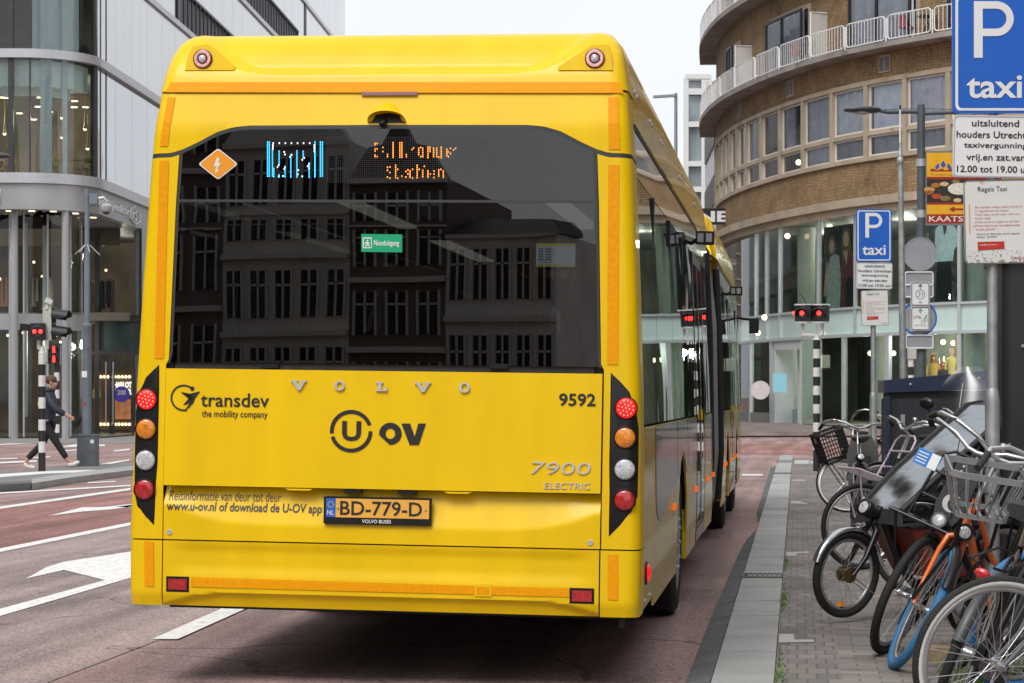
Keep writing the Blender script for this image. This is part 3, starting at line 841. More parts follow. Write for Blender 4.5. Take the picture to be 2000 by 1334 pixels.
for k in range(12):
    a = R(30 * k); m.poly([pf(.066 + .026 * math.cos(a) + .005 * math.cos(b), .71 + .10 * math.sin(a) + .02 * math.sin(b), .004) for b in (0, 1.57, 3.14, 4.71)])
m.build('star_ring', M('plate yellow', (.8, .6, .05)), pl)
m = MB()
for u in (.135, .95): m.lathe([(.005, 0), (.005, .003), (0, .004)], pf(u, .57, .002), (0, -1, 0), 8)
m.build('screws', M('brass', (.5, .33, .08), rough=.3, metal=.8), pl)
# handles under the hatch, number plate lamps, locks
m = MB()
for a, b in ((558, 612), (868, 922)):
    s0_, z_ = RP(a, 951); s1_, _ = RP(b, 953); m.slab([P_(s, .985 + q, .016) for s, q in ((s0_, 0), (s1_, 0), (s1_ - .02, -.009), (s0_ + .02, -.009))], (0, .03, 0))
m.build('hatch_handle', YEL, BUS)
m = MB()
for a, b in ((672, 706), (777, 812)):
    s0_, _ = RP(a, 955); s1_, _ = RP(b, 955); m.slab([P_(s, z, .012) for s, z in ((s0_, .968), (s1_, .968), (s1_, .984), (s0_, .984))], (0, .05, 0))
m.build('plate_lamp', BLACK, BUS)
for q in ((331, 1039), (1153, 1060)):
    s, z = RP(*q); m = MB(); m.lathe([(.014, 0), (.014, .004), (.009, .005), (.008, .002), (0, .002)], P_(s, z, 0), (0, -1, 0), 16); m.build('lock', CHROME, BUS, 40)
# warning diamond, emergency exit sticker
def plate(name, pts, mat, off, lab=None):
    m = MB(); m.poly([P_(*RP(*p), off) for p in pts]); return m.build(name, mat, BUS, None, lab)
def rdiam(cx, cy, a, b, r=.12):
    out = []
    for k, (dx, dy) in enumerate(((a, 0), (0, b), (-a, 0), (0, -b))):
        nx, ny = ((a, 0), (0, b), (-a, 0), (0, -b))[(k + 1) % 4]; px_, py_ = ((a, 0), (0, b), (-a, 0), (0, -b))[k - 1]
        for t in (0, .25, .5, .75, 1):
            A = (dx + (px_ - dx) * r * (1 - t), dy + (py_ - dy) * r * (1 - t)); B = (dx + (nx - dx) * r * t, dy + (ny - dy) * r * t)
            out.append((cx + lerp(A[0], B[0], t), cy + lerp(A[1], B[1], t)))
    return out
plate('warning_diamond', rdiam(426.5, 320.5, 39, 31), WHITED, .005)
plate('warning_diamond', rdiam(426.5, 320.5, 36, 28.5), M('sign orange', (.85, .33, .01), rough=.4), .006)
plate('bolt_symbol', [(425, 307), (430, 311), (426, 318), (432, 318), (424, 331), (429, 331), (421, 339), (422, 329), (425, 325), (418, 325)], WHITED, .007)
plate('exit_sticker', [(706, 492), (786, 493), (786, 458), (706, 457)], M('exit green', (.0, .36, .16), rough=.4), .005)
m = MB(); rtext(m, 'Nooduitgang', 731, 469, 780, 483, .010, 0, .0065)
f = lambda x, y: P_(*RP(x, y), .0065)
rpoly(m, [(709, 485), (726.5, 485), (726.5, 464), (709, 464)], .0062)
m.build('exit_lettering', WHITED, BUS)
m = MB()
rpoly(m, [(711, 483), (725, 483), (725, 466), (711, 466)], .0068); m.build('exit_lettering', M('exit green'), BUS)
m = MB()
for q in ([(716.5, 470), (718.5, 468), (720, 470), (718.5, 472)], [(714, 473), (719, 472), (720, 477), (717, 477)], [(717, 476), (720, 476), (722, 481), (720, 482)], [(717, 476), (719, 477), (715, 482), (713, 481)], [(719, 473), (723, 475), (722, 476), (719, 475)], [(713.5, 473), (715, 473), (713, 477), (712, 476)]): rpoly(m, q, .0072)
m.build('running_figure', WHITED, BUS)
# LED displays: dots a few millimetres wide just behind the surface's face
def dots(name, pts, mat, r=1.5):
    m = MB()
    for x, y in pts:
        s, z = RP(x, y); q = r * .00262; m.poly([P_(s + dx * q, z + dz * q, .003) for dx, dz in ((-.8, -1), (.8, -1), (.8, 1), (-.8, 1))])
    return m.build(name, mat, BUS)
Z8 = lambda x, y: (300 + x / 2.616, 230 + y / 2.616)
blue = []
for x, y0, y1 in ((583, 125, 305), (608, 165, 305), (642, 172, 240), (642, 292, 305), (672, 250, 305), (702, 190, 305), (733, 170, 305), (765, 172, 212), (795, 232, 305), (825, 180, 305), (853, 125, 305), (863, 125, 305), (592, 125, 305), (615, 260, 305), (825, 125, 305)):
    y = y0
    while y <= y1: blue.append(Z8(x, y)); y += 10.2
dots('route_number_display', blue, M('blue diodes', (.02, .3, .5), emit=((.03, .42, .80), 1.7)), 1.35)
wht = [Z8(x, 130) for x in range(612, 815, 31)] + [Z8(610, y) for y in (140, 150, 160)] + [Z8(822, y) for y in (140, 150, 160, 172)]
wht += [Z8(x, y) for x, y in ((668, 175), (672, 188), (706, 190), (698, 200), (640, 242), (634, 252), (672, 252), (668, 262), (640, 300), (662, 298), (760, 215), (770, 205), (795, 238), (788, 248), (740, 268), (737, 290), (760, 300), (795, 260))]
dots('route_number_display', wht, M('white diodes', (.4, .4, .5), emit=((.75, .72, .9), 1.3)), 1.45)
amb = []
def col(x, *ys):
    for y in ys: amb.append((x, y))
def run(x, y0, y1, st=4.0):
    y = y0
    while y <= y1: amb.append((x, y)); y += st
col(733, 280, 283, 291, 295, 303, 306); col(737, 280, 291, 306); col(748, 288, 296); col(757, 302, 306); run(768, 279, 307); run(781, 279, 307); run(785, 279, 307); col(794, 302, 306); col(805, 292); col(808, 289)
run(818, 290, 303); col(822, 288, 306); run(826, 290, 309); run(836, 288, 308); run(840, 288, 296); run(847, 290, 306); run(853, 290, 306); col(857, 307); run(862, 288, 308); run(873, 292, 306); col(876, 306, 297); col(880, 290, 300); col(886, 293); col(890, 290)
col(757, 327, 333, 346); col(762, 326, 337, 348); run(773, 323, 347); col(777, 331, 348); col(785, 344); col(793, 335, 346); col(797, 332, 340); run(801, 334, 347); col(806, 331, 348); run(815, 323, 347); col(819, 331); run(826, 333, 347); col(829, 325); run(836, 334, 347); col(841, 340); col(848, 334, 340, 347); run(857, 332, 347); col(861, 331); run(866, 334, 347)
dots('destination_display', amb, M('amber diodes', (.6, .2, .02), emit=((1, .30, .03), 1.5)), 1.3)
gr = []
for i in range(100):
    for j in range(24):
        gr.append((640 + i * 3.6, 268 + j * 3.8))
dots('destination_display', gr, M('unlit diodes', (.055, .056, .058), rough=.6), .75)

# ---- sides
L1, B0, B1, LEN = 9.1, 9.1, 11.6, 18.7           # end of the rear section, bellows, total length
def SP(y, z, off=0., sg=1): return Vector(((hw(z) + off) * sg, y, z))
YS0 = .13 + .20
def spanel(name, mat, y0, y1, z0, z1, off=0., sg=1, n=6, parent=BUS, smooth=40, arch=None, th=.012):
    mb = MB(); nu = max(2, int((y1 - y0) / .12)) if arch else max(2, int((y1 - y0) / .5))
    def zz(y, j):
        lo = z0
        if arch:
            yc, r = arch; d = abs(y - yc)
            if d < r: lo = max(z0, .48 + math.sqrt(r * r - d * d))
        return lerp(lo, z1, j / n)
    yst = lambda z: 0
    def Q(i, j, o):
        y = lerp(y0, y1, i / nu); z = zz(y, j)
        if y0 <= YS0 + .01 and i == 0: y = prof(z) + RC + .205
        return SP(y, z, o, sg)
    mb.grid(lambda i, j: Q(i, j, off), nu, n)
    per = [(i, 0) for i in range(nu)] + [(nu, j) for j in range(n)] + [(i, n) for i in range(nu, 0, -1)] + [(0, j) for j in range(n, 0, -1)]
    A = [Q(i, j, off) for i, j in per]; B = [Q(i, j, off - th) for i, j in per]; k_ = len(A)
    mb.add(A + B, [((k + 1) % k_, k, k_ + k, k_ + (k + 1) % k_) for k in range(k_)])
    return mb.build(name, mat, parent, smooth)
AX = [3.95, 13.45, 17.0]
G_ = .012
doorspans = [(5.95, 7.45), (14.35, 15.75), (17.45, 18.5)]
for sg in (1, -1):
    segs = [(YS0, 1.15), (1.15 + G_, 3.3), (3.3 + G_, 4.6), (4.6 + G_, 5.93), (7.47, 9.08), (11.65, 12.75), (12.76, 14.15), (14.16, 14.33), (15.77, 16.35), (16.36, 17.43), (18.52, LEN)]
    if sg < 0: segs = [(YS0, 3.3), (3.31, 4.6), (4.61, 9.08), (11.65, 12.75), (12.76, 14.15), (14.16, 16.35), (16.36, 17.6), (17.61, LEN)]
    for a, b in segs:
        ar = next(((yc, .60) for yc in AX if a < yc < b), None)
        spanel('side_panel', YEL_S, a, b, .40 if a < .5 else .34, 1.31, 0, sg, 8, arch=ar)
    # window band: dark tinted panes from the waist to the roof edge
    wins = [(YS0 + .02, 1.5), (1.52, 3.05), (3.07, 4.5), (4.52, 5.93), (7.47, 9.06), (11.68, 13.0), (13.02, 14.33), (15.77, 17.43), (18.52, LEN)]
    if sg < 0: wins = [(YS0 + .02, 1.9), (1.92, 3.5), (3.52, 5.1), (5.12, 7.1), (7.12, 9.06), (11.68, 13.5), (13.52, 15.5), (15.52, 17.3), (17.32, LEN)]
    for a, b in wins: spanel('side_window', TINT_S, a, b, 1.322, 2.56, -.002, sg, 4, th=.004)
    for a, b in ((YS0 + .02, 9.06), (11.68, LEN)):
        spanel('window_header', M('header film', (.02, .021, .022), rough=.1, coat=1, bump=(1.3, .1, 2, .02)), a, b, 2.565, 2.80, -.001, sg, 3)
        spanel('roof_edge', BLACK, a, b, 2.806, 2.830, .003, sg, 2)
    m = MB()
    for a, b in wins: m.box(SP(b + .01, 1.94, -.03, sg), (.02, .05, 1.24))
    m.build('window_pillar', BLACK, BUS)
# grey film on the right side
def spoly(mb, pts, off=.003, sg=1, step=.25):
    mb.poly([SP(y, z, off, sg) for y, z in pts])
m = MB()
m.grid(lambda i, j: SP(lerp(1.16, 3.28, i / 12), lerp(interp([(1.16, .86), (1.28, .80), (1.5, .77), (1.8, .80), (3.28, .93)], lerp(1.16, 3.28, i / 12)), 1.305, j / 4), .003), 12, 4)
m.grid(lambda i, j: SP(lerp(3.32, 4.58, i / 16), lerp(max(.94, .48 + math.sqrt(max(0, .62 ** 2 - (lerp(3.32, 4.58, i / 16) - 3.95) ** 2))), 1.305, j / 3), .003), 16, 3)
m.grid(lambda i, j: SP(lerp(4.62, 5.92, i / 8), lerp(.98, 1.305, j / 3), .003), 8, 3)
m.grid(lambda i, j: SP(lerp(7.48, 9.06, i / 8), lerp(.90, 1.305, j / 3), .003), 8, 3)
m.grid(lambda i, j: SP(lerp(11.66, 12.74, i / 8), lerp(.90, 1.305, j / 3), .003), 8, 3)
m.build('grey_film', GREYP, BUS)
# wheel arches, wheels
def wheel(yc, x, sg, dual):
    w = .29; r = .478; z = .485
    o = (x, yc, z); ax = (sg, 0, 0)
    m = MB(); m.lathe([(.30, -w), (.42, -w), (.465, -w + .03), (r, -w + .07), (r, -.07), (.465, -.03), (.42, -.004), (.36, .0), (.30, -.015)], o, ax, 48, True)
    t = m.build('wheel', M('bus tyre', (.014, .014, .015), rough=.75, noise=(5, .3), bump=(40, .3)), BUS, 35)
    m = MB(); m.lathe([(.305, -.01), (.30, -.03), (.27, -.05), (.22, -.16 if dual else -.04), (.13, -.17 if dual else -.02), (.12, -.03), (.09, -.01), (0, -.01)], o, ax, 40)
    m.build('rim', M('wheel rim', (.42, .42, .43), rough=.4, metal=.6, noise=(20, .2)), t, 35)
    m = MB()
    for k in range(10):
        a = 2 * math.pi * k / 10; m.lathe([(.014, -.17 if dual else -.03), (.014, .0 if dual else .01), (0, .005)], Vector(o) + Vector((0, .165 * math.cos(a), .165 * math.sin(a))), ax, 6)
    m.build('wheel_nuts', CHROME, t)
for sg in (1, -1):
    for k, yc in enumerate(AX):
        wheel(yc, sg * 1.262, sg, k < 2)
        if k < 2: wheel(yc, sg * .92, sg, True)
        m = MB(); n = 20
        m.grid(lambda i, j: Vector((sg * lerp(.6, hw(.8) - .015, j), yc + .63 * math.cos(math.pi * i / n), .48 + .63 * math.sin(math.pi * i / n))), n, 1)
        m.build('wheel_arch', BLACK, BUS, 60)
        m = MB()                                      # yellow return edge of the arch
        m.box((sg * (hw(.45) - .05), yc + .603, .55), (.09, .012, .42)); m.box((sg * (hw(.45) - .05), yc - .603, .41), (.09, .012, .15))
        m.build('arch_edge', YEL, BUS, 60)
# doors on the right side
for a, b in doorspans:
    d = MB(); mid = (a + b) / 2
    for y0, y1 in ((a + .02, mid - .01), (mid + .01, b - .02)):
        for ya, yb in ((y0, y0 + .06), (y1 - .06, y1)): d.grid(lambda i, j: SP(lerp(ya, yb, i), lerp(.36, 2.56, j / 8), .004), 1, 8)
        d.grid(lambda i, j: SP(lerp(y0, y1, i), lerp(.36, .46, j), .004), 1, 1); d.grid(lambda i, j: SP(lerp(y0, y1, i), lerp(2.48, 2.56, j), .004), 1, 1)
    dr = d.build('door', M('door frame grey', (.10, .10, .105), rough=.3, coat=.5), BUS)
    for y0, y1 in ((a + .08, mid - .07), (mid + .07, b - .08)):
        g = MB(); g.grid(lambda i, j: SP(lerp(y0, y1, i), lerp(.46, 2.48, j / 8), .0), 1, 8); g.build('door_pane', TINT_S, dr)
    h = MB()
    h.tube([SP(mid - .05, 1.28, .01), SP(mid - .05, 1.36, .01)], .009, 8); h.build('door_handle', M('handle yellow', (.8, .55, .02), rough=.4), dr, 40)
    # camera above the door
    if a > 17: continue
    c = MB(); c.bar(SP(a + .05, 2.62, 0), SP(a + .02, 2.66, .07), .025, .025); c.box(SP(a, 2.66, .11), (.13, .09, .10), Euler((0, 0, .2)).to_matrix()); cm = c.build('door_camera', BLACK, BUS)
    c = MB()
    for dx in (-.035, .045): c.box(SP(a - .05, 2.66, .105 + dx * .8), (.045, .012, .065), Euler((0, 0, .2)).to_matrix())
    c.build('camera_lens', M('lens grey', (.25, .26, .27), rough=.1, coat=1), cm)
m = MB(); m.bar(SP(18.5, 2.50, 0), SP(18.6, 2.48, .20), .03, .03); m.box(SP(18.6, 2.40, .22), (.13, .06, .2)); m.build('side_mirror', BLACK, BUS)
# side marker lamps and rear side lamp
m = MB()
for y in (2.78, 5.65, 7.8, 9.0, 11.9, 12.6, 14.3, 15.9, 16.5):
    m.box(SP(y, .80 - y * .004, .010), (.018, .065, .040))
m.build('marker_lamp', AMBG, BUS)
y0 = .42
m = MB(); m.lathe([(.062, 0), (.060, .006), (.05, .009)], SP(y0, .575, 0), (1, 0, 0), 24); rl = m.build('side_lamp', BLACK, BUS, 40)
m = MB(); m.lathe([(.047, .004), (.042, .016), (.02, .024), (0, .026)], SP(y0, .575, 0), (1, 0, 0), 20); m.build('side_lamp_lens', REDG, rl, 40)
m = MB(); m.lathe([(.055, 0), (.045, .03), (0, .045)], SP(.30, .58, -.004, -1), (-1, -.2, 0), 16); m.build('side_lamp', REDG, BUS, 40)
m = MB()
for y, z in ((.42, .435), (.75, .435)): m.lathe([(.010, 0), (.010, .006), (0, .008)], SP(y, z, 0), (1, 0, 0), 8)
m.build('bolts', CHROME, BUS)
# vertical and horizontal seams of the rear corner on the side
# roof: side covers with bolts, deck, front pods
RZ = [(2.84, 1.195), (3.0, 1.178), (3.14, 1.155), (3.235, 1.125), (3.275, 1.07)]
for sg in (1, -1):
    for (a, b, lift) in ((.46, 1.65, 0), (1.66, 2.6, 0), (2.61, 4.8, 0), (4.81, 7.0, 0), (7.01, 9.35, 0), (11.7, 13.9, .02), (13.91, 16.2, .02), (16.21, 18.3, .02)):
        mb = MB(); m5 = [(x * sg, z + lift) for z, x in RZ]
        mb.grid(lambda i, j: Vector((m5[j][0], lerp(a, b, i / 4) , m5[j][1])), 4, 4)
        mb.grid(lambda i, j: Vector((m5[j][0] - sg * .05 * i, a, m5[j][1])), 1, 4); mb.grid(lambda i, j: Vector((m5[j][0] - sg * .05 * i, b, m5[j][1])), 1, 4)
        o = mb.build('roof_cover', M('roof cover yellow', (.80, .50, .004), rough=.25, spec=.35, coat=.35, bump=(2.2, .18, 2, .03)), BUS, 50)
        k = MB()
        for y in (a + .14, a + .30):
            k.lathe([(.017, 0), (.015, .006), (.007, .011), (0, .012)], (sg * 1.176, y, 3.02 + lift), (sg, 0, .15), 10)
        k.build('cover_bolt', CHROME, o)
mb = MB(); mb.grid(lambda i, j: Vector((lerp(-1.02, 1.02, i / 2), lerp(.60, 9.35, j), 3.272)), 2, 1); mb.grid(lambda i, j: Vector((lerp(-1.02, 1.02, i / 2), lerp(11.7, 18.5, j), 3.29)), 2, 1)
mb.box((0, 9.35, 3.06), (2.2, .02, .44)); mb.box((0, 11.69, 3.06), (2.2, .02, .44)); mb.box((0, 18.5, 3.06), (2.1, .02, .44))
mb.build('roof', YEL, BUS)
# yellow front of the second roof section, stepped and slanted
mb = MB()
mb.add([Vector((x, y, z)) for x, y, z in ((1.17, 11.0, 2.86), (1.02, 11.55, 3.34), (-1.02, 11.55, 3.34), (-1.17, 11.0, 2.86), (1.19, 11.9, 2.86), (1.04, 11.9, 3.34), (-1.04, 11.9, 3.34), (-1.19, 11.9, 2.86))], [(0, 1, 2, 3), (0, 4, 5, 1), (3, 2, 6, 7), (1, 5, 6, 2)])
mb.build('roof_fairing', YEL, BUS)
mb = MB(); mb.box((0, 10.2, 2.86), (2.3, 1.9, .05)); mb.build('bellows_roof', DARK, BUS)
# bellows
mb = MB(); n = 26
def bel(i, j):
    y = lerp(B0, B1, i / n); k = .045 * (i % 2)
    path = [(-1.21, .42), (-1.25, .9), (-1.21, 2.2), (-1.13, 2.84), (1.13, 2.84), (1.21, 2.2), (1.25, .9), (1.21, .42)]
    x, z = path[j]; return Vector((x - math.copysign(k, x), y, z - (k if z > 2.5 else 0)))
mb.grid(bel, n, 7); mb.build('bellows', M('bellows grey', (.30, .31, .32), rough=.7, noise=(12, .15)), BUS)
mb = MB()
for y in (B0 - .02, B1 + .02):
    for sg in (1, -1): mb.tube([(sg * 1.24, y, .42), (sg * 1.265, y, .9), (sg * 1.235, y, 2.0), (sg * 1.19, y, 2.75)], .035, 8)
mb.build('bellows_frame', RUBBER, BUS, 40)
# floor, engine hump, ceiling, bulkheads, seats inside
mb = MB()
mb.box((0, 4.7, .37), (2.36, 8.6, .06)); mb.box((0, 15.1, .37), (2.36, 7.0, .06))
mb.box((0, .95, .95), (2.3, 1.5, 1.1)); mb.build('floor', DARK, BUS)
mb = MB(); mb.box((0, 4.8, 2.62), (2.32, 8.9, .05)); mb.box((0, 15.1, 2.62), (2.32, 7.0, .05)); mb.build('ceiling', M('bus ceiling', (.30, .30, .31), rough=.6), BUS)
mb = MB()
for y in (2.1, 3.0, 4.9, 8.3, 12.3):
    for x in (-.95, -.5, .5, .95):
        mb.box((x, y, 1.45), (.42, .09, .75), Euler((-.12, 0, 0)).to_matrix()); mb.box((x, y - .2, 1.08), (.42, .42, .09))
mb.build('seats', M('seat cloth', (.05, .05, .06), rough=.9), BUS)
mb = MB()
for x, y in ((-.28, 2.6), (.28, 4.2), (.3, 6.0), (-.3, 7.4)): mb.tube([(x, y, .4), (x, y, 2.6)], .018, 8)
for x in (-.45, .45): mb.tube([(x, 1.8, 2.2), (x, 9, 2.2)], .016, 8)
mb.build('grab_poles', M('handle yellow'), BUS, 40)
mb = MB()
for x in (-.62, .62): mb.box((x, 3.0, 2.588), (.14, 2.2, .012)); mb.box((x, 6.6, 2.588), (.14, 2.4, .012))
mb.build('ceiling_lamp', M('bus ceiling lamp', (.8, .8, .7), emit=((1, .95, .78), 1.0)), BUS)
mb = MB(); mb.box((0, 18.6, 1.7), (2.3, .04, 1.9)); mb.build('front_bulkhead', DARK, BUS)
# timetable screen hanging inside the window
s0, z0 = RP(1040, 518); s1, z1 = RP(1116, 473); yy = prof(2.0) + .10
tf = lambda u, v, w: Vector((lerp(s0, s1, u) * 1.008, yy - w, lerp(z0, z1, v)))
mb = MB(); mb.slab([tf(u, v, 0) for u, v in ((0, 0), (1, 0), (1, 1), (0, 1))], (0, .03, 0)); sc_ = mb.build('timetable_screen', M('screen white', (.5, .5, .5), emit=((.62, .70, .74), 1.9)), BUS)
mb = MB()
for v0, v1 in ((0, .09), (.88, 1)): mb.poly([tf(u, v, .002) for u, v in ((0, v0), (1, v0), (1, v1), (0, v1))])
mb.build('screen_band', M('screen yellow', (.5, .4, .02), emit=((.75, .68, .05), 1.6)), sc_)
mb = MB()
for k in range(6): mb.poly([tf(u, v, .002) for u, v in ((.05, .74 - k * .115), (.43, .74 - k * .115), (.43, .775 - k * .115), (.05, .775 - k * .115))])
mb.build('screen_lines', M('screen grey', (.2, .2, .22)), sc_)
# under the tail: dark chassis
mb = MB(); mb.box((0, 1.7, .44), (2.2, 3.0, .12)); mb.box((0, 6.6, .36), (2.2, 4.2, .06)); mb.tube([(1.19, .10, .40), (1.19, .10, .33)], .016, 8); mb.build('chassis', DARK, BUS)
# ------------------------------------------------------------------ plan curves
class Plan:
    """a facade seen from above: polyline with arc length; off > 0 is towards the street"""
    def __init__(s, pts, side=1):
        s.p = [Vector((x, y, 0)) for x, y in pts]; s.u = [0]
        for a, b in zip(s.p, s.p[1:]): s.u.append(s.u[-1] + (b - a).length)
        s.n = []
        for i in range(len(s.p)):
            t = (s.p[min(i + 1, len(s.p) - 1)] - s.p[max(i - 1, 0)]).normalized()
            s.n.append(Vector((t.y, -t.x, 0)) * side)
    def __call__(s, u, h=0., off=0.):
        u = max(0, min(s.u[-1] - 1e-6, u))
        for i in range(len(s.u) - 1):
            if u <= s.u[i + 1]: break
        t = (u - s.u[i]) / (s.u[i + 1] - s.u[i])
        n = s.n[i].lerp(s.n[i + 1], t).normalized()
        p = s.p[i].lerp(s.p[i + 1], t) + n * off
        return Vector((p.x, p.y, h))
    def at_px(s, px, lo=0, hi=None, off=0.):      # arc length at which the facade crosses a column of the photograph
        hi = s.u[-1] if hi is None else hi
        best = None; N = 3000
        for k in range(N + 1):
            u = lerp(lo, hi, k / N); p = s(u, 0, off); e = abs(1000 + FPX * p.x / p.y - px)
            if best is None or e < best[0]: best = (e, u)
        return best[1]
    def steps(s, u0, u1, st):
        n = max(1, int(math.ceil((u1 - u0) / st))); return [lerp(u0, u1, k / n) for k in range(n + 1)]
    def wall(s, mb, u0, u1, h0, h1, off=0., st=.5, off1=None, uv=False):
        U = s.steps(u0, u1, st); b = len(mb.v)
        o1 = off if off1 is None else off1
        mb.add([q for u in U for q in (s(u, h0, off), s(u, h1, o1))], [(2 * i, 2 * i + 2, 2 * i + 3, 2 * i + 1) for i in range(len(U) - 1)])
        if mb.uv is not None: mb.uv += [q for u in U for q in ((u, h0), (u, h1))]
    def band(s, mb, u0, u1, h0, h1, o0, o1, st=.5):   # solid strip between offsets o0 (inner) and o1 (outer)
        U = s.steps(u0, u1, st); n = len(U)
        vs = [q for u in U for q in (s(u, h0, o0), s(u, h0, o1), s(u, h1, o1), s(u, h1, o0))]; fs = []
        for i in range(n - 1):
            for k in range(4): fs.append((4 * i + k, 4 * i + 4 + k, 4 * i + 4 + (k + 1) % 4, 4 * i + (k + 1) % 4))
        fs += [(0, 1, 2, 3), (4 * n - 1, 4 * n - 2, 4 * n - 3, 4 * n - 4)]
        mb.add(vs, fs)
def spline(pts, n=6):
    out = []
    for i in range(len(pts) - 1):
        p0 = pts[max(i - 1, 0)]; p1 = pts[i]; p2 = pts[i + 1]; p3 = pts[min(i + 2, len(pts) - 1)]
        for k in range(n):
            t = k / n
            out.append(tuple(.5 * (2 * p1[d] + (p2[d] - p0[d]) * t + (2 * p0[d] - 5 * p1[d] + 4 * p2[d] - p3[d]) * t * t + (3 * p1[d] - p0[d] - 3 * p2[d] + p3[d]) * t ** 3) for d in (0, 1)))
    return out + [tuple(pts[-1])]

# ------------------------------------------------------------------ the glass department store on the left
STEEL = M('brushed steel', (.40, .41, .42), rough=.42, metal=.55, noise=(.5, .12), bump=(1.2, .12, 2, .03))
ALU = M('pale aluminium', (.52, .53, .55), rough=.35, metal=.4)
PANEL_ = 0
PANEL = M('white glass cladding', (.62, .65, .69), rough=.12, coat=.6, noise=(.35, .03), bump=(.35, .03, 1, .05))
island(PANEL, .05); streaks(PANEL, (1.2, 1.2, .12), .93, 1.02)
MIRR = M('mirroring cladding glass', (.40, .43, .45), rough=.03, metal=.55, coat=.5, noise=(.4, .05), bump=(.45, .22, 2, .06))
ANTH = M('anthracite frame', (.035, .038, .043), rough=.45)
SGLASS = glass('store glass', (.80, .88, .88), 1.5, bump=(.35, .12), boost=.02)
SGLASS2 = glass('ground floor glass', (.72, .78, .78), 1.45, bump=(.4, .08))
a_ = R(87.3); Rr = 2.2
lp = [(-50, 72), (-24, 72)] + [(-16.3 + Rr * math.sin(a_ * k / 16), 74.2 - Rr * math.cos(a_ * k / 16)) for k in range(17)]
e_ = lp[-1]; lp += [(e_[0] + .047 * k, e_[1] + k) for k in (20, 40, 68)]
LP = Plan(lp)
UA = LP.at_px(38, 30); UC = LP.u[18]; UE = LP.u[-1]
lu = lambda px: LP.at_px(px, 20, UE)
STORE = thing('department_store', 'tall rounded glass department store with steel bands behind the traffic island', 'building', (0, 0, 0))
mb = MB()
for h0, h1, o in ((8.48, 8.82, .22), (12.63, 12.92, .16)): LP.band(mb, 0, UE, h0, h1, -.05, o, .25)
for h in (16.3, 20.0, 23.7, 27.4, 31.1): LP.band(mb, UC - .3, UE, h, h + .22, -.05, .10, 1); LP.band(mb, 0, UC - .3, h, h + .22, -.05, .10, .25)
LP.band(mb, 0, UE, 34, 34.5, -.3, .15, .5)
mb.build('steel_band', ALU, STORE, 40)
mb = MB(); LP.band(mb, 0, UE, 7.62, 8.475, -.2, .10, .2)
fas = mb.build('fascia', STEEL, STORE, 40)
# soffit and its downlights
mb = MB(); U = LP.steps(0, UE, .5)
mb.add([q for u in U for q in (LP(u, 7.63, 0), LP(u, 7.63, -9))], [(2 * i, 2 * i + 1, 2 * i + 3, 2 * i + 2) for i in range(len(U) - 1)])
mb.build('soffit', M('soffit grey', (.16, .16, .165), rough=.6), STORE)
LAMP = M('warm lamp', (1, .9, .7), emit=((1, .80, .5), 2.0))
LAMPS = M('warm shop lamp', (1, .9, .7), emit=((1, .74, .42), 2.6))
def spot(mb, p, r=.09): mb.lathe([(r, 0), (r, -.02), (0, -.02)], p, (0, 0, 1), 10)
mb = MB()
for px, o in ((10, -.6), (116, -.5), (175, -.55), (207, -.45), (60, -.6)): spot(mb, LP(lu(px), 7.625, o), .11)
mb.build('downlight', LAMP, STORE)
# curtain wall of the corner, two storeys and more above
for h0, h1 in ((8.83, 12.62), (12.93, 16.29), (16.53, 19.99), (20.23, 23.69), (23.93, 27.39)):
    mb = MB(); LP.wall(mb, 0, UC, h0, h1, 0, .2); mb.build('curtain_wall', SGLASS, STORE, 60)
    mb = MB()
    for px, w, d in ((22, .085, .05), (184, .10, .05), (-40, .09, .05)):
        u = lu(px); LP.band(mb, u - w, u + w, h0, h1, -.1, d, .1)
    u = lu(58); LP.band(mb, u - .03, u + .03, h0, h1, -.06, .03, .1)
    for px in (196, 207): u = lu(px); LP.band(mb, u - .04, u + .04, h0, h1, -.06, .02, .1)
    mb.build('mullion', ANTH, STORE)
# side cladding
us0 = UC; pan = 2.62
for fl, (h0, h1, mt) in enumerate(((8.83, 12.62, MIRR), (12.93, 16.29, PANEL), (16.53, 19.99, PANEL), (20.23, 23.69, PANEL), (23.93, 27.39, PANEL), (27.63, 31.1, PANEL), (31.33, 34, PANEL))):
    mb = MB(); mb2 = MB(); u = us0; k = 0
    while u < UE - 1:
        e = min(u + pan, UE)
        Z = LP(u).y
        strip = (fl == 2 and 87 < Z < 121) or (fl == 3 and 100 < Z < 121)
        top = h0 if strip else h1
        lo = h0 + (1.55 if strip else 0)
        LP.band(mb, u + .012, e - .012, lo, h1, -.04, .0, 3)
        if strip:
            LP.band(mb2, u, e, lo - .10, lo - .003, -.02, .03, 3); q = u
            for j in range(3): LP.band(mb2, q - .03, q + .03, h0, lo - .1, -.04, .02, 1); q += pan / 3
        u = e; k += 1
    mb.build('cladding', mt, STORE)
    if mb2.v:
        mb2.build('balustrade', ANTH, STORE)
        mb = MB(); LP.wall(mb, us0, UE, h0, h0 + 1.5, -.35, 4); mb.build('strip_window', M('strip window pale', (.55, .57, .60), rough=.1, coat=1), STORE)
mb = MB()
for px, h0, h1 in ((348, 16.53, 19.99), (470, 20.23, 21.8), (596, 20.23, 23.69)):
    u = lu(px); LP.band(mb, u - .25, u + .25, h0, h1, -.05, .05, 1)
mb.build('pilaster', ANTH, STORE)
mb = MB(); LP.wall(mb, UC, UE, 8.5, 34.2, -.12, 3); LP.wall(mb, LP.at_px(292, UC, UE), UE, 0, 8.6, -.12, 3); LP.wall(mb, 0, 2, 8.5, 34.2, -.4, 3); mb.build('wall', M('joint grey', (.16, .17, .18), rough=.7), STORE)
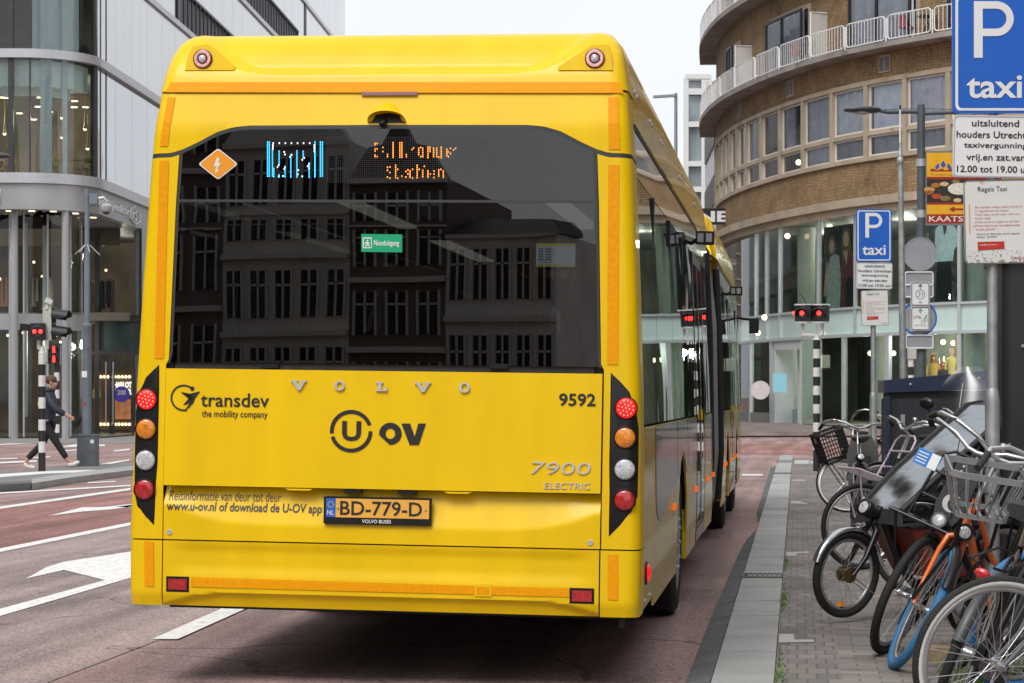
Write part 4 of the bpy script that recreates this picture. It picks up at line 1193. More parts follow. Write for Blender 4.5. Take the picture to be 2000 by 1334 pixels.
# rooms: floors, ceilings, dark back wall, pale bulkhead behind the glass head
mb = MB()
for h in (8.80, 12.55, 16.3, 20.0): mb.add([(-45, 72.3, h), (-16.4, 72.3, h), (-14.6, 74, h), (-14.3, 90, h), (-45, 90, h)], [(0, 1, 2, 3, 4)])
mb.build('floor_slab', M('store ceiling', (.35, .36, .35), rough=.7), STORE)
mb = MB(); mb.box((-30.5, 80.5, 17), (32, .1, 20)); mb.build('back_wall', M('store back wall', (.24, .20, .15), rough=.8, noise=(.5, .5)), STORE)
mb = MB()
LP.wall(mb, 10, UC, 11.75, 12.6, -.35, .25); LP.wall(mb, 10, UC, 11.5, 11.76, -.95, .25)
U = LP.steps(10, UC, .3); mb.add([q for u in U for q in (LP(u, 11.75, -.35), LP(u, 11.75, -.95))], [(2 * i, 2 * i + 1, 2 * i + 3, 2 * i + 2) for i in range(len(U) - 1)])
mb.build('bulkhead', M('pale green bulkhead', (.80, .90, .86), rough=.6), STORE, 50)
mb = MB()
for px in (88, 101, 136): u = lu(px); LP.wall(mb, u - .12, u + .10, 8.85, 16.2, -.28, .1)
LP.wall(mb, lu(62), lu(180), 13, 16.2, -.5, .2)
mb.build('blind', M('sheer blind', (.66, .74, .76), rough=.8), STORE)
mb = MB(); random.seed(3)
for px, py, Z in ((5, 190, 76), (15, 191, 77), (38, 221, 78), (78, 190, 75.5), (74, 208, 77), (97, 218, 78), (92, 245, 79), (66, 233, 79), (146, 197, 76), (167, 209, 76.5), (145, 209, 77)):
    p = at(px, py, Z); mb.lathe([(.12, 0), (.11, -.02), (0, -.02)], p, (0, 0, 1), 8)
mb.build('ceiling_spot', LAMPS, STORE)
for px, py in ((9, 261), (121, 268), (171, 290), (121, 230), (166, 252)):
    p = at(px, py, 75.5); m = MB(); m.tube([p + Vector((0, 0, .22)), p + Vector((0, 0, 1.2))], .012, 5); m.lathe([(.02, .45), (.035, .2), (.075, .0), (.07, 0)], p, (0, 0, 1), 10)
    o = m.build('pendant_lamp', M('pendant cream', (.6, .5, .3), rough=.5), STORE, 40)
    m = MB(); m.ball(p, .06, 8, 6); m.build('bulb', LAMPS, o)
for x_, y_, z_, w_ in ((-18.5, 76, 11.2, 220), (-15.8, 76.5, 11.2, 160), (-21, 77, 6.6, 220), (-16.6, 78, 3.3, 160), (-15.3, 84, 6.8, 200), (-15.2, 82.6, 3.2, 120), (-19.5, 79, 3.3, 160)): lamp(STORE, (x_, y_, z_), w_ * .42, (1, .87, .70))  # fill lights added near the lit spots to brighten the store rooms
# sign on the fascia
sf = lambda u, v, w: LP(u, v, .13 + w)
sgn = MB(); fit_text(sgn, 'de Bijenkorf', sf, lu(178), 7.83, lu(250), 8.22, .01, depth=.02)
c = lu(257); hexa = [(c + .95 * math.cos(R(60 * k + 30)), 8.03 + .33 * math.sin(R(60 * k + 30))) for k in range(6)]
for k in range(6):
    if k == 0: continue
    a, b = hexa[k], hexa[(k + 1) % 6]; sgn.bar(sf(a[0], a[1], .01), sf(b[0], b[1], .01), .05, .03)
for a, b in (((-.35, .10), (-.35, -.14)), ((-.35, -.14), (.1, -.2)), ((.1, -.2), (.3, -.03)), ((.3, -.03), (-.1, .05)), ((-.1, .05), (.3, .18))): sgn.bar(sf(c + a[0], 8.03 + a[1], .01), sf(c + b[0], 8.03 + b[1], .01), .05, .03)
sgn.build('store_lettering', WHITED, fas)
m = MB(); m.poly([sf(lu(-12), 7.75, .02), sf(lu(2), 7.75, .02), sf(lu(2.5), 8.3, .02), sf(lu(-12), 8.3, .02)]); m.build('store_lettering', WHITED, fas)
# entrance drum with steel columns and band
m = MB()
for px in (28, 128): m.lathe([(.13, 0), (.13, 7.63)], (X_(px, 72.6), 72.6, 0), (0, 0, 1), 16)
m.build('column', STEEL, STORE, 40)
cx, cz, rd = X_(62, 75.2), 75.2, 1.75
arc = lambda r, h0, h1, a0=160, a1=390, n=28: [[(cx + r * math.cos(R(lerp(a0, a1, k / n))), cz + r * math.sin(R(lerp(a0, a1, k / n))), h) for h in (h0, h1)] for k in range(n + 1)]
def drum(mb, r, h0, h1):
    A = arc(r, h0, h1); mb.add([p for q in A for p in q], [(2 * i, 2 * i + 2, 2 * i + 3, 2 * i + 1) for i in range(len(A) - 1)])
m = MB(); drum(m, rd + .05, 3.68, 4.22); m.build('drum_band', STEEL, STORE, 50)
m = MB(); drum(m, rd, .05, 3.67); drum(m, rd, 4.23, 7.6); m.build('drum_glass', SGLASS2, STORE, 50)
m = MB()
for a in (180, 212, 243, 258, 274, 300, 330): m.lathe([(.035, .05), (.035, 7.6)], (cx + rd * math.cos(R(a)), cz + rd * math.sin(R(a)), 0), (0, 0, 1), 8)
m.build('drum_posts', ALU, STORE, 40)
# ground floor glazing to the right of the drum
gz = 80.0; gx = lambda px: X_(px, gz); gh = lambda py: H + (HOR - py) / FPX * gz
m = MB()
for px in (160, 190, 276): m.box((gx(px), gz, 3.8), (.16, .16, 7.6))
m.box(((gx(150) + gx(283)) / 2, gz, gh(622)), (2.6, .14, .25)); m.box(((gx(150) + gx(283)) / 2, gz, gh(689)), (2.6, .141, .14))
for px in (176, 216, 222, 262): m.box((gx(px), gz - .02, 1.5), (.09, .10, 3.0))
m.build('glazing_frame', ANTH, STORE)
m = MB(); m.add([(gx(140), gz + .03, .04), (gx(285), gz + .03, .04), (gx(285), gz + .03, 7.6), (gx(140), gz + .03, 7.6)], [(0, 1, 2, 3)]); gl_ = m.build('shop_window', SGLASS2, STORE)
m = MB(); m.add([(gx(190), gz + .1, gh(684)), (gx(285), gz + .1, gh(684)), (gx(285), gz + .1, gh(628)), (gx(190), gz + .1, gh(628))], [(0, 1, 2, 3)])
m.add([(gx(150), gz + .1, 0), (gx(176), gz + .1, 0), (gx(176), gz + .1, 7.6), (gx(150), gz + .1, 7.6)], [(0, 1, 2, 3)]); m.build('spandrel', M('spandrel teal', (.16, .21, .21), rough=.3), STORE)
m = MB(); m.box((gx(288), gz - .3, 3.8), (.22, .5, 7.6)); m.lathe([(.22, 0), (.22, 7.6)], (gx(264), gz + 1.0, 0), (0, 0, 1), 16); m.build('pier', M('pier grey', (.42, .45, .45), rough=.5), STORE)
for px in (208, 222):
    m = MB(); m.tube([(gx(px), gz - .09, .4), (gx(px), gz - .09, 2.7)], .03, 8); m.build('door_handle', STEEL, STORE, 40)
m = MB(); m.lathe([(.30, 0), (.30, .012), (0, .012)], (gx(238), gz - .03, gh(770)), (0, -1, 0), 24); stk = m.build('door_sticker', M('sticker violet', (.09, .06, .42), rough=.5), STORE)
m = MB(); fit_text(m, '200', lambda u, v, w: Vector((gx(238) + u, gz - .05, gh(770) + v)), -.15, -.02, .15, .15, .01); m.build('sticker_lettering', WHITED, stk)
m = MB(); m.slab([(gx(181), gz - .04, gh(777)), (gx(197), gz - .04, gh(777)), (gx(197), gz - .04, gh(762)), (gx(189), gz - .04, gh(755)), (gx(181), gz - .04, gh(762))], (0, .01, 0)); m.build('door_sticker', M('sticker green', (.28, .33, .06), rough=.5), STORE)
m = MB(); m.box((-24, 88, 3.8), (22, .2, 7.7)); m.box((-13.7, 100, 3.8), (.2, 36, 7.7)); m.build('back_wall', M('store back wall'), STORE)
m = MB(); m.add([(-45, 74, .06), (-13.8, 74, .06), (-13.4, 90, .06), (-45, 90, .06)], [(0, 1, 2, 3)]); m.box((-25, 83.6, 4.35), (22, 8, .3)); m.build('floor_slab', M('store floor', (.16, .14, .12), rough=.4), STORE)
m = MB()
for px, py, Z in ((0, 545, 79), (66, 512, 81), (82, 540, 82), (136, 480, 80), (134, 492, 82), (174, 496, 79.8 + 2), (202, 478, 83), (207, 528, 83), (15, 655, 84), (62, 655, 84), (45, 650, 84), (110, 655, 84), (118, 668, 86)):
    p = at(px, py, Z); m.ball(p, .05, 8, 5)
m.build('shop_spot', LAMPS, STORE)
m = MB()
for px, Z in ((50, 78), (87, 79)):
    m.box((X_(px, Z), Z, 4.2), (.12, .12, 7.0))
m.build('inner_column', M('pale teal column', (.42, .52, .50), rough=.6), STORE)
# clothes rails behind the first floor glass, marquee sign, chairs upstairs: things of their own
def rail(px0, px1, Z, pal, lab):
    t = thing('clothes_rail', lab, 'clothes rail', (X_((px0 + px1) / 2, Z), Z, 4.5), group='clothes rails behind the store glass')
    w = X_(px1, Z) - X_(px0, Z); m = MB()
    m.tube([(-w / 2, 0, 0), (-w / 2, 0, 1.3), (w / 2, 0, 1.3), (w / 2, 0, 0)], .02, 6); m.build('frame', ANTH, t)
    random.seed(px0); x = -w / 2 + .05; bins = {}
    while x < w / 2 - .05:
        c = random.choice(pal); q = bins.setdefault(c, MB()); d = .09 + random.random() * .05; b = .05 + random.random() * .35
        q.slab([(x, -.2, b), (x + d, -.2, b), (x + d * .8, -.2, 1.2), (x + d * .5, -.2, 1.26), (x + d * .2, -.2, 1.2)], (0, .4, 0)); x += d + .02
    for c, q in bins.items(): q.build('garments', M('cloth %d' % (hash(c) % 9999), c, rough=.9), t)
rail(0, 27, 79.0, [(.45, .25, .12), (.35, .18, .1), (.5, .35, .2)], 'clothes rail of rust and tan garments at the far left of the store')
rail(54, 100, 79.2, [(.42, .30, .16), (.05, .05, .05), (.5, .47, .40), (.2, .19, .17)], 'clothes rail of cream, tan and black garments above the traffic lights')
rail(152, 186, 81, [(.05, .05, .05), (.45, .30, .15), (.25, .2, .17)], 'clothes rail of mostly dark garments behind the camera pole')
rail(188, 222, 81, [(.05, .05, .05), (.35, .18, .08), (.12, .14, .10), (.2, .08, .1)], 'clothes rail of dark and brown garments right of the camera pole')
sz = 82.0
t = thing('marquee_sign', 'glowing shop sign framed with round bulbs inside the store entrance', 'sign', (X_(222, sz), sz, 0))
m = MB(); m.box((0, .1, gh(782)), (1.5, .1, 2.2)); m.build('panel', M('sign panel dark', (.10, .06, .04), rough=.7), t)
LW = M('lit lettering', (1, .95, .85), emit=((1, .9, .75), 1.3))
m = MB(); f = lambda u, v, w: Vector((u, -w, v))
fit_text(m, 'CHARLOT', f, X_(217, sz) - X_(222, sz), gh(757), X_(257, sz) - X_(222, sz), gh(745), .03, depth=.03); fit_text(m, 'TILBUR', f, X_(223, sz) - X_(222, sz), gh(771), X_(257, sz) - X_(222, sz), gh(759), .03, depth=.03); m.build('lettering', LW, t)
m = MB()
pts = [(190 + 7 * k, 735) for k in range(10)] + [(190, 735 + 8 * k) for k in range(1, 13)] + [(190 + 7 * k, 830) for k in range(10)]
for px, py in pts: m.ball((X_(px, sz) - X_(222, sz), -.02, gh(py)), .055, 8, 5)
m.build('bulbs', M('marquee bulb', (1, .9, .6), emit=((1, .74, .36), 3)), t)
m = MB(); m.box((X_(237, sz) - X_(222, sz), -.02, gh(800)), (.72, .03, .75)); m.build('poster', M('peach poster', (.7, .25, .10), rough=.6, noise=(4, .6), emit=((.8, .3, .12), .25)), t)
CHW = M('pale wood', (.62, .48, .27), rough=.5)
def chair(px, py, Z, rz, lab):
    p = at(px, py, Z); t = thing('chair', lab, 'chair', (p.x, p.y, 8.82), (0, 0, rz), 'pale wooden chairs upstairs in the store')
    m = MB(); m.box((0, 0, .46), (.46, .44, .04)); m.build('seat', CHW, t)
    for x in (-.2, .2):
        for y in (-.19, .19):
            m = MB(); m.bar((x * .8, y * .5, .45), (x * 1.25, y * 1.3, 0), .045, .045); m.build('leg', CHW, t)
    m = MB(); m.grid(lambda i, j: Vector((.27 * math.cos(R(200 + 140 * i / 10)) * -1, .10 - .27 * math.sin(R(200 + 140 * i / 10)), .62 + .16 * j)), 10, 1)
    for k in (0, 5, 10): m.bar((-.27 * math.cos(R(200 + 14 * k)), .10 - .27 * math.sin(R(200 + 14 * k)), .46), (-.27 * math.cos(R(200 + 14 * k)), .10 - .27 * math.sin(R(200 + 14 * k)), .64), .03, .03)
    m.build('backrest', CHW, t)
chair(98, 333, 74.2, 2.8, 'pale wooden chair facing away beside the round table upstairs')
chair(158, 333, 75.0, -1.9, 'pale wooden chair right of the round table, near the curved corner')
chair(31, 333, 74.4, 1.2, 'pale wooden chair right of the dark mullion, above the left lamp')
chair(8, 333, 75.2, -.6, 'pale wooden chair at the very left of the upstairs window')
p = at(127, 333, 75.0); t = thing('table', 'round pale table between two chairs upstairs in the store', 'table', (p.x, p.y, 8.82))
m = MB(); m.lathe([(.55, .72), (.55, .75), (0, .75)], n=24); m.build('tabletop', CHW, t, 40)
m = MB(); m.lathe([(.25, 0), (.24, .02), (.03, .05), (.03, .72)], n=16); m.build('pedestal', ANTH, t, 40)

# ------------------------------------------------------------------ the curved brick building on the right
BRICK = brickmat('yellow brown brick', (.365, .245, .125), (.25, .155, .075), (.15, .10, .052), .27, .09, .018, .5, uv=True, rot=.75, rough=.85)
STONE = M('beige stone', (.40, .33, .24), rough=.75, noise=(1.2, .16), spots=(1.4, .64, (.28, .23, .17)))
CONC = M('balcony concrete', (.27, .245, .22), rough=.85, noise=(.7, .22), spots=(.9, .58, (.19, .17, .15)))
RAILW = M('white railing', (.76, .76, .76), rough=.45)
FRAMEW = M('white window frame', (.66, .63, .58), rough=.5)
DFR = M('dark window frame', (.02, .022, .03), rough=.4)
CURT = M('curtain', (.80, .84, .90), rough=.9, noise=(3, .12))
BGLASS = glass('house glass', (.93, .96, .98), 1.5, boost=.04)
TGLASS = glass('shop glass', (.74, .92, .87), 1.34, bump=(.3, .06), boost=.0)
slabpts = spline([(9.45, 109), (9.22, 106.7), (8.72, 101), (8.75, 96), (9.28, 91.1), (10.52, 85.5), (12.38, 80.7), (15.33, 76.5), (19, 73.2), (23.5, 70.8), (29, 69.3), (38, 68.6)], 6)
RPn = Plan(slabpts)
b0 = RPn.at_px(1367, 0, 12) ; US = 2.4                 # the balcony's end
ru = lambda px, off=0.: RPn.at_px(px, 8, None, off)
W0 = -.80                                              # the wall stands behind the balcony edge
uE = RPn.u[-1]
BB = thing('brick_building', 'curved yellow brown brick building with white railed balconies above a glass shopfront', 'building')
mb = MB(); mb.uv = []
for h0, h1 in ((8.80, 10.16), (13.14, 14.1), (14.28, 17.65), (17.86, 21.2), (21.4, 25)): RPn.wall(mb, 0, uE, h0, h1, W0, .4)
# the straight flank that runs back along the street
back = RPn(0, 0, W0)
fl = [back, back + DV * 40]
b_ = len(mb.v); mb.add([fl[1] + Vector((0, 0, 3)), fl[0] + Vector((0, 0, 3)), fl[0] + Vector((0, 0, 25)), fl[1] + Vector((0, 0, 25))], [(0, 1, 2, 3)]); mb.uv += [(-40, 3), (0, 3), (0, 25), (-40, 25)]
mb.build('wall', BRICK, BB, 60)
mb = MB()
RPn.band(mb, 0, uE, 8.22, 8.50, W0 - .2, W0 + .16, .4); RPn.band(mb, 0, uE, 8.50, 8.80, W0 - .2, W0 + .34, .4)
RPn.band(mb, 0, uE, 10.16, 10.32, W0 - .2, W0 + .10, .4); RPn.band(mb, 0, uE, 12.98, 13.14, W0 - .2, W0 + .10, .4); RPn.band(mb, 0, uE, 11.10, 11.26, W0 - .2, W0 + .06, .4)
mb.build('cornice', STONE, BB, 50)
mb = MB()
for h in (14.1, 17.65, 21.2): RPn.band(mb, US, uE, h, h + .19, W0 - .1, 0, .3)
mb.build('balcony_slab', CONC, BB, 50)
mpx = [1930, 1854, 1769, 1693, 1626.5, 1570, 1525, 1488, 1459]
mu = [ru(p, W0) for p in mpx]
step = mu[-2] - mu[-1]
for k in range(1, 7): mu.append(mu[8] - 1.75 * k)
mu = [m_ for m_ in mu if m_ > .2]
mb = MB()
for u in mu: RPn.band(mb, u - .11, u + .11, 10.32, 12.98, W0 - .2, W0 + .09, .2)
mb.build('window_post', STONE, BB)
random.seed(5)
def window(u0, u1, h0, h1, fm, fw=.06, curtain=True, mid=None, off=W0):
    m = MB()
    for a, b, c, d in ((u0, u0 + fw, h0, h1), (u1 - fw, u1, h0, h1), (u0 + fw, u1 - fw, h0, h0 + fw), (u0 + fw, u1 - fw, h1 - fw, h1)): RPn.band(m, a, b, c, d, off - .12, off - .03, .6)
    if mid: RPn.band(m, mid - .05, mid + .05, h0 + fw, h1 - fw, off - .12, off - .03, .6)
    w = m.build('window', fm, BB)
    m = MB(); RPn.wall(m, u0 + fw, u1 - fw, h0 + fw, h1 - fw, off - .08, .6); m.build('pane', BGLASS, w)
    if curtain:
        m = MB(); n = max(10, int((u1 - u0) * 14)); g0, g1 = curtain if isinstance(curtain, tuple) else (0, 1)
        a, b = lerp(u0, u1, g0), lerp(u0, u1, g1)
        m.grid(lambda i, j: RPn(lerp(a, b, i / n), lerp(h0, h1, j), off - .20 + .05 * math.sin(i * 1.9) + .03 * math.sin(i * .7 + u0)), n, 1)
        m.build('curtain', CURT, w, 60)
for i, (a, b) in enumerate(zip(mu[1:] + [None], mu)):
    if a is None: break
    cu = True if i < 5 else ((.0, .45) if i % 2 else (.3, 1) if i == 5 else False)
    window(a + .115, b - .115, 11.265, 12.975, FRAMEW, .07, cu)
    window(a + .115, b - .115, 10.325, 11.095, FRAMEW, .07, True if i < 5 else False)
mb = MB(); RPn.wall(mb, 0, uE, 9, 25, W0 - 1.6, 1); mb.build('inner_wall', M('room wall', (.16, .155, .15), rough=.9), BB)
mb = MB()
for u, h in ((mu[5] + .6, 12.3), (mu[6] + .5, 11.0), (mu[6] - .4, 10.9)): mb.ball(RPn(u, h, W0 - .9), .12, 8, 6)
mb.build('room_lamp', LAMP, BB)
# balcony doors with stone surrounds
_t = CURT.node_tree; _b = _t.nodes['Principled BSDF']; _s = _b.inputs['Base Color'].links[0].from_socket       # no two curtains hang equally bright
_o = _t.nodes.new('ShaderNodeObjectInfo'); _r = _t.nodes.new('ShaderNodeMapRange'); _r.inputs[3].default_value = .55; _r.inputs[4].default_value = 1.1
_m = _t.nodes.new('ShaderNodeMix'); _m.data_type = 'RGBA'; _m.blend_type = 'MULTIPLY'; _m.inputs[0].default_value = 1
_t.links.new(_o.outputs['Random'], _r.inputs[0]); _t.links.new(_s, _m.inputs[6]); _t.links.new(_r.outputs[0], _m.inputs[7]); _t.links.new(_m.outputs[2], _b.inputs['Base Color'])
def bdoor(pa, pb, h0, h1, mid=None, cu=True):
    u0, u1 = ru(pa, W0), ru(pb, W0); m = MB()
    RPn.band(m, u0 - .18, u0, h0, h1 + .18, W0 - .1, W0 + .08, .4); RPn.band(m, u1, u1 + .18, h0, h1 + .18, W0 - .1, W0 + .08, .4); RPn.band(m, u0, u1, h1, h1 + .18, W0 - .1, W0 + .08, .4)
    m.build('door_surround', STONE, BB)
    m = MB(); RPn.wall(m, u0, u1, h0, h1, W0 + .01, .4); m.build('door_recess', M('door recess', (.05, .05, .055), rough=.9), BB)
    m_ = lerp(u0, u1, .48) if mid is None else mid
    window(u0 + .02, u1 - .02, h0 + .02, h1 - .02, DFR, .09, cu, m_, W0 + .42)
for hh in (14.29, 17.85):
    bdoor(1511, 1582, hh, hh + 2.25); bdoor(1672, 1792, hh, hh + 2.5, None); bdoor(1434, 1446, hh, hh + 2.2); bdoor(1862, 1950, hh, hh + 2.4)
# vents in the upper brick band
for px in (1729, 1544, 1445):
    u = ru(px, W0); m = MB(); RPn.band(m, u - .33, u + .33, 13.33, 13.98, W0 - .05, W0 + .05, .3); v = m.build('vent', STONE, BB)
    m = MB()
    for k in (-1, 1): RPn.band(m, u + k * .16 - .12, u + k * .16 + .12, 13.40, 13.91, W0 + .04, W0 + .056, .3)
    m.build('vent_grille', M('vent grey', (.14, .14, .15), rough=.6), v)
# railings, one part each
posts = [ru(p) for p in (1905, 1819, 1728, 1648, 1580, 1519, 1472, 1433, 1404)]
st_ = 2.1
while posts[-1] - st_ > US: posts.append(posts[-1] - st_)
posts = [uE - 8, uE - 5.5][:0] + posts
for h in (14.36, 17.92):
    for a, b in zip(posts[1:], posts):
        m = MB(); g = .09; o = -.06; lo, hi = h, h + .86
        q = [(a + g, lo + .1), (a + g, hi - .1), (a + g + .04, hi - .03), (a + g + .11, hi), (b - g - .11, hi), (b - g - .04, hi - .03), (b - g, hi - .1), (b - g, lo + .1), (b - g - .04, lo + .03), (b - g - .11, lo), (a + g + .11, lo), (a + g + .04, lo + .03)]
        m.tube([RPn(u, z, o) for u, z in q], .026, 6, True)
        n = max(6, int((b - a) / .19))
        for k in range(1, n): u = lerp(a + g, b - g, k / n); m.tube([RPn(u, lo, o), RPn(u, hi, o)], .013, 5)
        m.tube([RPn(a, h - .1, o), RPn(a, hi - .08, o)], .03, 6)
        m.build('railing', RAILW, BB)
    for px in (1580, 1433):
        u = ru(px); m = MB(); m.bar(RPn(u, h + .8, -.08), RPn(u, h + .8, W0 - .1), 1.75, .04, (0, 0, 1)) if False else m.slab([RPn(u, h, -.10), RPn(u, h, W0 + .02), RPn(u, h + 1.72, W0 + .02), RPn(u, h + 1.72, -.10)], (.05, .02, 0)); m.build('balcony_screen', M('frosted screen', (.55, .54, .50), rough=.5), BB)
        m = MB(); m.tube([RPn(u, h, -.08), RPn(u, h + 1.74, -.08), RPn(u, h + 1.74, W0 + .02)], .035, 6); m.build('screen_frame', RAILW, BB)
def balcset(px, lab1, lab2):
    u = ru(px); p = RPn(u, 14.29, -.42)
    t = thing('balcony_table', lab1, 'table', p); m = MB(); m.lathe([(.36, .70), (.36, .73), (0, .73)], n=18); m.build('tabletop', DFR, t)
    m = MB()
    for k in range(3): a = R(120 * k); m.tube([(.3 * math.cos(a), .3 * math.sin(a), 0), (-.1 * math.cos(a), -.1 * math.sin(a), .7)], .015, 6)
    m.build('leg', DFR, t)
    q = RPn(u - 1.0, 14.29, -.42); t = thing('balcony_chair', lab2, 'chair', q, (0, 0, .6)); C = M('chair red', (.28, .08, .09), rough=.7)
    m = MB(); m.box((0, 0, .45), (.42, .42, .04)); m.build('seat', C, t); m = MB(); m.box((-.2, 0, .68), (.04, .42, .42)); m.build('backrest', C, t)
    for x in (-.18, .18):
        for y in (-.18, .18): m = MB(); m.tube([(x, y, 0), (x, y, .44)], .014, 6); m.build('leg', RAILW, t)
balcset(1563, 'round dark table on the balcony left of the white screen', 'small red chair on the balcony left of the white screen')
balcset(1795, 'round dark table on the balcony near the parking sign', 'small red chair on the balcony near the parking sign')
# shopfront: upper glass, pale band, lower glass
mb = MB(); RPn.wall(mb, 0, uE, 4.76, 8.22, W0 - .12, .5); mb.build('shop_window', TGLASS, BB, 60)
mb = MB(); RPn.wall(mb, 0, uE, 3.75, 4.72, W0 - .13, .5); mb.build('spandrel_band', M('pale teal band', (.50, .64, .60), rough=.25, coat=.6, noise=(.4, .1)), BB, 60)
mb = MB(); ud = ru(1502, W0); RPn.wall(mb, 0, ud, .3, 3.72, W0 - .12, .5); RPn.wall(mb, ru(1560, W0), uE, .3, 3.72, W0 - .12, .5); mb.build('shop_window', TGLASS, BB, 60)
mb = MB()
for px in (1472, 1493, 1519, 1594, 1667, 1871, 1937): u = ru(px, W0); RPn.band(mb, u - .07, u + .07, 3.7, 8.22, W0 - .2, W0 - .04, .3)
for px in (1462, 1502, 1644, 1731, 1871, 1937): u = ru(px, W0); RPn.band(mb, u - .09, u + .09, .3, 3.7, W0 - .2, W0 - .04, .3)
RPn.band(mb, 0, uE, 4.70, 4.79, W0 - .2, W0 - .03, .5); RPn.band(mb, 0, uE, 3.66, 3.78, W0 - .2, W0 - .02, .5)
mb.build('shop_frame', M('shop frame', (.50, .54, .55), rough=.4, metal=.3), BB)
mb = MB(); RPn.band(mb, 0, ud, .2, .75, W0 - .3, W0 - .05, .5); mb.build('plinth', M('plinth stone', (.16, .17, .17), rough=.5), BB)
mb = MB(); RPn.wall(mb, 0, uE, .3, 8.3, W0 - 7, 1); mb.slab([RPn(.1, .3, W0 - .3), RPn(.1, .3, W0 - 12), RPn(.1, .3, W0 - 12) + DV * .2, RPn(.1, .3, W0 - .3) + DV * .2], (0, 0, 24)); mb.build('back_wall', M('shop back wall', (.26, .26, .22), rough=.9, noise=(.4, .5)), BB)
mb = MB()
for h in (.33, 4.2, 8.25):
    U = RPn.steps(0, uE, .8); mb.add([q for u in U for q in (RPn(u, h, W0 - .25), RPn(u, h, W0 - 7.2))], [(2 * i, 2 * i + 2, 2 * i + 3, 2 * i + 1) for i in range(len(U) - 1)])
mb.build('floor_slab', M('shop floor', (.30, .29, .27), rough=.6), BB)
mb = MB()
for px, w in ((1575, .36), (1720, .36), (1905, .42), (1950, .40)): p = RPn(ru(px, W0 - 1), 0, W0 - 1.0); mb.lathe([(w, .33), (w, 8.2)], (p.x, p.y, 0), (0, 0, 1), 20)
mb.build('column', M('pale shop column', (.50, .50, .45), rough=.7), BB, 40)
mb = MB()
for px, py in ((1538, 461), (1621, 443), (1493, 620), (1480, 650)): p = at(px, py, 86); mb.ball(p, .11, 8, 6)
for px, py in ((1815, 672), (1842, 668), (1800, 690), (1862, 670), (1745, 690), (1700, 690)): p = at(px, py, 82); mb.ball(p, .10, 8, 6)
mb.build('shop_spot', LAMPS, BB)
mb = MB(); u0, u1 = ru(1740, W0), ru(1868, W0); RPn.wall(mb, u0, u1, .4, 3.6, W0 - 3.2, .6); mb.build('display_wall', M('warm display wall', (.34, .22, .10), rough=.8, noise=(1, .5)), BB)
for px, h_, o_, w_ in ((1840, 3.4, -2.2, 200), (1800, 3.4, -2.2, 120), (1700, 3.4, -3, 150), (1560, 3.4, -3, 150), (1480, 3.4, -2.5, 120), (1640, 7.8, -3, 220), (1540, 7.8, -3, 200), (1850, 7.8, -3, 200), (1480, 7.8, -3, 150), (1610, 3.3, -6, 320), (1520, 3.3, -4, 220)): lamp(BB, RPn(ru(px, W0), h_, W0 + o_), w_ * .42, (1, .92, .80))  # fill lights added to brighten the shop and its dark end wall
# entrance: reveal, open glass door, notice
mb = MB(); ua, ub = ru(1508, W0), ru(1558, W0)
RPn.band(mb, ua - .05, ua + .03, .32, 3.66, W0 - 1.2, W0 - .1, .3); RPn.band(mb, ub - .05, ub + .12, .32, 3.66, W0 - 1.0, W0 - .1, .3); RPn.band(mb, ua, ub, 3.3, 3.66, W0 - .3, W0 - .1, .3)
dr = mb.build('shop_door', M('door frame pale', (.46, .50, .50), rough=.4), BB)
mb = MB(); RPn.wall(mb, ua, ub, .9, 3.3, W0 - .9, .5); mb.build('pane', TGLASS, dr)
mb = MB(); RPn.wall(mb, ua, ub, .32, .9, W0 - .85, .5); mb.build('door_panel', M('door teal', (.20, .29, .27), rough=.4), dr)
mb = MB(); p = at(1523, 748, 87.4); mb.box(p, (.55, .04, .75)); mb.build('notice', M('notice blue', (.20, .42, .50), rough=.5, emit=((.2, .45, .55), .3)), BB)
mb = MB(); p = at(1612, 706, 84.0); mb.box(p, (.35, .05, .5)); mb.build('notice', M('notice white', (.55, .55, .52)), BB)
mb = MB(); p = at(1485, 762, 88.2); mb.lathe([(.38, 0), (.38, .03), (0, .03)], p, (0, -1, 0), 24); mb.build('window_sticker', M('sticker white', (.70, .62, .62)), BB)
# photo posters behind the upper shop glass
def figure(mb, fm, parts):
    for pts in parts: mb.poly([fm(x, y, 0) for x, y in pts])
def ell(cx, cy, a, b, n=16): return [(cx + a * math.cos(2 * math.pi * k / n), cy + b * math.sin(2 * math.pi * k / n)) for k in range(n)]
def poster(pa, pb, h0, h1, lab, layers, bgc):
    u0, u1 = ru(pa, W0), ru(pb, W0)
    p = RPn((u0 + u1) / 2, h0, W0 - .4); t = thing('fashion_poster', lab, 'poster', p, group=None)
    fm = lambda k: (lambda x, y, w: RPn(lerp(u0, u1, x), lerp(h0, h1, y), W0 - .22 + k * .004) - p)
    m = MB(); U = [k / 6 for k in range(7)]
    m.add([fm(0)(x, y, 0) for x in U for y in (0, 1)], [(2 * i, 2 * i + 2, 2 * i + 3, 2 * i + 1) for i in range(6)]); m.build('sheet', bgc, t)
    for k, (mt, polys) in enumerate(layers):
        m = MB(); figure(m, fm(k + 1), polys); m.build('print', mt, t)
SKIN = M('printed skin', (.62, .38, .27), rough=.6, noise=(2, .2)); HAIR = M('printed hair', (.22, .12, .07), rough=.7, noise=(5, .4))
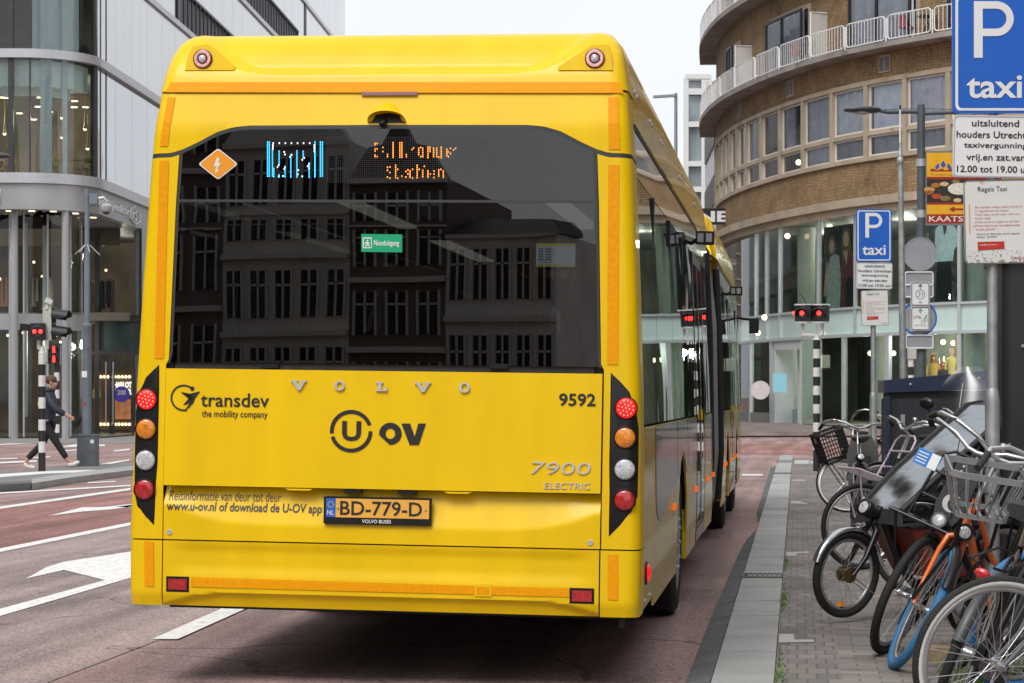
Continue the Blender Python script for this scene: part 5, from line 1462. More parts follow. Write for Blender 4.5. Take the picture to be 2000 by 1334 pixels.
poster(1599, 1682, 4.82, 7.95, 'shop window poster of two women in a grey and a wine red dress', [
    (HAIR, [ell(.22, .76, .10, .13), ell(.56, .83, .11, .13), [(.45, .8), (.67, .8), (.70, .55), (.62, .5), (.48, .52)]]),
    (M('printed grey dress', (.52, .52, .48), rough=.7, noise=(7, .25)), [[(.06, 0), (.42, 0), (.45, .35), (.40, .62), (.30, .66), (.16, .62), (.10, .4)]]),
    (M('printed wine dress', (.22, .05, .06), rough=.7, noise=(5, .3)), [[(.44, 0), (.98, 0), (.92, .3), (.80, .6), (.66, .68), (.50, .66), (.44, .4)]]),
    (SKIN, [ell(.22, .755, .065, .085), ell(.57, .82, .07, .095), [(.0, .15), (.07, .15), (.13, .55), (.08, .58)], [(.5, .68), (.62, .68), (.58, .5)], ell(.93, .04, .05, .05)])],
    M('poster dark', (.035, .035, .035), rough=.6))
poster(1806, 1868, 4.82, 8.1, 'shop window poster of a man in a white shirt', [
    (M('printed black trousers', (.015, .015, .018)), [[(.22, 0), (.75, 0), (.72, .45), (.28, .45)]]),
    (M('printed white shirt', (.85, .87, .92), rough=.7, noise=(4, .12)), [[(.18, .44), (.78, .44), (.82, .56), (.95, .60), (.90, .78), (.70, .87), (.42, .88), (.22, .80)]]),
    (M('printed dark skin', (.16, .09, .06)), [ell(.52, .94, .085, .075), [(.44, .9), (.60, .9), (.58, .78), (.50, .72)], [(.82, .40), (.95, .42), (.92, .60), (.84, .57)], [(.1, .5), (.22, .45), (.25, .6), (.14, .7)]])],
    M('poster bars', (.10, .10, .11), rough=.6, noise=(6, .8)))
def mannequin(px, py, hgt, cloth, hair, lab):
    Z = 81.5; p = at(px, py, Z); k = hgt / 1.75
    t = thing('mannequin', lab, 'mannequin', (p.x, p.y, p.z - 1.78), group='mannequins in the lit shop window')
    m = MB(); m.lathe([(.0, 1.78), (.07, 1.74), (.09, 1.66), (.07, 1.56), (.05, 1.50), (.06, 1.46)], n=14); m.build('head', M('mannequin skin', (.55, .36, .22), rough=.5), t, 50)
    m = MB(); m.lathe([(.05, 1.47), (.17, 1.42), (.20, 1.34), (.17, 1.12), (.15, 1.02), (.20, .8), (.25, .45), (.26, .12), (0, .12)], n=16)
    for s in (-1, 1): m.tube([(s * .19, 0, 1.38), (s * .27, -.02, 1.1), (s * .24, -.12, .86)], [.055, .045, .035], 8)
    m.build('clothes', cloth, t, 50)
    if hair: m = MB(); m.ball((0, .03, 1.68), .12, 12, 8, (1, 1, 1.1)); m.lathe([(.12, 1.68), (.14, 1.45), (.10, 1.42)], (0, .05, 0), n=12); m.build('hair', hair, t, 50)
    m = MB(); m.lathe([(.2, 0), (.2, .02), (.02, .03), (.02, .15)], n=14); m.build('stand', STEEL, t)
mb = MB()
for px, py in ((1823, 692), (1842, 704), (1859, 680)): p = at(px, py, 81.5); mb.box((p.x, p.y, (.34 + p.z - 1.78) / 2), (.33, .5, p.z - 1.78 - .34))
mb.build('display_podium', M('podium white', (.6, .58, .52)), BB)
HR = M('mannequin red hair', (.30, .09, .03), rough=.6)
mannequin(1823, 692, 1.75, M('ochre coat', (.55, .33, .09), rough=.8), HR, 'mannequin with red hair in a long ochre coat, leftmost of the three')
mannequin(1842, 704, 1.75, M('black dress cloth', (.03, .025, .02), rough=.8), HR, 'mannequin with red hair in a black dress, middle of the three')
mannequin(1859, 680, 1.75, M('yellow jumper', (.58, .46, .16), rough=.8), None, 'bald mannequin in a yellow jumper, rightmost of the three')

# ------------------------------------------------------------------ buildings farther up the street
T = thing('stair_tower', 'narrow white framed glass stair tower far up the street', 'building', (0, 0, 0)); Zt = 165
m = MB(); x0, x1 = X_(1340, Zt), X_(1386, Zt); xm = X_(1366, Zt); hh = lambda py: H + (HOR - py) / FPX * Zt
for x in (x0, X_(1374, Zt)): m.box((x, Zt, hh(152) / 2), (.35, .4, hh(152)))
for py in (152, 180, 243, 320, 370, 440): m.box((X_(1357, Zt), Zt, hh(py)), (1.5, .35, .4))
m.box(((x0 + x1) / 2, Zt, hh(150)), (x1 - x0, .5, .35)); m.box((x1, Zt, hh(164)), (.25, .42, 1.3)); m.box(((x0 + x1) / 2, Zt + .02, hh(177)), (x1 - x0, .4, .3))
m.build('frame', M('tower white', (.66, .67, .66), rough=.5), T)
m = MB(); m.box((X_(1357, Zt), Zt + .3, hh(156) / 2), (1.5, .1, hh(156))); m.build('tower_glass', M('tower glass', (.24, .29, .31), rough=.06, coat=1, noise=(.3, .35)), T)
m = MB(); m.box((X_(1381, Zt), Zt + 2, hh(182) / 2), (.7, 3, hh(182))); m.build('pier', M('tower ochre', (.52, .38, .22), rough=.7), T)
m = MB(); m.box((X_(1398, Zt), Zt + 5, hh(150) / 2), (1.6, 6, hh(150))); m.build('wall', M('tower cream', (.60, .56, .50), rough=.7), T)
Wb = thing('white_building', 'white building with dark slanting windows behind the brick building', 'building', (0, 0, 0))
A = Vector((X_(1377, 125), 125, 0)); Bv = Vector((X_(1400, 112), 112, 0)); 
m = MB(); m.slab([A, Bv, Bv + Vector((6, 0, 0)), A + Vector((6, 0, 0))], (0, 0, 16.8)); m.build('wall', M('white plaster', (.68, .69, .70), rough=.6), Wb)
m = MB(); n_ = Vector(((Bv - A).y, -(Bv - A).x, 0)).normalized() * .03
if n_.x > 0: n_ = -n_
for h in (4.5, 8, 11.5, 14.6):
    m.slab([A.lerp(Bv, .08) + n_ + Vector((0, 0, h)), A.lerp(Bv, .92) + n_ + Vector((0, 0, h)), A.lerp(Bv, .92) + n_ + Vector((0, 0, h + 1.5)), A.lerp(Bv, .08) + n_ + Vector((0, 0, h + 1.5))], (-.05, 0, 0))
m.build('window', DFR, Wb)
m = MB(); m.box((X_(1373, 122), 122, 5.5), (.35, .35, 11)); m.build('pier', M('pier slate', (.16, .17, .18)), Wb)
# plain blocks that close the street far away
# projecting sign on the brick building
p = at(1403, 423, 97)
t = thing('projecting_sign', 'black projecting shop sign with white capitals above the bus roof', 'sign', p)
m = MB(); m.box((-.32, 0, 0), (1.80, .16, .72)); bx = m.build('sign_box', M('sign black', (.012, .012, .013), rough=.4), t)
m = MB(); fit_text(m, 'NE', lambda u, v, w: Vector((u, -.085 - w, v)), -.95, -.24, .46, .24, .035); m.build('lettering', WHITED, bx)
m = MB()
for z in (.22, -.22): m.bar((.5, .05, z), (1.3, .1, z), .05, .05)
m.build('bracket', ANTH, t)

# ------------------------------------------------------------------ houses behind the camera, seen mirrored in the rear window
random.seed(11)
def house(x0, x1, y, h, col, roof, fl, lab, name='row_house', nwin=4, place=None, gable=0):
    t = thing(name, lab, 'building', *(place or (((x0 + x1) / 2, y, 0),))); w = x1 - x0
    m = MB(); m.box((0, -4, h / 2), (w, 8, h)); m.build('wall', M('facade %d' % (int(col[0] * 999) + int(h)), col, rough=.8, noise=(.5, .15)), t)
    if roof:
        m = MB(); m.slab([(-w / 2 - .2, .25, h), (w / 2 + .2, .25, h), (w / 2 - roof * .4, -2, h + roof), (-w / 2 + roof * .4, -2, h + roof)], (0, -3, 0)); m.build('roof', M('slate', (.04, .042, .048), rough=.7), t)
    if gable:                                           # a stepped or pointed gable over the cornice
        m = MB(); m.slab([(-w / 2, .15, h), (w / 2, .15, h), (w * .30, .15, h + gable * .5), (w * .16, .15, h + gable * .55), (0, .15, h + gable), (-w * .16, .15, h + gable * .55), (-w * .30, .15, h + gable * .5)], (0, -.6, 0)); m.build('gable', M('facade %d' % (int(col[0] * 999) + int(h))), t)
        m = MB(); m.lathe([(.45, 0), (.45, .02), (0, .02)], (0, .16, h + gable * .45), (0, 1, 0), 16); m.build('round_window', M('dark pane', (.02, .022, .026), rough=.08, coat=1), t)
    m = MB(); f = MB(); k = MB(); sh = h / fl
    for i in range(fl):
        k.box((0, .12, i * sh + sh * .98), (w, .25, .18))
        for j in range(nwin):
            x = -w / 2 + (j + .5) * w / nwin; ww = min(1.3, w / nwin * .55)
            m.box((x, .02, i * sh + sh * .5), (ww, .08, sh * .6)); f.box((x, .05, i * sh + sh * .5), (.07, .1, sh * .6)); f.box((x, .05, i * sh + sh * .62), (ww, .1, .07))
            f.box((x - ww / 2 - .06, .06, i * sh + sh * .5), (.07, .12, sh * .64)); f.box((x + ww / 2 + .06, .06, i * sh + sh * .5), (.07, .12, sh * .64))
    m.build('window', M('dark pane', (.02, .022, .026), rough=.08, coat=1), t); f.build('window_frame', M('frame cream', (.6, .58, .53), rough=.6), t); k.build('cornice', M('frame cream'), t)
house(-40, -31.5, -46, 17, (.10, .08, .065), 3, 6, 'tall brown brick house with a dark roof', nwin=6)
house(-31.5, -25, -46, 15, (.17, .14, .12), 2, 5, 'brown stone house with wide windows', nwin=5)
house(-25, -20.6, -46, 12.8, (.66, .64, .58), 0, 5, 'tall cream stone house with closely set windows and a gable', nwin=5, gable=2.6)
house(-20.6, -17.3, -46, 11.4, (.16, .13, .11), 0, 5, 'narrow dark brick house with a gabled roof', nwin=3, gable=2.2)
house(-17.3, -13.6, -46, 8.3, (.74, .73, .69), 1.6, 3, 'white stone corner house with a dark mansard roof', nwin=5)
# unseen rows of houses added along both sides of the street, beside and behind the camera: they shade it and are mirrored in the glass
side = [((.20, .13, .09), 2.5, 'red brown'), ((.30, .27, .22), 0, 'stone grey'), ((.14, .10, .08), 2.5, 'dark brown'), ((.36, .33, .28), 2, 'sand coloured')]
for k in range(6):
    c, rf, nm = side[k % 4]; w_ = 14
    house(-7, 7, 0, 13 + (k * 5) % 7, c, rf, 4, ('%s unseen row house number %d along the left side of the street' % (nm, k + 1)).replace(' number %d' % (k + 1), ('', ' by the crossing', ' past the corner', ' with even windows', ' near the far end', ' at the far end')[k]), nwin=5, place=((-27 - k * 1.2, 44 - k * 14, 0), (0, 0, R(-90))))
for k in range(5):
    c, rf, nm = side[(k + 2) % 4]
    house(-7, 7, 0, 14 + (k * 4) % 6, c, rf, 4, ('%s unseen row house along the right pavement' % nm) + ('', ' by the crossing', ' past the corner', ' with even windows', ' near the far end')[k], nwin=5, place=((16 - k * 1.6, 40 - k * 14, 0), (0, 0, R(90 - 7.47))))
for k in range(6):  # unseen tall houses added so the shop glass mirrors them instead of bright sky
    c, rf, nm = side[k % 4]
    house(-6, 6, 0, (36, 40, 34, 38, 41, 36)[k], c, rf, 10, ('%s unseen tall house closing the far end of the street' % nm) + (' at the left', ', second from the left', ', third from the left', ', third from the right', ', second from the right', ' at the right')[k], nwin=5, place=((-52 + k * 12, 300, 0), (0, 0, R(180))))
house(-12, 12, 0, 12, (.5, .5, .48), 2, 4, 'low pale house closing the far end of the street beside the brick building', nwin=8, place=((14, 330, 0), (0, 0, R(180))))
mb = MB(); uf = LP.at_px(292, UC, UE) + 1; u = uf; LP.wall(mb, uf, UE, .3, 7.4, -.06, 4); mb.build('shop_window', M('flank shop glass', (.05, .06, .062), rough=.06, coat=1, noise=(.3, .4)), STORE)
mb = MB()
while u < UE: LP.band(mb, u - .08, u + .08, .1, 7.6, -.1, .02, 1); u += 3.5
LP.band(mb, uf, UE, 3.7, 3.95, -.1, .03, 4); LP.band(mb, uf, UE, .0, .3, -.1, .03, 4); mb.build('mullion', ANTH, STORE)
# ------------------------------------------------------------------ street furniture
GALV = M('galvanised steel', (.40, .42, .43), rough=.5, metal=.55, noise=(9, .22), spots=(14, .66, (.50, .51, .52)))
POLE = M('dark grey pole', (.075, .085, .095), rough=.5, noise=(6, .15))
BLUEG = M('blue grey pole', (.165, .20, .235), rough=.5, noise=(5, .12))
SIGNB = M('sign blue', (.008, .115, .54), rough=.35, coat=.4, noise=(3, .06))
SIGNW = M('sign white', (.76, .77, .77), rough=.4, noise=(2, .05))
SIGNWD = M('weathered sign white', (.70, .70, .68), rough=.5, noise=(2, .06), spots=(11, .66, (.38, .35, .30)))
SIGNK = M('sign back grey', (.33, .35, .37), rough=.5, metal=.3, noise=(4, .1))
REDI = M('red print', (.50, .03, .02), rough=.5)
# ---- taxi parking signs
def taxi_post(px, Z, w, h, top, lab, full, base=PAVE, tilt=.0):
    k = w / .40
    t = thing('taxi_parking_sign', lab, 'traffic sign', (X_(px, Z), Z, base), (0, 0, tilt), 'taxi parking signs beside the kerb')
    T = top - base                                          # height of the blue sign's top edge
    m = MB(); m.lathe([(.030, 1.75 - .35), (.030, T - .1), (.026, T - .08), (0, T - .08)], (0, .05, 0), n=16); m.lathe([(.041, 0), (.041, 1.38), (.036, 1.42), (.03, 1.44)], (0, .05, 0), n=16)
    pole = m.build('pole', GALV, t, 40)
    def board(name, u0, v0, u1, v1, mat, r=.02, y=0., border=None, tl=0.0):
        m = MB(); q = Matrix.Rotation(tl, 3, 'Y'); c = Vector(((u0 + u1) / 2, 0, (v0 + v1) / 2))
        m.slab([q @ (Vector((u, y, v)) - c) + c for u, v in rrect(u0, v0, u1, v1, r)], (0, .012, 0)); b = m.build(name, mat, t)
        f = lambda u, v, w_: q @ (Vector((lerp(u0, u1, u), y - .0015 - w_, lerp(v0, v1, v))) - c) + c
        return b, f
    hw_, hh_ = w / 2, h
    b, f = board('parking_board', -hw_, T - hh_, hw_, T, SIGNB, .025)
    m = MB(); A = rrect(.035, .022, .965, .978, .05); I = rrect(.068, .042, .932, .958, .04); n = len(A)
    m.add([f(u, v, .001) for u, v in A] + [f(u, v, .001) for u, v in I], [(i, (i + 1) % n, n + (i + 1) % n, n + i) for i in range(n)]); m.build('white_border', SIGNW, b)
    m = MB()                                                # the letter P drawn as a stem and a bowl
    m.poly([f(u, v, .002) for u, v in ((.255, .46), (.36, .46), (.36, .93), (.255, .93))])
    cx, cy, ro, ri = .52, .785, .145, .083
    O = [(.36, .93)] + [(cx + (ro + .03) * 1.2 * math.cos(R(a)), cy + ro * math.sin(R(a))) for a in range(90, -91, -10)] + [(.36, .64)]
    I = [(.36, .868)] + [(cx + (ri + .02) * 1.2 * math.cos(R(a)), cy + ri * math.sin(R(a))) for a in range(90, -91, -10)] + [(.36, .702)]
    n = len(O); m.add([f(u, v, .002) for u, v in O] + [f(u, v, .002) for u, v in I], [(i, i + 1, n + i + 1, n + i) for i in range(n - 1)])
    fit_text(m, 'taxi', lambda u, v, w_: f(u, v, .002), .17, .125, .83, .315, .018); m.build('lettering', SIGNW, b)
    v1 = T - hh_ - .012; v0 = v1 - w * .74
    b, f = board('plate', -hw_ + .004, v0, hw_ + .006, v1, SIGNW, .02, .003, tl=.015)
    m = MB()
    for k_, (s, a, c) in enumerate((('uitsluitend', .22, .78), ('houders Utrechtse', .04, .965), ('taxivergunning', .13, .88), ('vrij.en zat.van', .16, .86), ('12.00 tot 19.00 uur', .05, .97))):
        y1 = .93 - k_ * .185
        fit_text(m, s, lambda u, v, w_: f(u, v, .001), a, y1 - (.135 if s[0] in 'v' else .11), c, y1, .014)
    m.build('lettering', INK, b)
    m = MB(); A = rrect(.008, .008, .992, .992, .05); I = rrect(.022, .026, .978, .974, .05); n = len(A); m.add([f(u, v, .0008) for u, v in A + I], [(i, (i + 1) % n, n + (i + 1) % n, n + i) for i in range(n)]); m.build('plate_edge', M('edge grey', (.45, .45, .45)), b)
    w2 = w * .76; h2 = w * 1.0; v1 = v0 - .012; c0 = .01 * k
    b, f = board('rules_plate', -w2 / 2 + c0, v1 - h2, w2 / 2 + c0, v1, SIGNWD, .025, .004, tl=-.022)
    m = MB(); fit_text(m, 'Regels Taxi', lambda u, v, w_: f(u, v, .001), .22, .845, .68, .92, .0)
    fit_text(m, 'Klacht? Bekijk taxiregels', lambda u, v, w_: f(u, v, .001), .19, .345, .86, .365, .01); fit_text(m, 'bestuur - de klacht', lambda u, v, w_: f(u, v, .001), .19, .315, .50, .335, .01)
    m.build('lettering', INK, b)
    m = MB()
    for k_, s in enumerate(('- De chauffeur weigert geen (korte) rit', '- U mag zelf een taxi kiezen', "- Taxi's rijden op de meter, ook voor", '  korte ritjes', '- U kunt na de rit vragen om een bon', '- Pinnen mag tot aan een geldautomaat', '  worden gebracht')):
        fit_text(m, s.strip(), lambda u, v, w_: f(u, v, .001), .14 + (.03 if s[0] == ' ' else 0), .660 - k_ * .044, .14 + len(s) * .0198, .690 - k_ * .044, .0)
    m.poly([f(u, v, .0008) for u, v in ((.20, .165), (.62, .175), (.62, .265), (.20, .265))]); fit_text(m, 'UTRECHT', lambda u, v, w_: f(u, v, .001), .72, .05, .95, .075, .01); m.build('lettering', REDI, b)
    m = MB(); fit_text(m, 'taxi@utrecht.nl', lambda u, v, w_: f(u, v, .0015), .225, .215, .50, .24, .0); m.build('lettering', SIGNW, b)
    m = MB(); m.poly([f(u, v, .001) for u, v in ((.075, .37), (.09, .37), (.09, .71), (.075, .71))]); m.build('orange_stripe', M('stripe orange', (.7, .30, .03)), b)
    m = MB(); A = rrect(0, 0, 1, 1, .06); I = rrect(.014, .012, .986, .988, .05); n = len(A); m.add([f(u, v, .0006) for u, v in A + I], [(i, (i + 1) % n, n + (i + 1) % n, n + i) for i in range(n)]); m.build('plate_edge', M('edge dark', (.16, .14, .12)), b)
    random.seed(3); m = MB()                                # grime that has run together along the lower edge
    if full:
        for _ in range(420):
            u, v = random.random(), random.random() ** 2.6 * .16 + .012; r = .002 + random.random() ** 2 * .008
            if .02 < u < .98: m.poly([f(u + r * math.cos(a) * (.6 + random.random() * .6), v + r * .8 * math.sin(a) * (.6 + random.random() * .6), .0016) for a in (0, 1, 2, 3, 4, 5)])
        m.build('grime', M('lichen grime', (.17, .145, .10), rough=.9), b)
    m = MB()
    for z in (T - .12, T - hh_ + .12, T - hh_ - .1, v0 + .08, v1 - h2 + .1): m.box((0, .035, z), (.09, .05, .035))
    m.build('clamp', GALV, pole)
taxi_post(1942, 12.0, .463, .664, 3.672, 'large blue taxi parking sign nearest the camera, its lower plate specked with grime', True)
taxi_post(1707, 24.5, .40, .59, 3.55, 'smaller looking blue taxi parking sign on a pole beside the navy cabinet', False)

# ---- two-armed lamp post and everything fixed on it
Zl = 35.0; lx = X_(1799, Zl); lh = lambda py: H + (HOR - py) / FPX * Zl
LPO = thing('lamp_post', 'dark two armed street lamp post carrying the round sign backs', 'lamp post', (lx, Zl, PAVE))
m = MB(); m.lathe([(.085, 0), (.085, 1.0), (.078, 1.05), (.062, lh(213) - .05), (.055, lh(210)), (0, lh(210))], n=18); m.build('pole', POLE, LPO, 40)
for s, r in ((-1, .0), (1, .0)):
    m = MB(); m.tube([(0, 0, lh(228) + .03 * (s < 0)), (s * .55, -.05, lh(226) + .0), (s * .72, -.06, lh(222))], .032, 10); ar = m.build('arm', POLE, LPO, 40)
    m = MB(); m.tube([(0, 0, lh(218)), (s * .7, -.05, lh(221))], .006, 5); m.build('stay', POLE, ar)
    m = MB(); c = Vector((s * .95, -.07, lh(220)))
    n = 20; R0 = [(-.30, .045, .02), (-.25, .09, .035), (-.1, .125, .05), (.1, .12, .055), (.22, .085, .045), (.28, .04, .03)]
    m.grid(lambda i, j: c + Vector((-s * R0[j][0], R0[j][1] * math.cos(2 * math.pi * i / n), R0[j][2] * math.sin(2 * math.pi * i / n) * (1 if math.sin(2 * math.pi * i / n) > 0 else 1.3) - .012 * abs(R0[j][0]) / .3)), n, 5)
    for j in (0, 5): m.poly([c + Vector((-s * R0[j][0], R0[j][1] * math.cos(2 * math.pi * i / n), R0[j][2] * math.sin(2 * math.pi * i / n))) for i in range(n)])
    hd = m.build('lamp_head', M('lamp head black', (.03, .032, .034), rough=.35, coat=.4), LPO, 60)
    m = MB(); m.ball(c + Vector((-s * -.02, 0, -.055)), .12, 14, 6, (1.3, .75, .35)); m.build('lamp_glass', M('lamp glass grey', (.35, .36, .36), rough=.15, coat=1), hd, 60)
def onpost(name, lab, cat, px, py, dy=-.10): return thing(name, lab, cat, (X_(px, Zl + dy), Zl + dy, lh(py)))
t = onpost('banner_sign', 'yellow and red restaurant sign with a photo of dishes, hung on the lamp post', 'sign', 1882, 368, -.02)
bw, bh = X_(1882, Zl) - X_(1807, Zl), (lh(296) - lh(441)) / 2
m = MB(); m.box((0, 0, 0), (2 * bw, .06, 2 * bh)); bx = m.build('sign_frame', M('sign frame grey', (.20, .20, .21), rough=.5), t)
bf = lambda u, v, w: Vector((lerp(-bw + .02, bw - .02, u), -.031 - w, lerp(-bh + .03, bh - .03, v)))
BY = M('banner yellow', (.80, .42, .015), rough=.45); BR = M('banner red', (.33, .02, .012), rough=.45); BU = M('banner blue', (.02, .10, .40), rough=.5)
q = lambda m, a, b, c, d, w: m.poly([bf(u, v, w) for u, v in ((a, b), (c, b), (c, d), (a, d))])
m = MB(); q(m, 0, .66, 1, 1, .001); q(m, 0, .13, 1, .27, .001); m.build('yellow_field', BY, bx)
m = MB(); q(m, 0, 0, 1, .13, .001); q(m, 0, .625, 1, .66, .0015); q(m, 0, .265, 1, .295, .0015); q(m, .05, .735, .9, .755, .002)
fit_text(m, 'Kris', lambda u, v, w: bf(u, v, .002), .34, .855, .74, .965, .01); m.poly([bf(u, v, .002) for u, v in ((.30, .20), (.37, .245), (.37, .215), (.75, .215), (.75, .185), (.37, .185), (.37, .155))])
for k in range(7): m.poly([bf(.08 + k * .12 + .035 * math.cos(a), .757 + .018 * math.sin(a), .0022) for a in (0, .8, 1.57, 2.35, 3.14)])
m.build('red_field', BR, bx)
m = MB(); fit_text(m, 'KAATSTRAAT', lambda u, v, w: bf(u, v, .003), .03, .025, .97, .105, .012); m.build('lettering', M('cream lettering', (.75, .72, .62)), bx)
m = MB()
for u, v, r, an in ((.14, .80, .05, .5), (.22, .83, .055, 0), (.30, .80, .05, -.5)):
    m.poly([bf(u + r * x * math.cos(an) + r * y * 1.2 * math.sin(an) * .5, v + r * y * 1.1, .003) for x, y in ((0, -.7), (.5, -.35), (.62, .1), (.3, .6), (0, 1.0), (-.3, .6), (-.62, .1), (-.5, -.35))])
m.build('petal_emblem', BU, bx)
m = MB(); fit_text(m, 'Traditional South Indian cuisine', lambda u, v, w: bf(u, v, .002), .05, .675, .95, .71, .0); m.build('lettering', M('brown print', (.25, .10, .03)), bx)
m = MB(); q(m, 0, .295, 1, .625, .0012); m.build('photo_field', M('photo black', (.03, .022, .016)), bx)
random.seed(8); m = {}
pal = [(.45, .17, .03), (.55, .30, .07), (.30, .10, .03), (.50, .06, .02), (.22, .16, .05), (.62, .45, .25)]
for k in range(15):
    a = k / 15 * 6.28; u, v = .45 + .40 * math.cos(a) + random.uniform(-.03, .03), .46 + .125 * math.sin(a) + random.uniform(-.01, .01); c = pal[k % 6]
    mm = m.setdefault(c, MB()); r = random.uniform(.055, .075); mm.poly([bf(u + r * math.cos(b), v + r * .52 * math.sin(b), .0018 + k * .00005) for b in [x * .5236 for x in range(12)]])
for c, mm in m.items(): mm.build('dish_print', M('dish %d' % int(c[0] * 100 + c[1] * 1000), c, rough=.6, noise=(30, .5)), bx)
m = MB(); m.poly([bf(.44 + .16 * math.cos(b), .49 + .085 * math.sin(b), .003) for b in [x * .35 for x in range(18)]]); m.poly([bf(.66 + .06 * math.cos(b), .36 + .03 * math.sin(b), .003) for b in [x * .5236 for x in range(12)]]); m.build('rice_print', M('rice', (.72, .68, .6), noise=(40, .25)), bx)
m = MB()
for py in (318, 418): m.lathe([(.075, -.06), (.075, .06)], (lx - X_(1882, Zl), .02, lh(py) - lh(368)), (0, 0, 1), 14); m.box((lx - X_(1882, Zl) + .09, .01, lh(py) - lh(368)), (.10, .05, .1))
m.build('clamp', ALU, t)
def disc(name, lab, px, py, r, mat, rim=None, dy=-.09):
    t = onpost(name, lab, 'traffic sign', px, py, dy); m = MB(); m.lathe([(0, .004), (r * .93, .004), (r * .93, -.006)], (0, 0, 0), (0, -1, 0), 36)
    m.lathe([(r, -.012), (r, .012), (r * .94, .012), (r * .93, .001)], (0, 0, 0), (0, -1, 0), 36) if not rim else None
    b = m.build('disc', mat, t, 40)
    if rim: m = MB(); m.lathe([(r * 1.0, -.01), (r, .010), (r * .91, .010), (r * .90, .0)], (0, 0, 0), (0, -1, 0), 36); m.build('rim', rim, t, 40)
    return t
rr_ = 33 * Zl / FPX
disc('round_sign', 'plain grey back of a round traffic sign, high on the lamp post', 1797, 497, rr_, SIGNK)
disc('round_sign', 'grey back of a round traffic sign with a blue rim, behind the route plates', 1795, 622, rr_ * 1.06, SIGNK, SIGNB)
for lab, px, py, w, h in (('upper of two grey plate backs with pale rims above the route plates', 1795, 545, 54, 25), ('lower of two grey plate backs with pale rims, half behind route plate 31', 1795, 569, 54, 24), ('low grey plate back under the round sign with blue rim', 1796, 668, 52, 25)):
    t = onpost('sign_plate', lab, 'traffic sign', px, py, -.10); W, Hh = w * Zl / FPX / 2, h * Zl / FPX / 2
    m = MB(); m.slab([(u, 0, v) for u, v in rrect(-W, -Hh, W, Hh, .03)], (0, .01, 0)); m.build('plate_back', SIGNK, t)
    m = MB(); m.tube([(u, -.008, v) for u, v in rrect(-W, -Hh, W, Hh, .03)], .012, 5, True); m.build('edge', SIGNW, t)
def route(py, lab, green):
    t = onpost('route_plate', lab, 'route sign', 1797.5, py, -.16); W, Hh = 18.5 * Zl / FPX, 23.5 * Zl / FPX
    m = MB(); m.slab([(u, 0, v) for u, v in rrect(-W, -Hh, W, Hh, .02)], (0, .01, 0)); b = m.build('plate', SIGNW, t)
    f = lambda u, v, w: Vector((u * W, -.002 - w, v * Hh)); C = M('print green', (.01, .25, .06)) if green else M('print dark', (.05, .06, .06))
    m = MB(); m.poly([f(u, v, 0) for u, v in ((-.04, .4), (.04, .4), (.04, .68), (.16, .56), (.22, .62), (0, .84), (-.22, .62), (-.16, .56), (-.04, .68))])
    if green:
        ring2d(m, f, .28, -.25, .15, .19, n=20, sy=.8); ring2d(m, f, .62, -.1, .15, .19, n=20, sy=.8)
        m.poly([f(u, v, 0) for u, v in ((.3, -.2), (.6, .05), (.75, .3), (.62, .32), (.5, .1))])
        m.build('print', C, b); m = MB(); fit_text(m, 'LF4a', lambda u, v, w: f(u, v, 0), -.72, .0, .12, .26, .0, .2); fit_text(m, 'rondom de Dom', lambda u, v, w: f(u, v, 0), -.7, -.6, .7, -.48)
        m.build('lettering', M('print dark', (.05, .06, .06)), b)
    else:
        ring2d(m, f, 0, -.05, .44, .50, n=28, sy=.8); fit_text(m, '31', lambda u, v, w: f(u, v, 0), -.28, -.24, .28, .14, .0, .2); fit_text(m, '4b', lambda u, v, w: f(u, v, 0), -.16, -.78, .16, -.58, .0, .2); m.build('print', C, b)
    m = MB(); m.tube([f(u, v, .001) for u, v in rrect(-.9, -.92, .9, .92, .1)], .006, 4, True); m.build('edge', INK, b)
route(575, 'white cycle route plate reading 31 with an upward arrow', False)
route(623, 'white cycle route plate reading LF4a with a green arrow and bicycle', True)
# slim galvanised pole with a white aerial
Zp = 26.0; ph = lambda py: H + (HOR - py) / FPX * Zp
t = thing('aerial_pole', 'slim galvanised pole topped by a thin white aerial', 'pole', (X_(1762, Zp), Zp, PAVE))
m = MB(); m.tube([(0.03, 0, 0), (.0, 0, ph(600)), (-.02, 0, ph(310))], [.046, .04, .031], 12); m.build('pole', GALV, t, 40)
m = MB(); m.lathe([(.033, ph(330)), (.04, ph(328)), (.04, ph(318)), (.028, ph(315)), (.022, ph(303)), (.012, ph(296)), (.008, ph(285))], (-.022, 0, 0), n=12); m.build('collar', GALV, t, 40)
m = MB(); m.lathe([(.012, ph(287)), (.010, ph(222)), (0, ph(221))], (-.024, 0, 0), n=8); m.build('aerial', SIGNW, t); m = MB(); m.lathe([(.011, ph(222)), (.011, ph(214)), (0, ph(213))], (-.024, 0, 0), n=8); m.build('aerial_tip', BLACK, t)
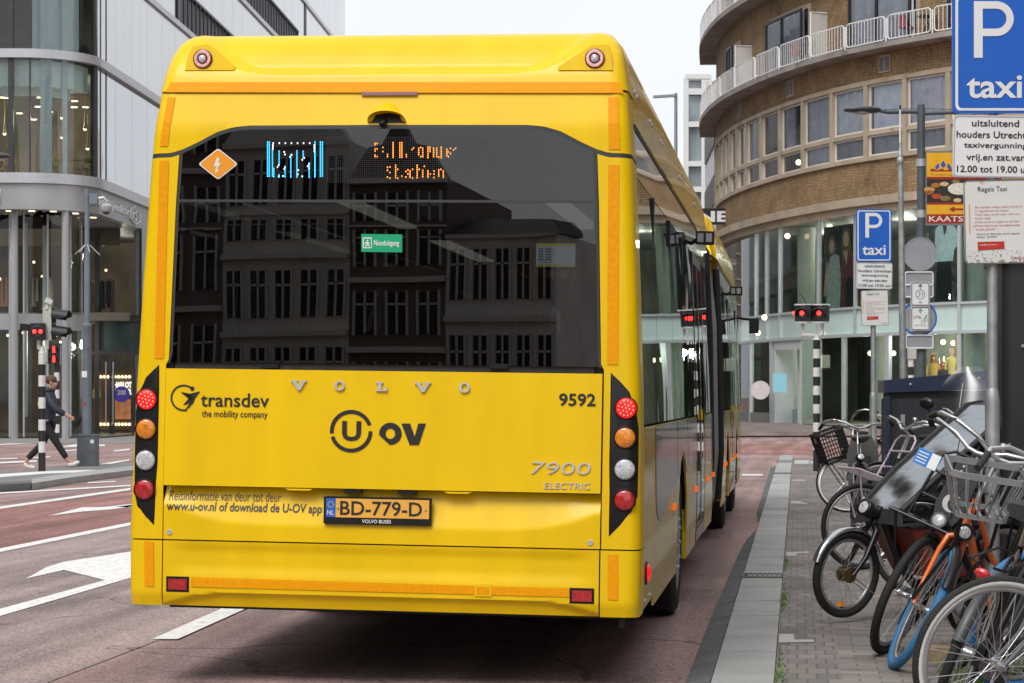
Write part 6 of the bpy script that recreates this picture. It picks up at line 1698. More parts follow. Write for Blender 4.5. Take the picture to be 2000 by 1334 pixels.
# navy switch cabinet
Zc = 21.0
t = thing('switch_cabinet', 'navy blue street cabinet with a sloping lid behind the bicycles', 'cabinet', (X_(1736, Zc), Zc, PAVE), (0, 0, -TH + .05))
NAVY = M('cabinet navy', (.018, .028, .065), rough=.35, coat=.3); NAVD = M('cabinet dark', (.022, .024, .03), rough=.5)
m = MB(); m.box((.55, .3, .74), (1.1, .6, 1.42)); m.build('body', NAVD, t)
m = MB(); m.slab([(-.05, -.06, 1.43), (1.15, -.06, 1.47), (1.15, -.06, 1.66), (-.05, -.06, 1.55)], (0, .72, 0)); m.build('lid', NAVY, t)
m = MB(); m.box((.55, -.012, .72), (.96, .02, 1.3)); m.box((-.012, .3, .72), (.02, .5, 1.3)); m.build('door', NAVD, t)
m = MB(); m.lathe([(.015, 0), (.012, .012), (0, .014)], (.2, -.062, 1.51), (0, -1, 0), 10); m.lathe([(.015, 0), (.012, .012), (0, .014)], (.85, -.062, 1.57), (0, -1, 0), 10); m.box((.13, -.03, 1.15), (.04, .03, .14)); m.build('lock', GALV, t)
m = MB(); m.box((-.02, -.04, .72), (.05, .04, 1.36)); m.build('corner_post', NAVY, t)
# dark advertising pillar at the right edge
Za = 13.2
t = thing('advertising_pillar', 'tall dark grey street kiosk wall behind the nearest sign post', 'kiosk', (X_(1958, Za), Za, PAVE), (0, 0, -TH))
KI = M('kiosk dark grey', (.030, .031, .034), rough=.42, noise=(1.2, .2))
m = MB(); m.slab([(u, v, .12) for u, v in rrect(0, 0, 1.6, .9, .06)], (0, 0, 2.1)); m.build('body', KI, t)
m = MB(); m.slab([(u, v, 0) for u, v in rrect(-.03, -.03, 1.63, .93, .06)], (0, 0, .12)); m.build('plinth', M('kiosk plinth', (.05, .05, .05)), t)
m = MB(); m.slab([(u, v, 2.22) for u, v in rrect(-.04, -.04, 1.64, .94, .08)], (0, 0, .1)); m.build('roof', KI, t)
m = MB(); m.box((.35, -.012, 1.2), (.012, .02, 2.1)); m.box((.9, -.012, 1.2), (.012, .02, 2.1)); m.build('trim', M('kiosk trim', (.05, .05, .055), rough=.3), t)
m = MB()
for x, z in ((.12, 1.7), (.3, 1.55), (.1, .9), (.28, .5)): m.lathe([(.012, 0), (.010, .01), (0, .012)], (x, -.005, z), (0, -1, 0), 8)
m.build('bolts', GALV, t)

# ---- traffic lights
BW_B = M('post black', (.018, .018, .02), rough=.5); BW_W = M('post white', (.66, .66, .64), rough=.5, noise=(12, .12))
HEADM = M('signal housing black', (.016, .017, .018), rough=.5); PUTTY = M('signal housing pale', (.46, .47, .42), rough=.5)
GLOW = M('red signal light', (1, .05, .04), emit=((1, .02, .015), 4))
def bwpole(t, h, r, segs=9, black0=.0):
    m = MB(); z = 0; sh = [h * .16] + [h * .84 / segs] * segs
    for i, q in enumerate(sh):
        m.cur = i % 2; N = 16; o = len(m.v)
        m.add([(r * math.cos(6.28319 * k / N), r * math.sin(6.28319 * k / N), zz) for zz in (z, z + q) for k in range(N)], [(k, (k + 1) % N, N + (k + 1) % N, N + k) for k in range(N)])
        z += q
    vs = {}; mp = []; nv = []                              # one continuous tube
    for p in m.v:
        key = tuple(round(c, 4) for c in p)
        if key not in vs: vs[key] = len(nv); nv.append(p)
        mp.append(vs[key])
    m.v = nv; m.f = [[mp[i] for i in f] for f in m.f]
    m.build('banded_post', [BW_B, BW_W], t, 40)
def head(t, c, rz, lamps, w=.30, lens=.075, back=None, vis=.22, lit=0, dual=True, ped=False):
    """one signal head: housing, lenses with hoods"""
    q = Matrix.Rotation(rz, 3, 'Z'); n = len(lamps) if isinstance(lamps, list) else lamps
    hh_ = .30 * n if not ped else .27 * n
    m = MB(); m.box(c, (w, .16, hh_), q); b = m.build('signal_head', back or HEADM, t)
    for i in range(n):
        z = hh_ / 2 - hh_ / n * (i + .5); cc = Vector(c) + q @ Vector((0, -.082, z)); ax = q @ Vector((0, -1, 0)); sx = q @ Vector((1, 0, 0))
        m = MB(); m.box(Vector(c) + q @ Vector((0, -.084, z)), (w * .94, .012, hh_ / n * .95), q); m.lathe([(.105, .0), (.105, .02), (.10, .025), (0, .02)], cc, ax, 20)
        m.build('lens', HEADM, b, 40)
        if vis:
            v = MB(); N = 14
            v.grid(lambda a, j: cc + sx * (.125 * math.cos(R(lerp(-25, 205, a / N)))) + Vector((0, 0, .125 * math.sin(R(lerp(-25, 205, a / N))))) + ax * (vis * j * (1 - .35 * (math.sin(R(lerp(-25, 205, a / N))) < 0))) - Vector((0, 0, .04 * j)), N, 1)
            v.build('hood', HEADM, b, 60)
        if i in lit if isinstance(lit, tuple) else i == lit:
            g = MB()
            if dual:
                for s in (-1, 1): g.ball(cc + sx * (.055 * s) + ax * .035, .036, 10, 6)
            elif ped == 'man':
                g.ball(cc + ax * .03 + Vector((0, 0, .075)), .028, 8, 6); g.box(cc + ax * .03 + Vector((0, 0, .01)), (.07, .02, .09), q); g.box(cc + ax * .03 + sx * .02 + Vector((0, 0, -.065)), (.025, .02, .07), q); g.box(cc + ax * .03 - sx * .02 + Vector((0, 0, -.065)), (.025, .02, .07), q)
            else: g.lathe([(.042, .026), (.03, .038), (0, .042)], cc - sx * .01, ax, 18); g.ball(cc - sx * .165 + ax * .03, .03, 8, 6, (.5, 1, 1.3))
            g.build('lit_signal', GLOW, b)
    return b
def ylab(py, Z): return H + (HOR - py) / FPX * Z
# left, nearer: red bicycle signal and a side-facing head
Z = 38.8; t = thing('traffic_light', 'traffic light with red lit signal on the banded post in front of the walking man', 'traffic light', (X_(82, Z), Z, .1))
y = lambda py: ylab(py, Z) - .1
bwpole(t, y(690), .064, 9)
m = MB(); m.lathe([(.07, y(690)), (.045, y(684)), (.045, y(676))], n=14); m.tube([(-.06, 0, y(664)), (-.06, 0, y(680)), (0, 0, y(683))], .035, 8); m.tube([(.09, 0, y(664)), (.09, 0, y(680)), (0, 0, y(683))], .035, 8); m.build('bracket', BW_W, t, 40)
head(t, (X_(75.5, Z) - X_(82, Z), -.05, y(648)), 0.12, 1, .26, vis=.05, lit=0, dual=True)
head(t, (X_(92, Z) - X_(82, Z) + .02, .10, y(632)), R(78), 2, .20, back=PUTTY, vis=.30, lit=9)
m = MB(); m.box((X_(95, Z) - X_(82, Z), 0, y(588)), (.12, .1, .09), Euler((0, .5, .3)).to_matrix()); m.bar((X_(91, Z) - X_(82, Z), 0, y(604)), (X_(93, Z) - X_(82, Z), 0, y(592)), .04, .04); m.build('detector', BW_W, t)
m = MB(); m.bar((X_(60, Z) - X_(82, Z), 0, y(640)), (X_(38, Z) - X_(82, Z), .1, y(638)), .06, .12); m.build('rear_head', HEADM, t)
# left, farther: pedestrian signal
Z = 62; t = thing('traffic_light', 'small pedestrian light with two red lit signals behind the walking man', 'traffic light', (X_(111, Z), Z, .02)); y = lambda py: ylab(py, Z)
bwpole(t, y(712), .075, 8)
head(t, (X_(106, Z) - X_(111, Z), -.05, y(693)), .15, 2, .34, vis=.10, lit=(0, 1), dual=False, ped='man')
m = MB(); m.lathe([(.05, y(713)), (.05, y(676))], (X_(113.5, Z) - X_(111, Z), .1, 0), n=10); m.build('bracket', BW_W, t)
# right: twin head
Z = 40.5; t = thing('traffic_light', 'twin headed traffic light with red signals on a banded post before the shop', 'traffic light', (X_(1595, Z), Z, PAVE)); y = lambda py: ylab(py, Z) - PAVE
bwpole(t, y(664), .066, 12)
m = MB(); m.lathe([(.075, y(664)), (.05, y(658)), (.05, y(652))], n=14); m.tube([(-.26, 0, y(632)), (-.26, 0, y(654)), (0, 0, y(656)), (.10, 0, y(654)), (.10, 0, y(632))], .038, 8); m.build('bracket', BW_W, t, 40)
for px in (1569, 1602):
    head(t, (X_(px, Z) - X_(1595, Z), -.05, y(612)), -.35, 1, .30, vis=.12, lit=0, dual=False)
    m = MB(); m.box((X_(px, Z) - X_(1595, Z), -.05, y(595.5)), (.33, .18, .025)); m.box((X_(px, Z) - X_(1595, Z), -.05, y(630)), (.31, .17, .02)); m.build('cap', BW_W, t)
m = MB(); m.tube([(-.2, 0, y(594)), (-.23, 0, y(583)), (-.33, 0, y(572))], .008, 5); m.build('wire', HEADM, t)
# right, far: small banded post behind the lamp post
Z = 58; t = thing('traffic_light', 'distant black and white signal post half hidden behind the lamp post', 'traffic light', (X_(1779, Z), Z, PAVE)); y = lambda py: ylab(py, Z) - PAVE
bwpole(t, y(700), .075, 9); m = MB(); m.box((.05, 0, y(690)), (.26, .2, .3)); m.build('signal_head', PUTTY, t)
# camera pole with cabinet foot
Z = 41.9; t = thing('camera_pole', 'blue grey surveillance camera pole with a cabinet at its foot', 'pole', (X_(170, Z), Z, .1)); y = lambda py: ylab(py, Z) - .1
m = MB(); m.lathe([(.085, y(850)), (.085, y(640)), (.095, y(638)), (.095, y(634)), (.058, y(632)), (.056, y(495)), (.047, y(490)), (.045, y(370)), (0, y(370))], n=18); m.build('pole', BLUEG, t, 40)
m = MB(); m.slab([(u + .02, v, 0) for u, v in rrect(-.185, -.17, .185, .17, .02)], (0, 0, y(852))); m.box((.02, 0, y(850)), (.39, .36, .03)); cb = m.build('foot_cabinet', M('cabinet grey', (.11, .13, .145), rough=.5, noise=(6, .15)), t)
m = MB(); m.lathe([(.04, 0), (.04, .005), (0, .005)], (.13, -.172, y(862)), (0, -1, 0), 14); m.build('sticker', SIGNW, cb)
m = MB(); m.box((-.035, -.085, y(731)), (.10, .012, .12)); m.build('sticker', SIGNW, t)
m = MB(); m.lathe([(.03, 0), (.03, .004), (0, .004)], (-.03, -.088, y(788)), (0, -1, 0), 12); m.build('sticker', REDI, t)
for k, (dx, dz, dy) in enumerate(((-.24, 22, .05), (-.11, 20, -.2), (.09, 20, -.2), (.24, 24, .05))):
    m = MB(); m.tube([(0, 0, y(474)), (dx, dy, y(474 + dz))], .010, 5); m.build('spike', ALU, t)
m = MB(); m.box((.13, 0, y(388)), (.16, .14, .20)); m.bar((-.08, 0, y(380)), (.06, 0, y(380)), .04, .04); m.bar((-.1, 0, y(402)), (.14, 0, y(402)), .03, .03); m.build('junction_box', BLUEG, t)
m = MB(); m.tube([(.2, 0, y(388)), (.32, 0, y(386)), (.37, 0, y(392)), (.37, 0, y(398))], .028, 8); ca = m.build('camera_arm', ALU, t, 40)
m = MB(); m.lathe([(.05, y(398)), (.115, y(402)), (.12, y(409)), (.085, y(414)), (.0, y(414))], (.37, 0, 0), n=18); hb = m.build('camera_housing', M('camera grey', (.40, .42, .44), rough=.4), ca, 40)
m = MB(); m.ball((.37, 0, y(413.5)), .075, 14, 8, (1, 1, .85)); m.build('camera_dome', M('camera dome', (.02, .02, .022), rough=.08, coat=1), hb, 60)
# lamp head reaching in from the left edge
Z = 42; t = thing('street_lamp', 'black street lamp head reaching in at the left edge of the picture', 'lamp post', (X_(-60, Z), Z, .1)); y = lambda py: ylab(py, Z) - .1
m = MB(); m.lathe([(.08, 0), (.06, y(312))], n=12); m.tube([(0, 0, y(308)), (.35, 0, y(306))], .03, 8); m.build('pole', POLE, t, 40)
m = MB(); m.ball((X_(-8, Z) - X_(-60, Z), 0, y(305)), .28, 18, 10, (1, .5, .27)); m.build('lamp_head', M('lamp head black'), t, 60)
m = MB(); m.ball((X_(-6, Z) - X_(-60, Z), 0, y(309)), .2, 14, 8, (1, .5, .25)); m.build('lamp_glass', M('lamp glass grey'), t, 60)
# far lamp over the bus roof
Z = 120; t = thing('street_lamp', 'tall grey street lamp with a flat arm against the sky', 'lamp post', (X_(1320, Z), Z, 0)); y = lambda py: ylab(py, Z)
m = MB(); m.lathe([(.12, 0), (.09, y(182))], n=12); m.build('pole', M('far lamp grey', (.30, .33, .36)), t, 40)
m = MB(); m.box((X_(1298, Z) - X_(1320, Z), 0, y(188)), (1.25, .3, .13), Euler((0, -.06, 0)).to_matrix()); m.build('lamp_arm', M('far lamp grey'), t)
# ------------------------------------------------------------------ bicycles
TYRE = M('bicycle tyre', (.012, .012, .0125), rough=.7, noise=(9, .3), bump=(120, .4))
TYREB = M('blue bicycle tyre', (.035, .17, .36), rough=.65, noise=(5, .18), bump=(110, .5))
RIMM = M('alloy rim', (.50, .50, .51), rough=.3, metal=.8, noise=(9, .15))
SPOKE = M('spoke steel', (.48, .48, .49), rough=.35, metal=.7)
STRIPE = M('reflective tyre stripe', (.66, .66, .63), rough=.5)
BKB = M('bicycle black paint', (.011, .011, .012), rough=.32, spec=.35, coat=.15, noise=(9, .25))
BKO = M('bicycle orange paint', (.80, .15, .012), rough=.3, coat=.6, noise=(7, .10))
BKG = M('bicycle grey paint', (.10, .105, .11), rough=.35, coat=.4)
SILV = M('bicycle chrome', (.44, .44, .45), rough=.28, metal=.9, noise=(14, .12))
BARS = M('handlebar alloy', (.62, .62, .63), rough=.3, metal=.75, noise=(9, .1))
GRIP = M('rubber grip', (.025, .025, .026), rough=.75)
LEATH = M('saddle black', (.022, .021, .02), rough=.55)
FEND = M('mudguard black', (.012, .012, .013), rough=.35, spec=.35, coat=.1)
FENDG = M('mudguard grey', (.065, .068, .072), rough=.4)
HLENS = M('headlight lens', (.55, .56, .56), rough=.12, coat=1, noise=(60, .4))
HA = R(65.5)
def wheelparts(root, K, Rw, tyre, name='wheel', tw=.021, stripe=False, hubr=.022, hubm=None, rimm=None, nsp=32, refl=False):
    """K(f, l, t): wheel frame, l is the axle"""
    c = lambda a, r, l=0.: K(r * math.cos(a), l, r * math.sin(a))
    n = 56
    def torus(mb, r, q, m=8, sx=1.0):
        vs = [c(2 * math.pi * i / n, r + q * math.cos(2 * math.pi * j / m), q * sx * math.sin(2 * math.pi * j / m)) for i in range(n) for j in range(m)]
        mb.add(vs, [(i * m + j, i * m + (j + 1) % m, ((i + 1) % n) * m + (j + 1) % m, ((i + 1) % n) * m + j) for i in range(n) for j in range(m)])
    m = MB(); torus(m, Rw - tw, tw, 10); w = m.build(name, tyre, root, 60)
    m = MB(); torus(m, Rw - 2 * tw - .008, .013, 6, .9); m.build('rim', rimm or RIMM, w, 60)
    if stripe:
        m = MB()
        for s in (-1, 1):
            vs = [c(2 * math.pi * i / n, r, s * (tw * 1.0 - .0005 * k)) for i in range(n) for k, r in enumerate((Rw - tw * 1.95, Rw - tw * .95))]
            vs = [c(2 * math.pi * i / n, r, s * l) for i in range(n) for r, l in ((Rw - tw * 1.95, tw * .62), (Rw - tw * 1.45, tw * .98), (Rw - tw * .95, tw * 1.03))]
            m.add(vs, [(3 * i + k, 3 * i + k + 1, 3 * ((i + 1) % n) + k + 1, 3 * ((i + 1) % n) + k) for i in range(n) for k in (0, 1)])
        m.build('reflective_stripe', STRIPE, w)
    m = MB()
    for i in range(nsp):
        a = 2 * math.pi * i / nsp; s = 1 if i % 2 else -1; b = a + (.9 if (i // 2) % 2 else -.9)
        m.tube([c(b, hubr * .9, s * .03), c(a, Rw - 2 * tw - .012, 0)], .0013, 4)
    m.build('spokes', SPOKE, w)
    m = MB(); o = K(0, 0, 0); ax = K(0, 1, 0) - o
    m.lathe([(.006, -.075), (.006, -.045), (hubr * 1.1, -.04), (hubr * 1.1, -.03), (hubr * .75, -.02), (hubr * .75, .02), (hubr * 1.1, .03), (hubr * 1.1, .04), (.006, .045), (.006, .075)], o, ax, 16); m.build('hub', hubm or SILV, w, 40)
    if refl: m = MB(); p = c(-1.95, Rw - .085); m.bar(p + ax * .0, p + (c(-1.95 + .16, Rw - .085) - p), .035, .025); m.build('spoke_reflector', M('reflector amber', (.85, .30, .01), rough=.25, coat=1), w)
    return w
def fender(root, K, Rw, a0, a1, mat, w=.026, name='mudguard', gap=.018):
    m = MB(); n = 26
    prof_ = [(-w, -.016), (-w * .8, -.003), (-w * .35, .004), (w * .35, .004), (w * .8, -.003), (w, -.016)]
    m.grid(lambda i, j: K((Rw + gap + prof_[j][1]) * math.cos(R(lerp(a0, a1, i / n))), prof_[j][0], (Rw + gap + prof_[j][1]) * math.sin(R(lerp(a0, a1, i / n)))), n, 5)
    return m.build(name, mat, root, 60)
def bicycle(label, px, py, heading, steer=0., lean=0., Rw=.35, wb=1.10, frame=BKB, tyre=TYRE, rtyre=None, bar=BARS, fend=FEND, rfend=None, gear=(), stripe=False, base=PAVE, anchor='front', hb_up=.0, group='bicycles parked along the kerb', rim=None, wide=.33, tw=.021):
    root = thing('bicycle', label, 'bicycle', group=group)
    st = R(steer); ca, sa = math.cos(HA), math.sin(HA)
    A = Vector((-.07, 0, Rw))
    def K(f, l, t):                                   # steering frame: forward, left, along the steering axis
        f, l = f * math.cos(st) - l * math.sin(st), f * math.sin(st) + l * math.cos(st)
        return A + Vector((f * sa - t * ca, l, f * ca + t * sa))
    KW = lambda f, l, t: K(.062 + f, l, t + .012)
    KR = lambda f, l, t: Vector((-wb + f, l, Rw + t))
    # ---- wheels
    wheelparts(root, KW, Rw, tyre, stripe=stripe, tw=tw, hubm=SILV, hubr=.03 if 'hubdynamo' in gear else .022, rimm=rim, refl='reflector' in gear)
    wheelparts(root, KR, Rw, rtyre or tyre, stripe=stripe, tw=tw, hubr=.035, rimm=rim)
    # ---- frame
    HBm, HT = K(0, 0, Rw + .13), K(0, 0, Rw + .29); BBk = Vector((-wb + .47, 0, .30)); ST = Vector((-wb + .27, 0, .82))
    m = MB(); m.tube([HBm, HT], .020, 12)
    if 'diamond' in gear: m.tube([HT + (HBm - HT) * .2, ST], .015, 10); m.tube([HBm, BBk], .018, 10)
    else:
        m.tube([HBm + (HT - HBm) * .3, HBm.lerp(BBk, .35) + Vector((-.03, 0, -.06)), HBm.lerp(BBk, .7) + Vector((-.02, 0, -.06)), BBk], .021, 12)
        m.tube([HT + (HBm - HT) * .1, HT.lerp(BBk.lerp(ST, .3), .5) + Vector((-.02, 0, -.10)), BBk.lerp(ST, .35)], .015, 10)
    m.tube([BBk, ST], .016, 10)
    for s in (-1, 1):
        m.tube([BBk + Vector((0, s * .03, 0)), KR(.06, s * .065, 0), KR(0, s * .065, 0)], .010, 8)
        m.tube([ST.lerp(BBk, .12) + Vector((0, s * .02, 0)), KR(.02, s * .065, .02)], .009, 8)
    m.lathe([(.024, -.045), (.024, .045)], BBk, (0, 1, 0), 14)
    m.build('frame', frame, root, 50)
    # ---- fork
    m = MB(); cr = K(.0, 0, Rw + .075)
    m.tube([K(0, 0, Rw + .13), cr], .019, 10)
    for s in (-1, 1): m.tube([K(0, s * .004, Rw + .085), K(.0, s * .045, Rw + .06), K(.004, s * .056, Rw - .02), K(.012, s * .056, .16), KW(0, s * .056, 0)], [.015, .015, .014, .012, .009], 10)
    m.build('fork', frame, root, 60)
    # ---- handlebar
    T0 = Rw + .29; Tc = T0 + .15 + hb_up
    m = MB(); m.tube([K(0, 0, T0 - .02), K(0, 0, Tc), K(.05, 0, Tc + .015)], .013, 10)
    hp = lambda s: [K(.05, 0, Tc + .015), K(.055, s * .05, Tc + .02), K(.05, s * .15, Tc + .07), K(.02, s * (wide - .07), Tc + .10), K(-.05, s * wide, Tc + .105), K(-.20, s * (wide + .02), Tc + .085)]
    for s in (-1, 1): m.tube(hp(s), .0125, 10)
    hb = m.build('handlebar', bar, root, 60)
    for s in (-1, 1):
        q = hp(s); m = MB(); m.tube([q[4].lerp(q[5], .25), q[5], q[5] + (q[5] - q[4]).normalized() * .01], .017, 10); m.build('grip', GRIP, hb, 50)
        m = MB(); m.tube([q[3].lerp(q[4], .6), q[3] + (q[5] - q[4]) * .15 + (K(.06, 0, 0) - K(0, 0, 0)), q[4] + (K(.035, 0, 0) - K(0, 0, 0)) * 1.2 + (q[5] - q[4]) * .55], .005, 6); m.build('brake_lever', BKB if 'blacklever' in gear else SILV, hb)
    if 'bell' in gear: m = MB(); m.ball(K(.05, .12, Tc + .10), .026, 12, 8); m.build('bell', SILV, hb, 50)
    m = MB(); q = hp(1)
    m.tube([q[3], K(.16, .1, Tc + .02), K(.12, .03, T0 - .05), K(.02, .03, Rw + .1)], .0028, 5); q = hp(-1); m.tube([q[3], K(.17, -.08, Tc + .03), K(.1, -.03, T0), HBm + Vector((-.05, -.02, -.1))], .0028, 5); m.build('cables', GRIP, root, 60)
    # ---- saddle, chain case, cranks
    m = MB(); m.tube([ST - Vector((-.03, 0, .1)), ST + Vector((-.045, 0, .13))], .0125, 10); sp = m.build('seat_post', SILV, root, 50)
    m = MB(); c = ST + Vector((-.05, 0, .16)); sh = [(-.14, .085, .0), (-.10, .10, .012), (-.02, .08, .012), (.06, .035, .008), (.14, .018, -.002), (.15, .006, -.008)]; n = 14
    m.grid(lambda i, j: c + Vector((sh[j][0], sh[j][1] * math.cos(2 * math.pi * i / n), sh[j][2] + (.022 if math.sin(2 * math.pi * i / n) > 0 else .045) * math.sin(2 * math.pi * i / n))), n, 5)
    m.poly([c + Vector((sh[0][0], sh[0][1] * math.cos(2 * math.pi * i / n), sh[0][2] + (.022 if math.sin(2 * math.pi * i / n) > 0 else .045) * math.sin(2 * math.pi * i / n))) for i in range(n)]); m.build('saddle', LEATH, root, 60)
    m = MB(); m.slab([KR(x, -.035, z) for x, z in ((-.06, -.03), (-.05, .05), (0, .065), (.25, .075), (.45, .06 + BBk.z - Rw), (.56, .05 + BBk.z - Rw), (.59, -.02 + BBk.z - Rw), (.54, -.10 + BBk.z - Rw), (.40, -.10 + BBk.z - Rw), (.1, -.06))], (0, -.035, 0)); m.build('chain_case', BKB, root)
    m = MB()
    for s in (-1, 1): m.bar(BBk + Vector((0, s * .075, 0)), BBk + Vector((s * .12, s * .085, -s * .12)), .02, .012); m.box(BBk + Vector((s * .12, s * .135, -s * .12)), (.085, .085, .025))
    m.build('cranks', GRIP, root)
    # ---- mudguards
    if fend: fender(root, KW, Rw, 88 if 'topfender' in gear else 70 if 'shortfender' in gear else 20, 200, fend)
    rf = rfend or fend
    if rf: fender(root, KR, Rw, -5, 165, rf)
    if 'stays' in gear:
        m = MB()
        for s in (-1, 1): m.tube([KR(0, s * .07, 0), KR((Rw + .01) * math.cos(R(130)), s * .03, (Rw + .01) * math.sin(R(130)))], .004, 5)
        m.build('mudguard_stay', SILV, root)
    # ---- luggage carrier over the rear wheel, lamp
    m = MB()
    for s in (-1, 1):
        m.tube([KR(.30, s * .03, .42), KR(.18, s * .07, Rw + .085), KR(-.33, s * .075, Rw + .075), KR(-.36, s * .03, Rw + .075)], .006, 6); m.tube([KR(-.12, s * .075, Rw + .08), KR(0, s * .075, 0)], .006, 6)
    for x in () if 'barerack' in gear else (-.3, -.15, 0, .12): m.tube([KR(x, -.07, Rw + .08), KR(x, .07, Rw + .08)], .005, 6)
    rk = m.build('luggage_carrier', SILV if 'silverrack' in gear else BKB, root, 50)
    m = MB(); m.ball(KR(-.375, 0, Rw + .04), .026, 12, 8, (.5, 1.3, .8)); m.build('rear_lamp', M('bicycle rear lamp', (.55, .01, .015), rough=.15, coat=1), rk, 60)
    m = MB(); m.tube([KR(.05, .075, -.02), KR(.10, .16, -Rw + .02)], .007, 6); m.build('kickstand', SILV, root)
    # ---- extras on the steering side
    if 'headlight' in gear:
        c = K(.10, 0, Rw + .10); ax = K(1, 0, .15) - K(0, 0, 0)
        m = MB(); m.lathe([(0, -.09), (.025, -.08), (.045, -.03), (.048, .02), (.044, .025)], c, ax, 20); hl = m.build('headlight', BKB, root, 50)
        m = MB(); m.lathe([(.043, .018), (.03, .026), (0, .03)], c, ax, 20); m.build('lens', HLENS, hl, 50)
        m = MB(); m.bar(K(.0, 0, Rw + .09), c, .014, .014); m.build('bracket', BKB, hl)
    if 'frontrack' in gear or 'whiterack' in gear:
        cm = BKB if 'frontrack' in gear else M('lilac enamel', (.55, .46, .52), rough=.35)
        m = MB(); t0 = Rw + .07; W = .20
        for l in (-W, -W * .6, -W * .2, W * .2, W * .6, W): m.tube([K(.04, l, t0), K(.36, l, t0 - .03)], .0085, 7)
        m.tube([K(.04, -W, t0), K(.04, W, t0), K(.36, W, t0 - .03), K(.36, -W, t0 - .03)], .0095, 7, True)
        m.tube([K(.03, -W, t0), K(.01, -W * .95, t0 + .20), K(.0, -W * .9, t0 + .38), K(0, -W * .6, t0 + .42), K(0, W * .6, t0 + .42), K(0, W * .9, t0 + .38), K(.01, W * .95, t0 + .20), K(.03, W, t0)], .0095, 8)
        for tt in (.14, .28): m.tube([K(.01, -W * .95, t0 + tt), K(.01, W * .95, t0 + tt)], .008, 7)
        for s in (-1, 1): m.tube([K(.34, s * W * .85, t0 - .03), KW(.0, s * .07, 0)], .008, 7)
        fr = m.build('front_carrier', cm, root, 50)
        if 'nameplate' in gear:
            m = MB(); P = [(-.075, .40), (.075, .40), (.085, .12), (.06, .04), (0, .01), (-.06, .04), (-.085, .12)]
            m.slab([K(.035, l, t0 + t) for l, t in P], K(.012, 0, 0) - K(0, 0, 0)); np_ = m.build('carrier_plate', M('carrier plate black', (.014, .014, .015), rough=.5), fr)
            m = MB()
            for l, t, r in ((-.03, .36, .007), (-.03, .33, .007), (-.03, .30, .007), (-.03, .26, .011), (.04, .26, .011)): m.lathe([(r, 0), (r, .002), (0, .002)], K(.048, l, t0 + t), K(1, 0, 0) - K(0, 0, 0), 10)
            n = 16; O = [(.052 * math.cos(R(a)), .052 * math.sin(R(a))) for a in range(60, 301, 15)]; I = [(.02 + .042 * math.cos(R(a)), .042 * math.sin(R(a))) for a in range(60, 301, 15)]
            k_ = len(O); m.add([K(.0485, l, t0 + .15 + t) for l, t in O + I], [(i, i + 1, k_ + i + 1, k_ + i) for i in range(k_ - 1)]); m.build('plate_studs', M('stud pale', (.5, .5, .5)), np_)
        if 'tag' in gear:
            m = MB(); m.slab([K(.02, l, t0 + t) for l, t in ((-.31, .27), (-.17, .27), (-.17, .36), (-.31, .36))], K(.004, 0, 0) - K(0, 0, 0)); tg = m.build('bicycle_tag', M('tag blue', (.02, .20, .60), rough=.5), fr)
            m = MB(); m.poly([K(.026, l, t0 + t) for l, t in ((-.225, .272), (-.172, .272), (-.172, .358), (-.225, .358))])
            for k in range(4): m.poly([K(.026, l, t0 + .283 + k * .018) for l in (-.30, -.24)] + [K(.026, l, t0 + .289 + k * .018) for l in (-.24, -.30)])
            m.build('tag_print', SIGNW, tg)
    if 'basket' in gear:
        m = MB(); t0 = Rw + .26; KQ = lambda f, l, t: K(0, 0, t0) + Vector((f * math.cos(st) - l * math.sin(st), f * math.sin(st) + l * math.cos(st), t - t0)); AL = M('basket aluminium', (.40, .41, .42), rough=.45, metal=.6)
        lo = [(.06, .13), (.30, .13), (.33, .10), (.33, -.10), (.30, -.13), (.06, -.13)]; hi = [(.04, .20), (.38, .20), (.42, .15), (.42, -.15), (.38, -.20), (.04, -.20)]
        for P, z, h in ((lo, t0, .025), (hi, t0 + .22, .032)):
            n = len(P); m.add([KQ(f, l, z + k) for f, l in P for k in (0, h)] + [KQ(f * .96 + .008, l * .95, z + k) for f, l in P for k in (0, h)], [(2 * i, 2 * ((i + 1) % n), 2 * ((i + 1) % n) + 1, 2 * i + 1) for i in range(n)] + [(2 * n + 2 * i, 2 * n + 2 * ((i + 1) % n), 2 * n + 2 * ((i + 1) % n) + 1, 2 * n + 2 * i + 1) for i in range(n)] + [(2 * i + 1, 2 * ((i + 1) % n) + 1, 2 * n + 2 * ((i + 1) % n) + 1, 2 * n + 2 * i + 1) for i in range(n)])
        bk = m.build('basket', AL, root); m = MB(); n = len(lo)
        for i in range(n):
            a, b = lo[i], lo[(i + 1) % n]; c, d = hi[i], hi[(i + 1) % n]; L = math.hypot(a[0] - b[0], a[1] - b[1]); q = max(1, int(L / .045))
            for k in range(q): t = (k + .5) / q; m.bar(KQ(lerp(a[0], b[0], t), lerp(a[1], b[1], t), t0 + .02), KQ(lerp(c[0], d[0], t), lerp(c[1], d[1], t), t0 + .225), .010, .006)
        for l in (-.10, -.05, 0, .05, .10): m.bar(KQ(.06, l, t0 + .01), KQ(.32, l, t0 + .01), .012, .005)
        m.build('basket_bars', AL, bk); m = MB()
        for s in (-1, 1): m.tube([KQ(.28, s * .09, t0), KQ(.20, s * .09, t0 - .16), KW(.0, s * .072, .02)], .010, 7)
        m.build('basket_stay', BKB, bk, 50)
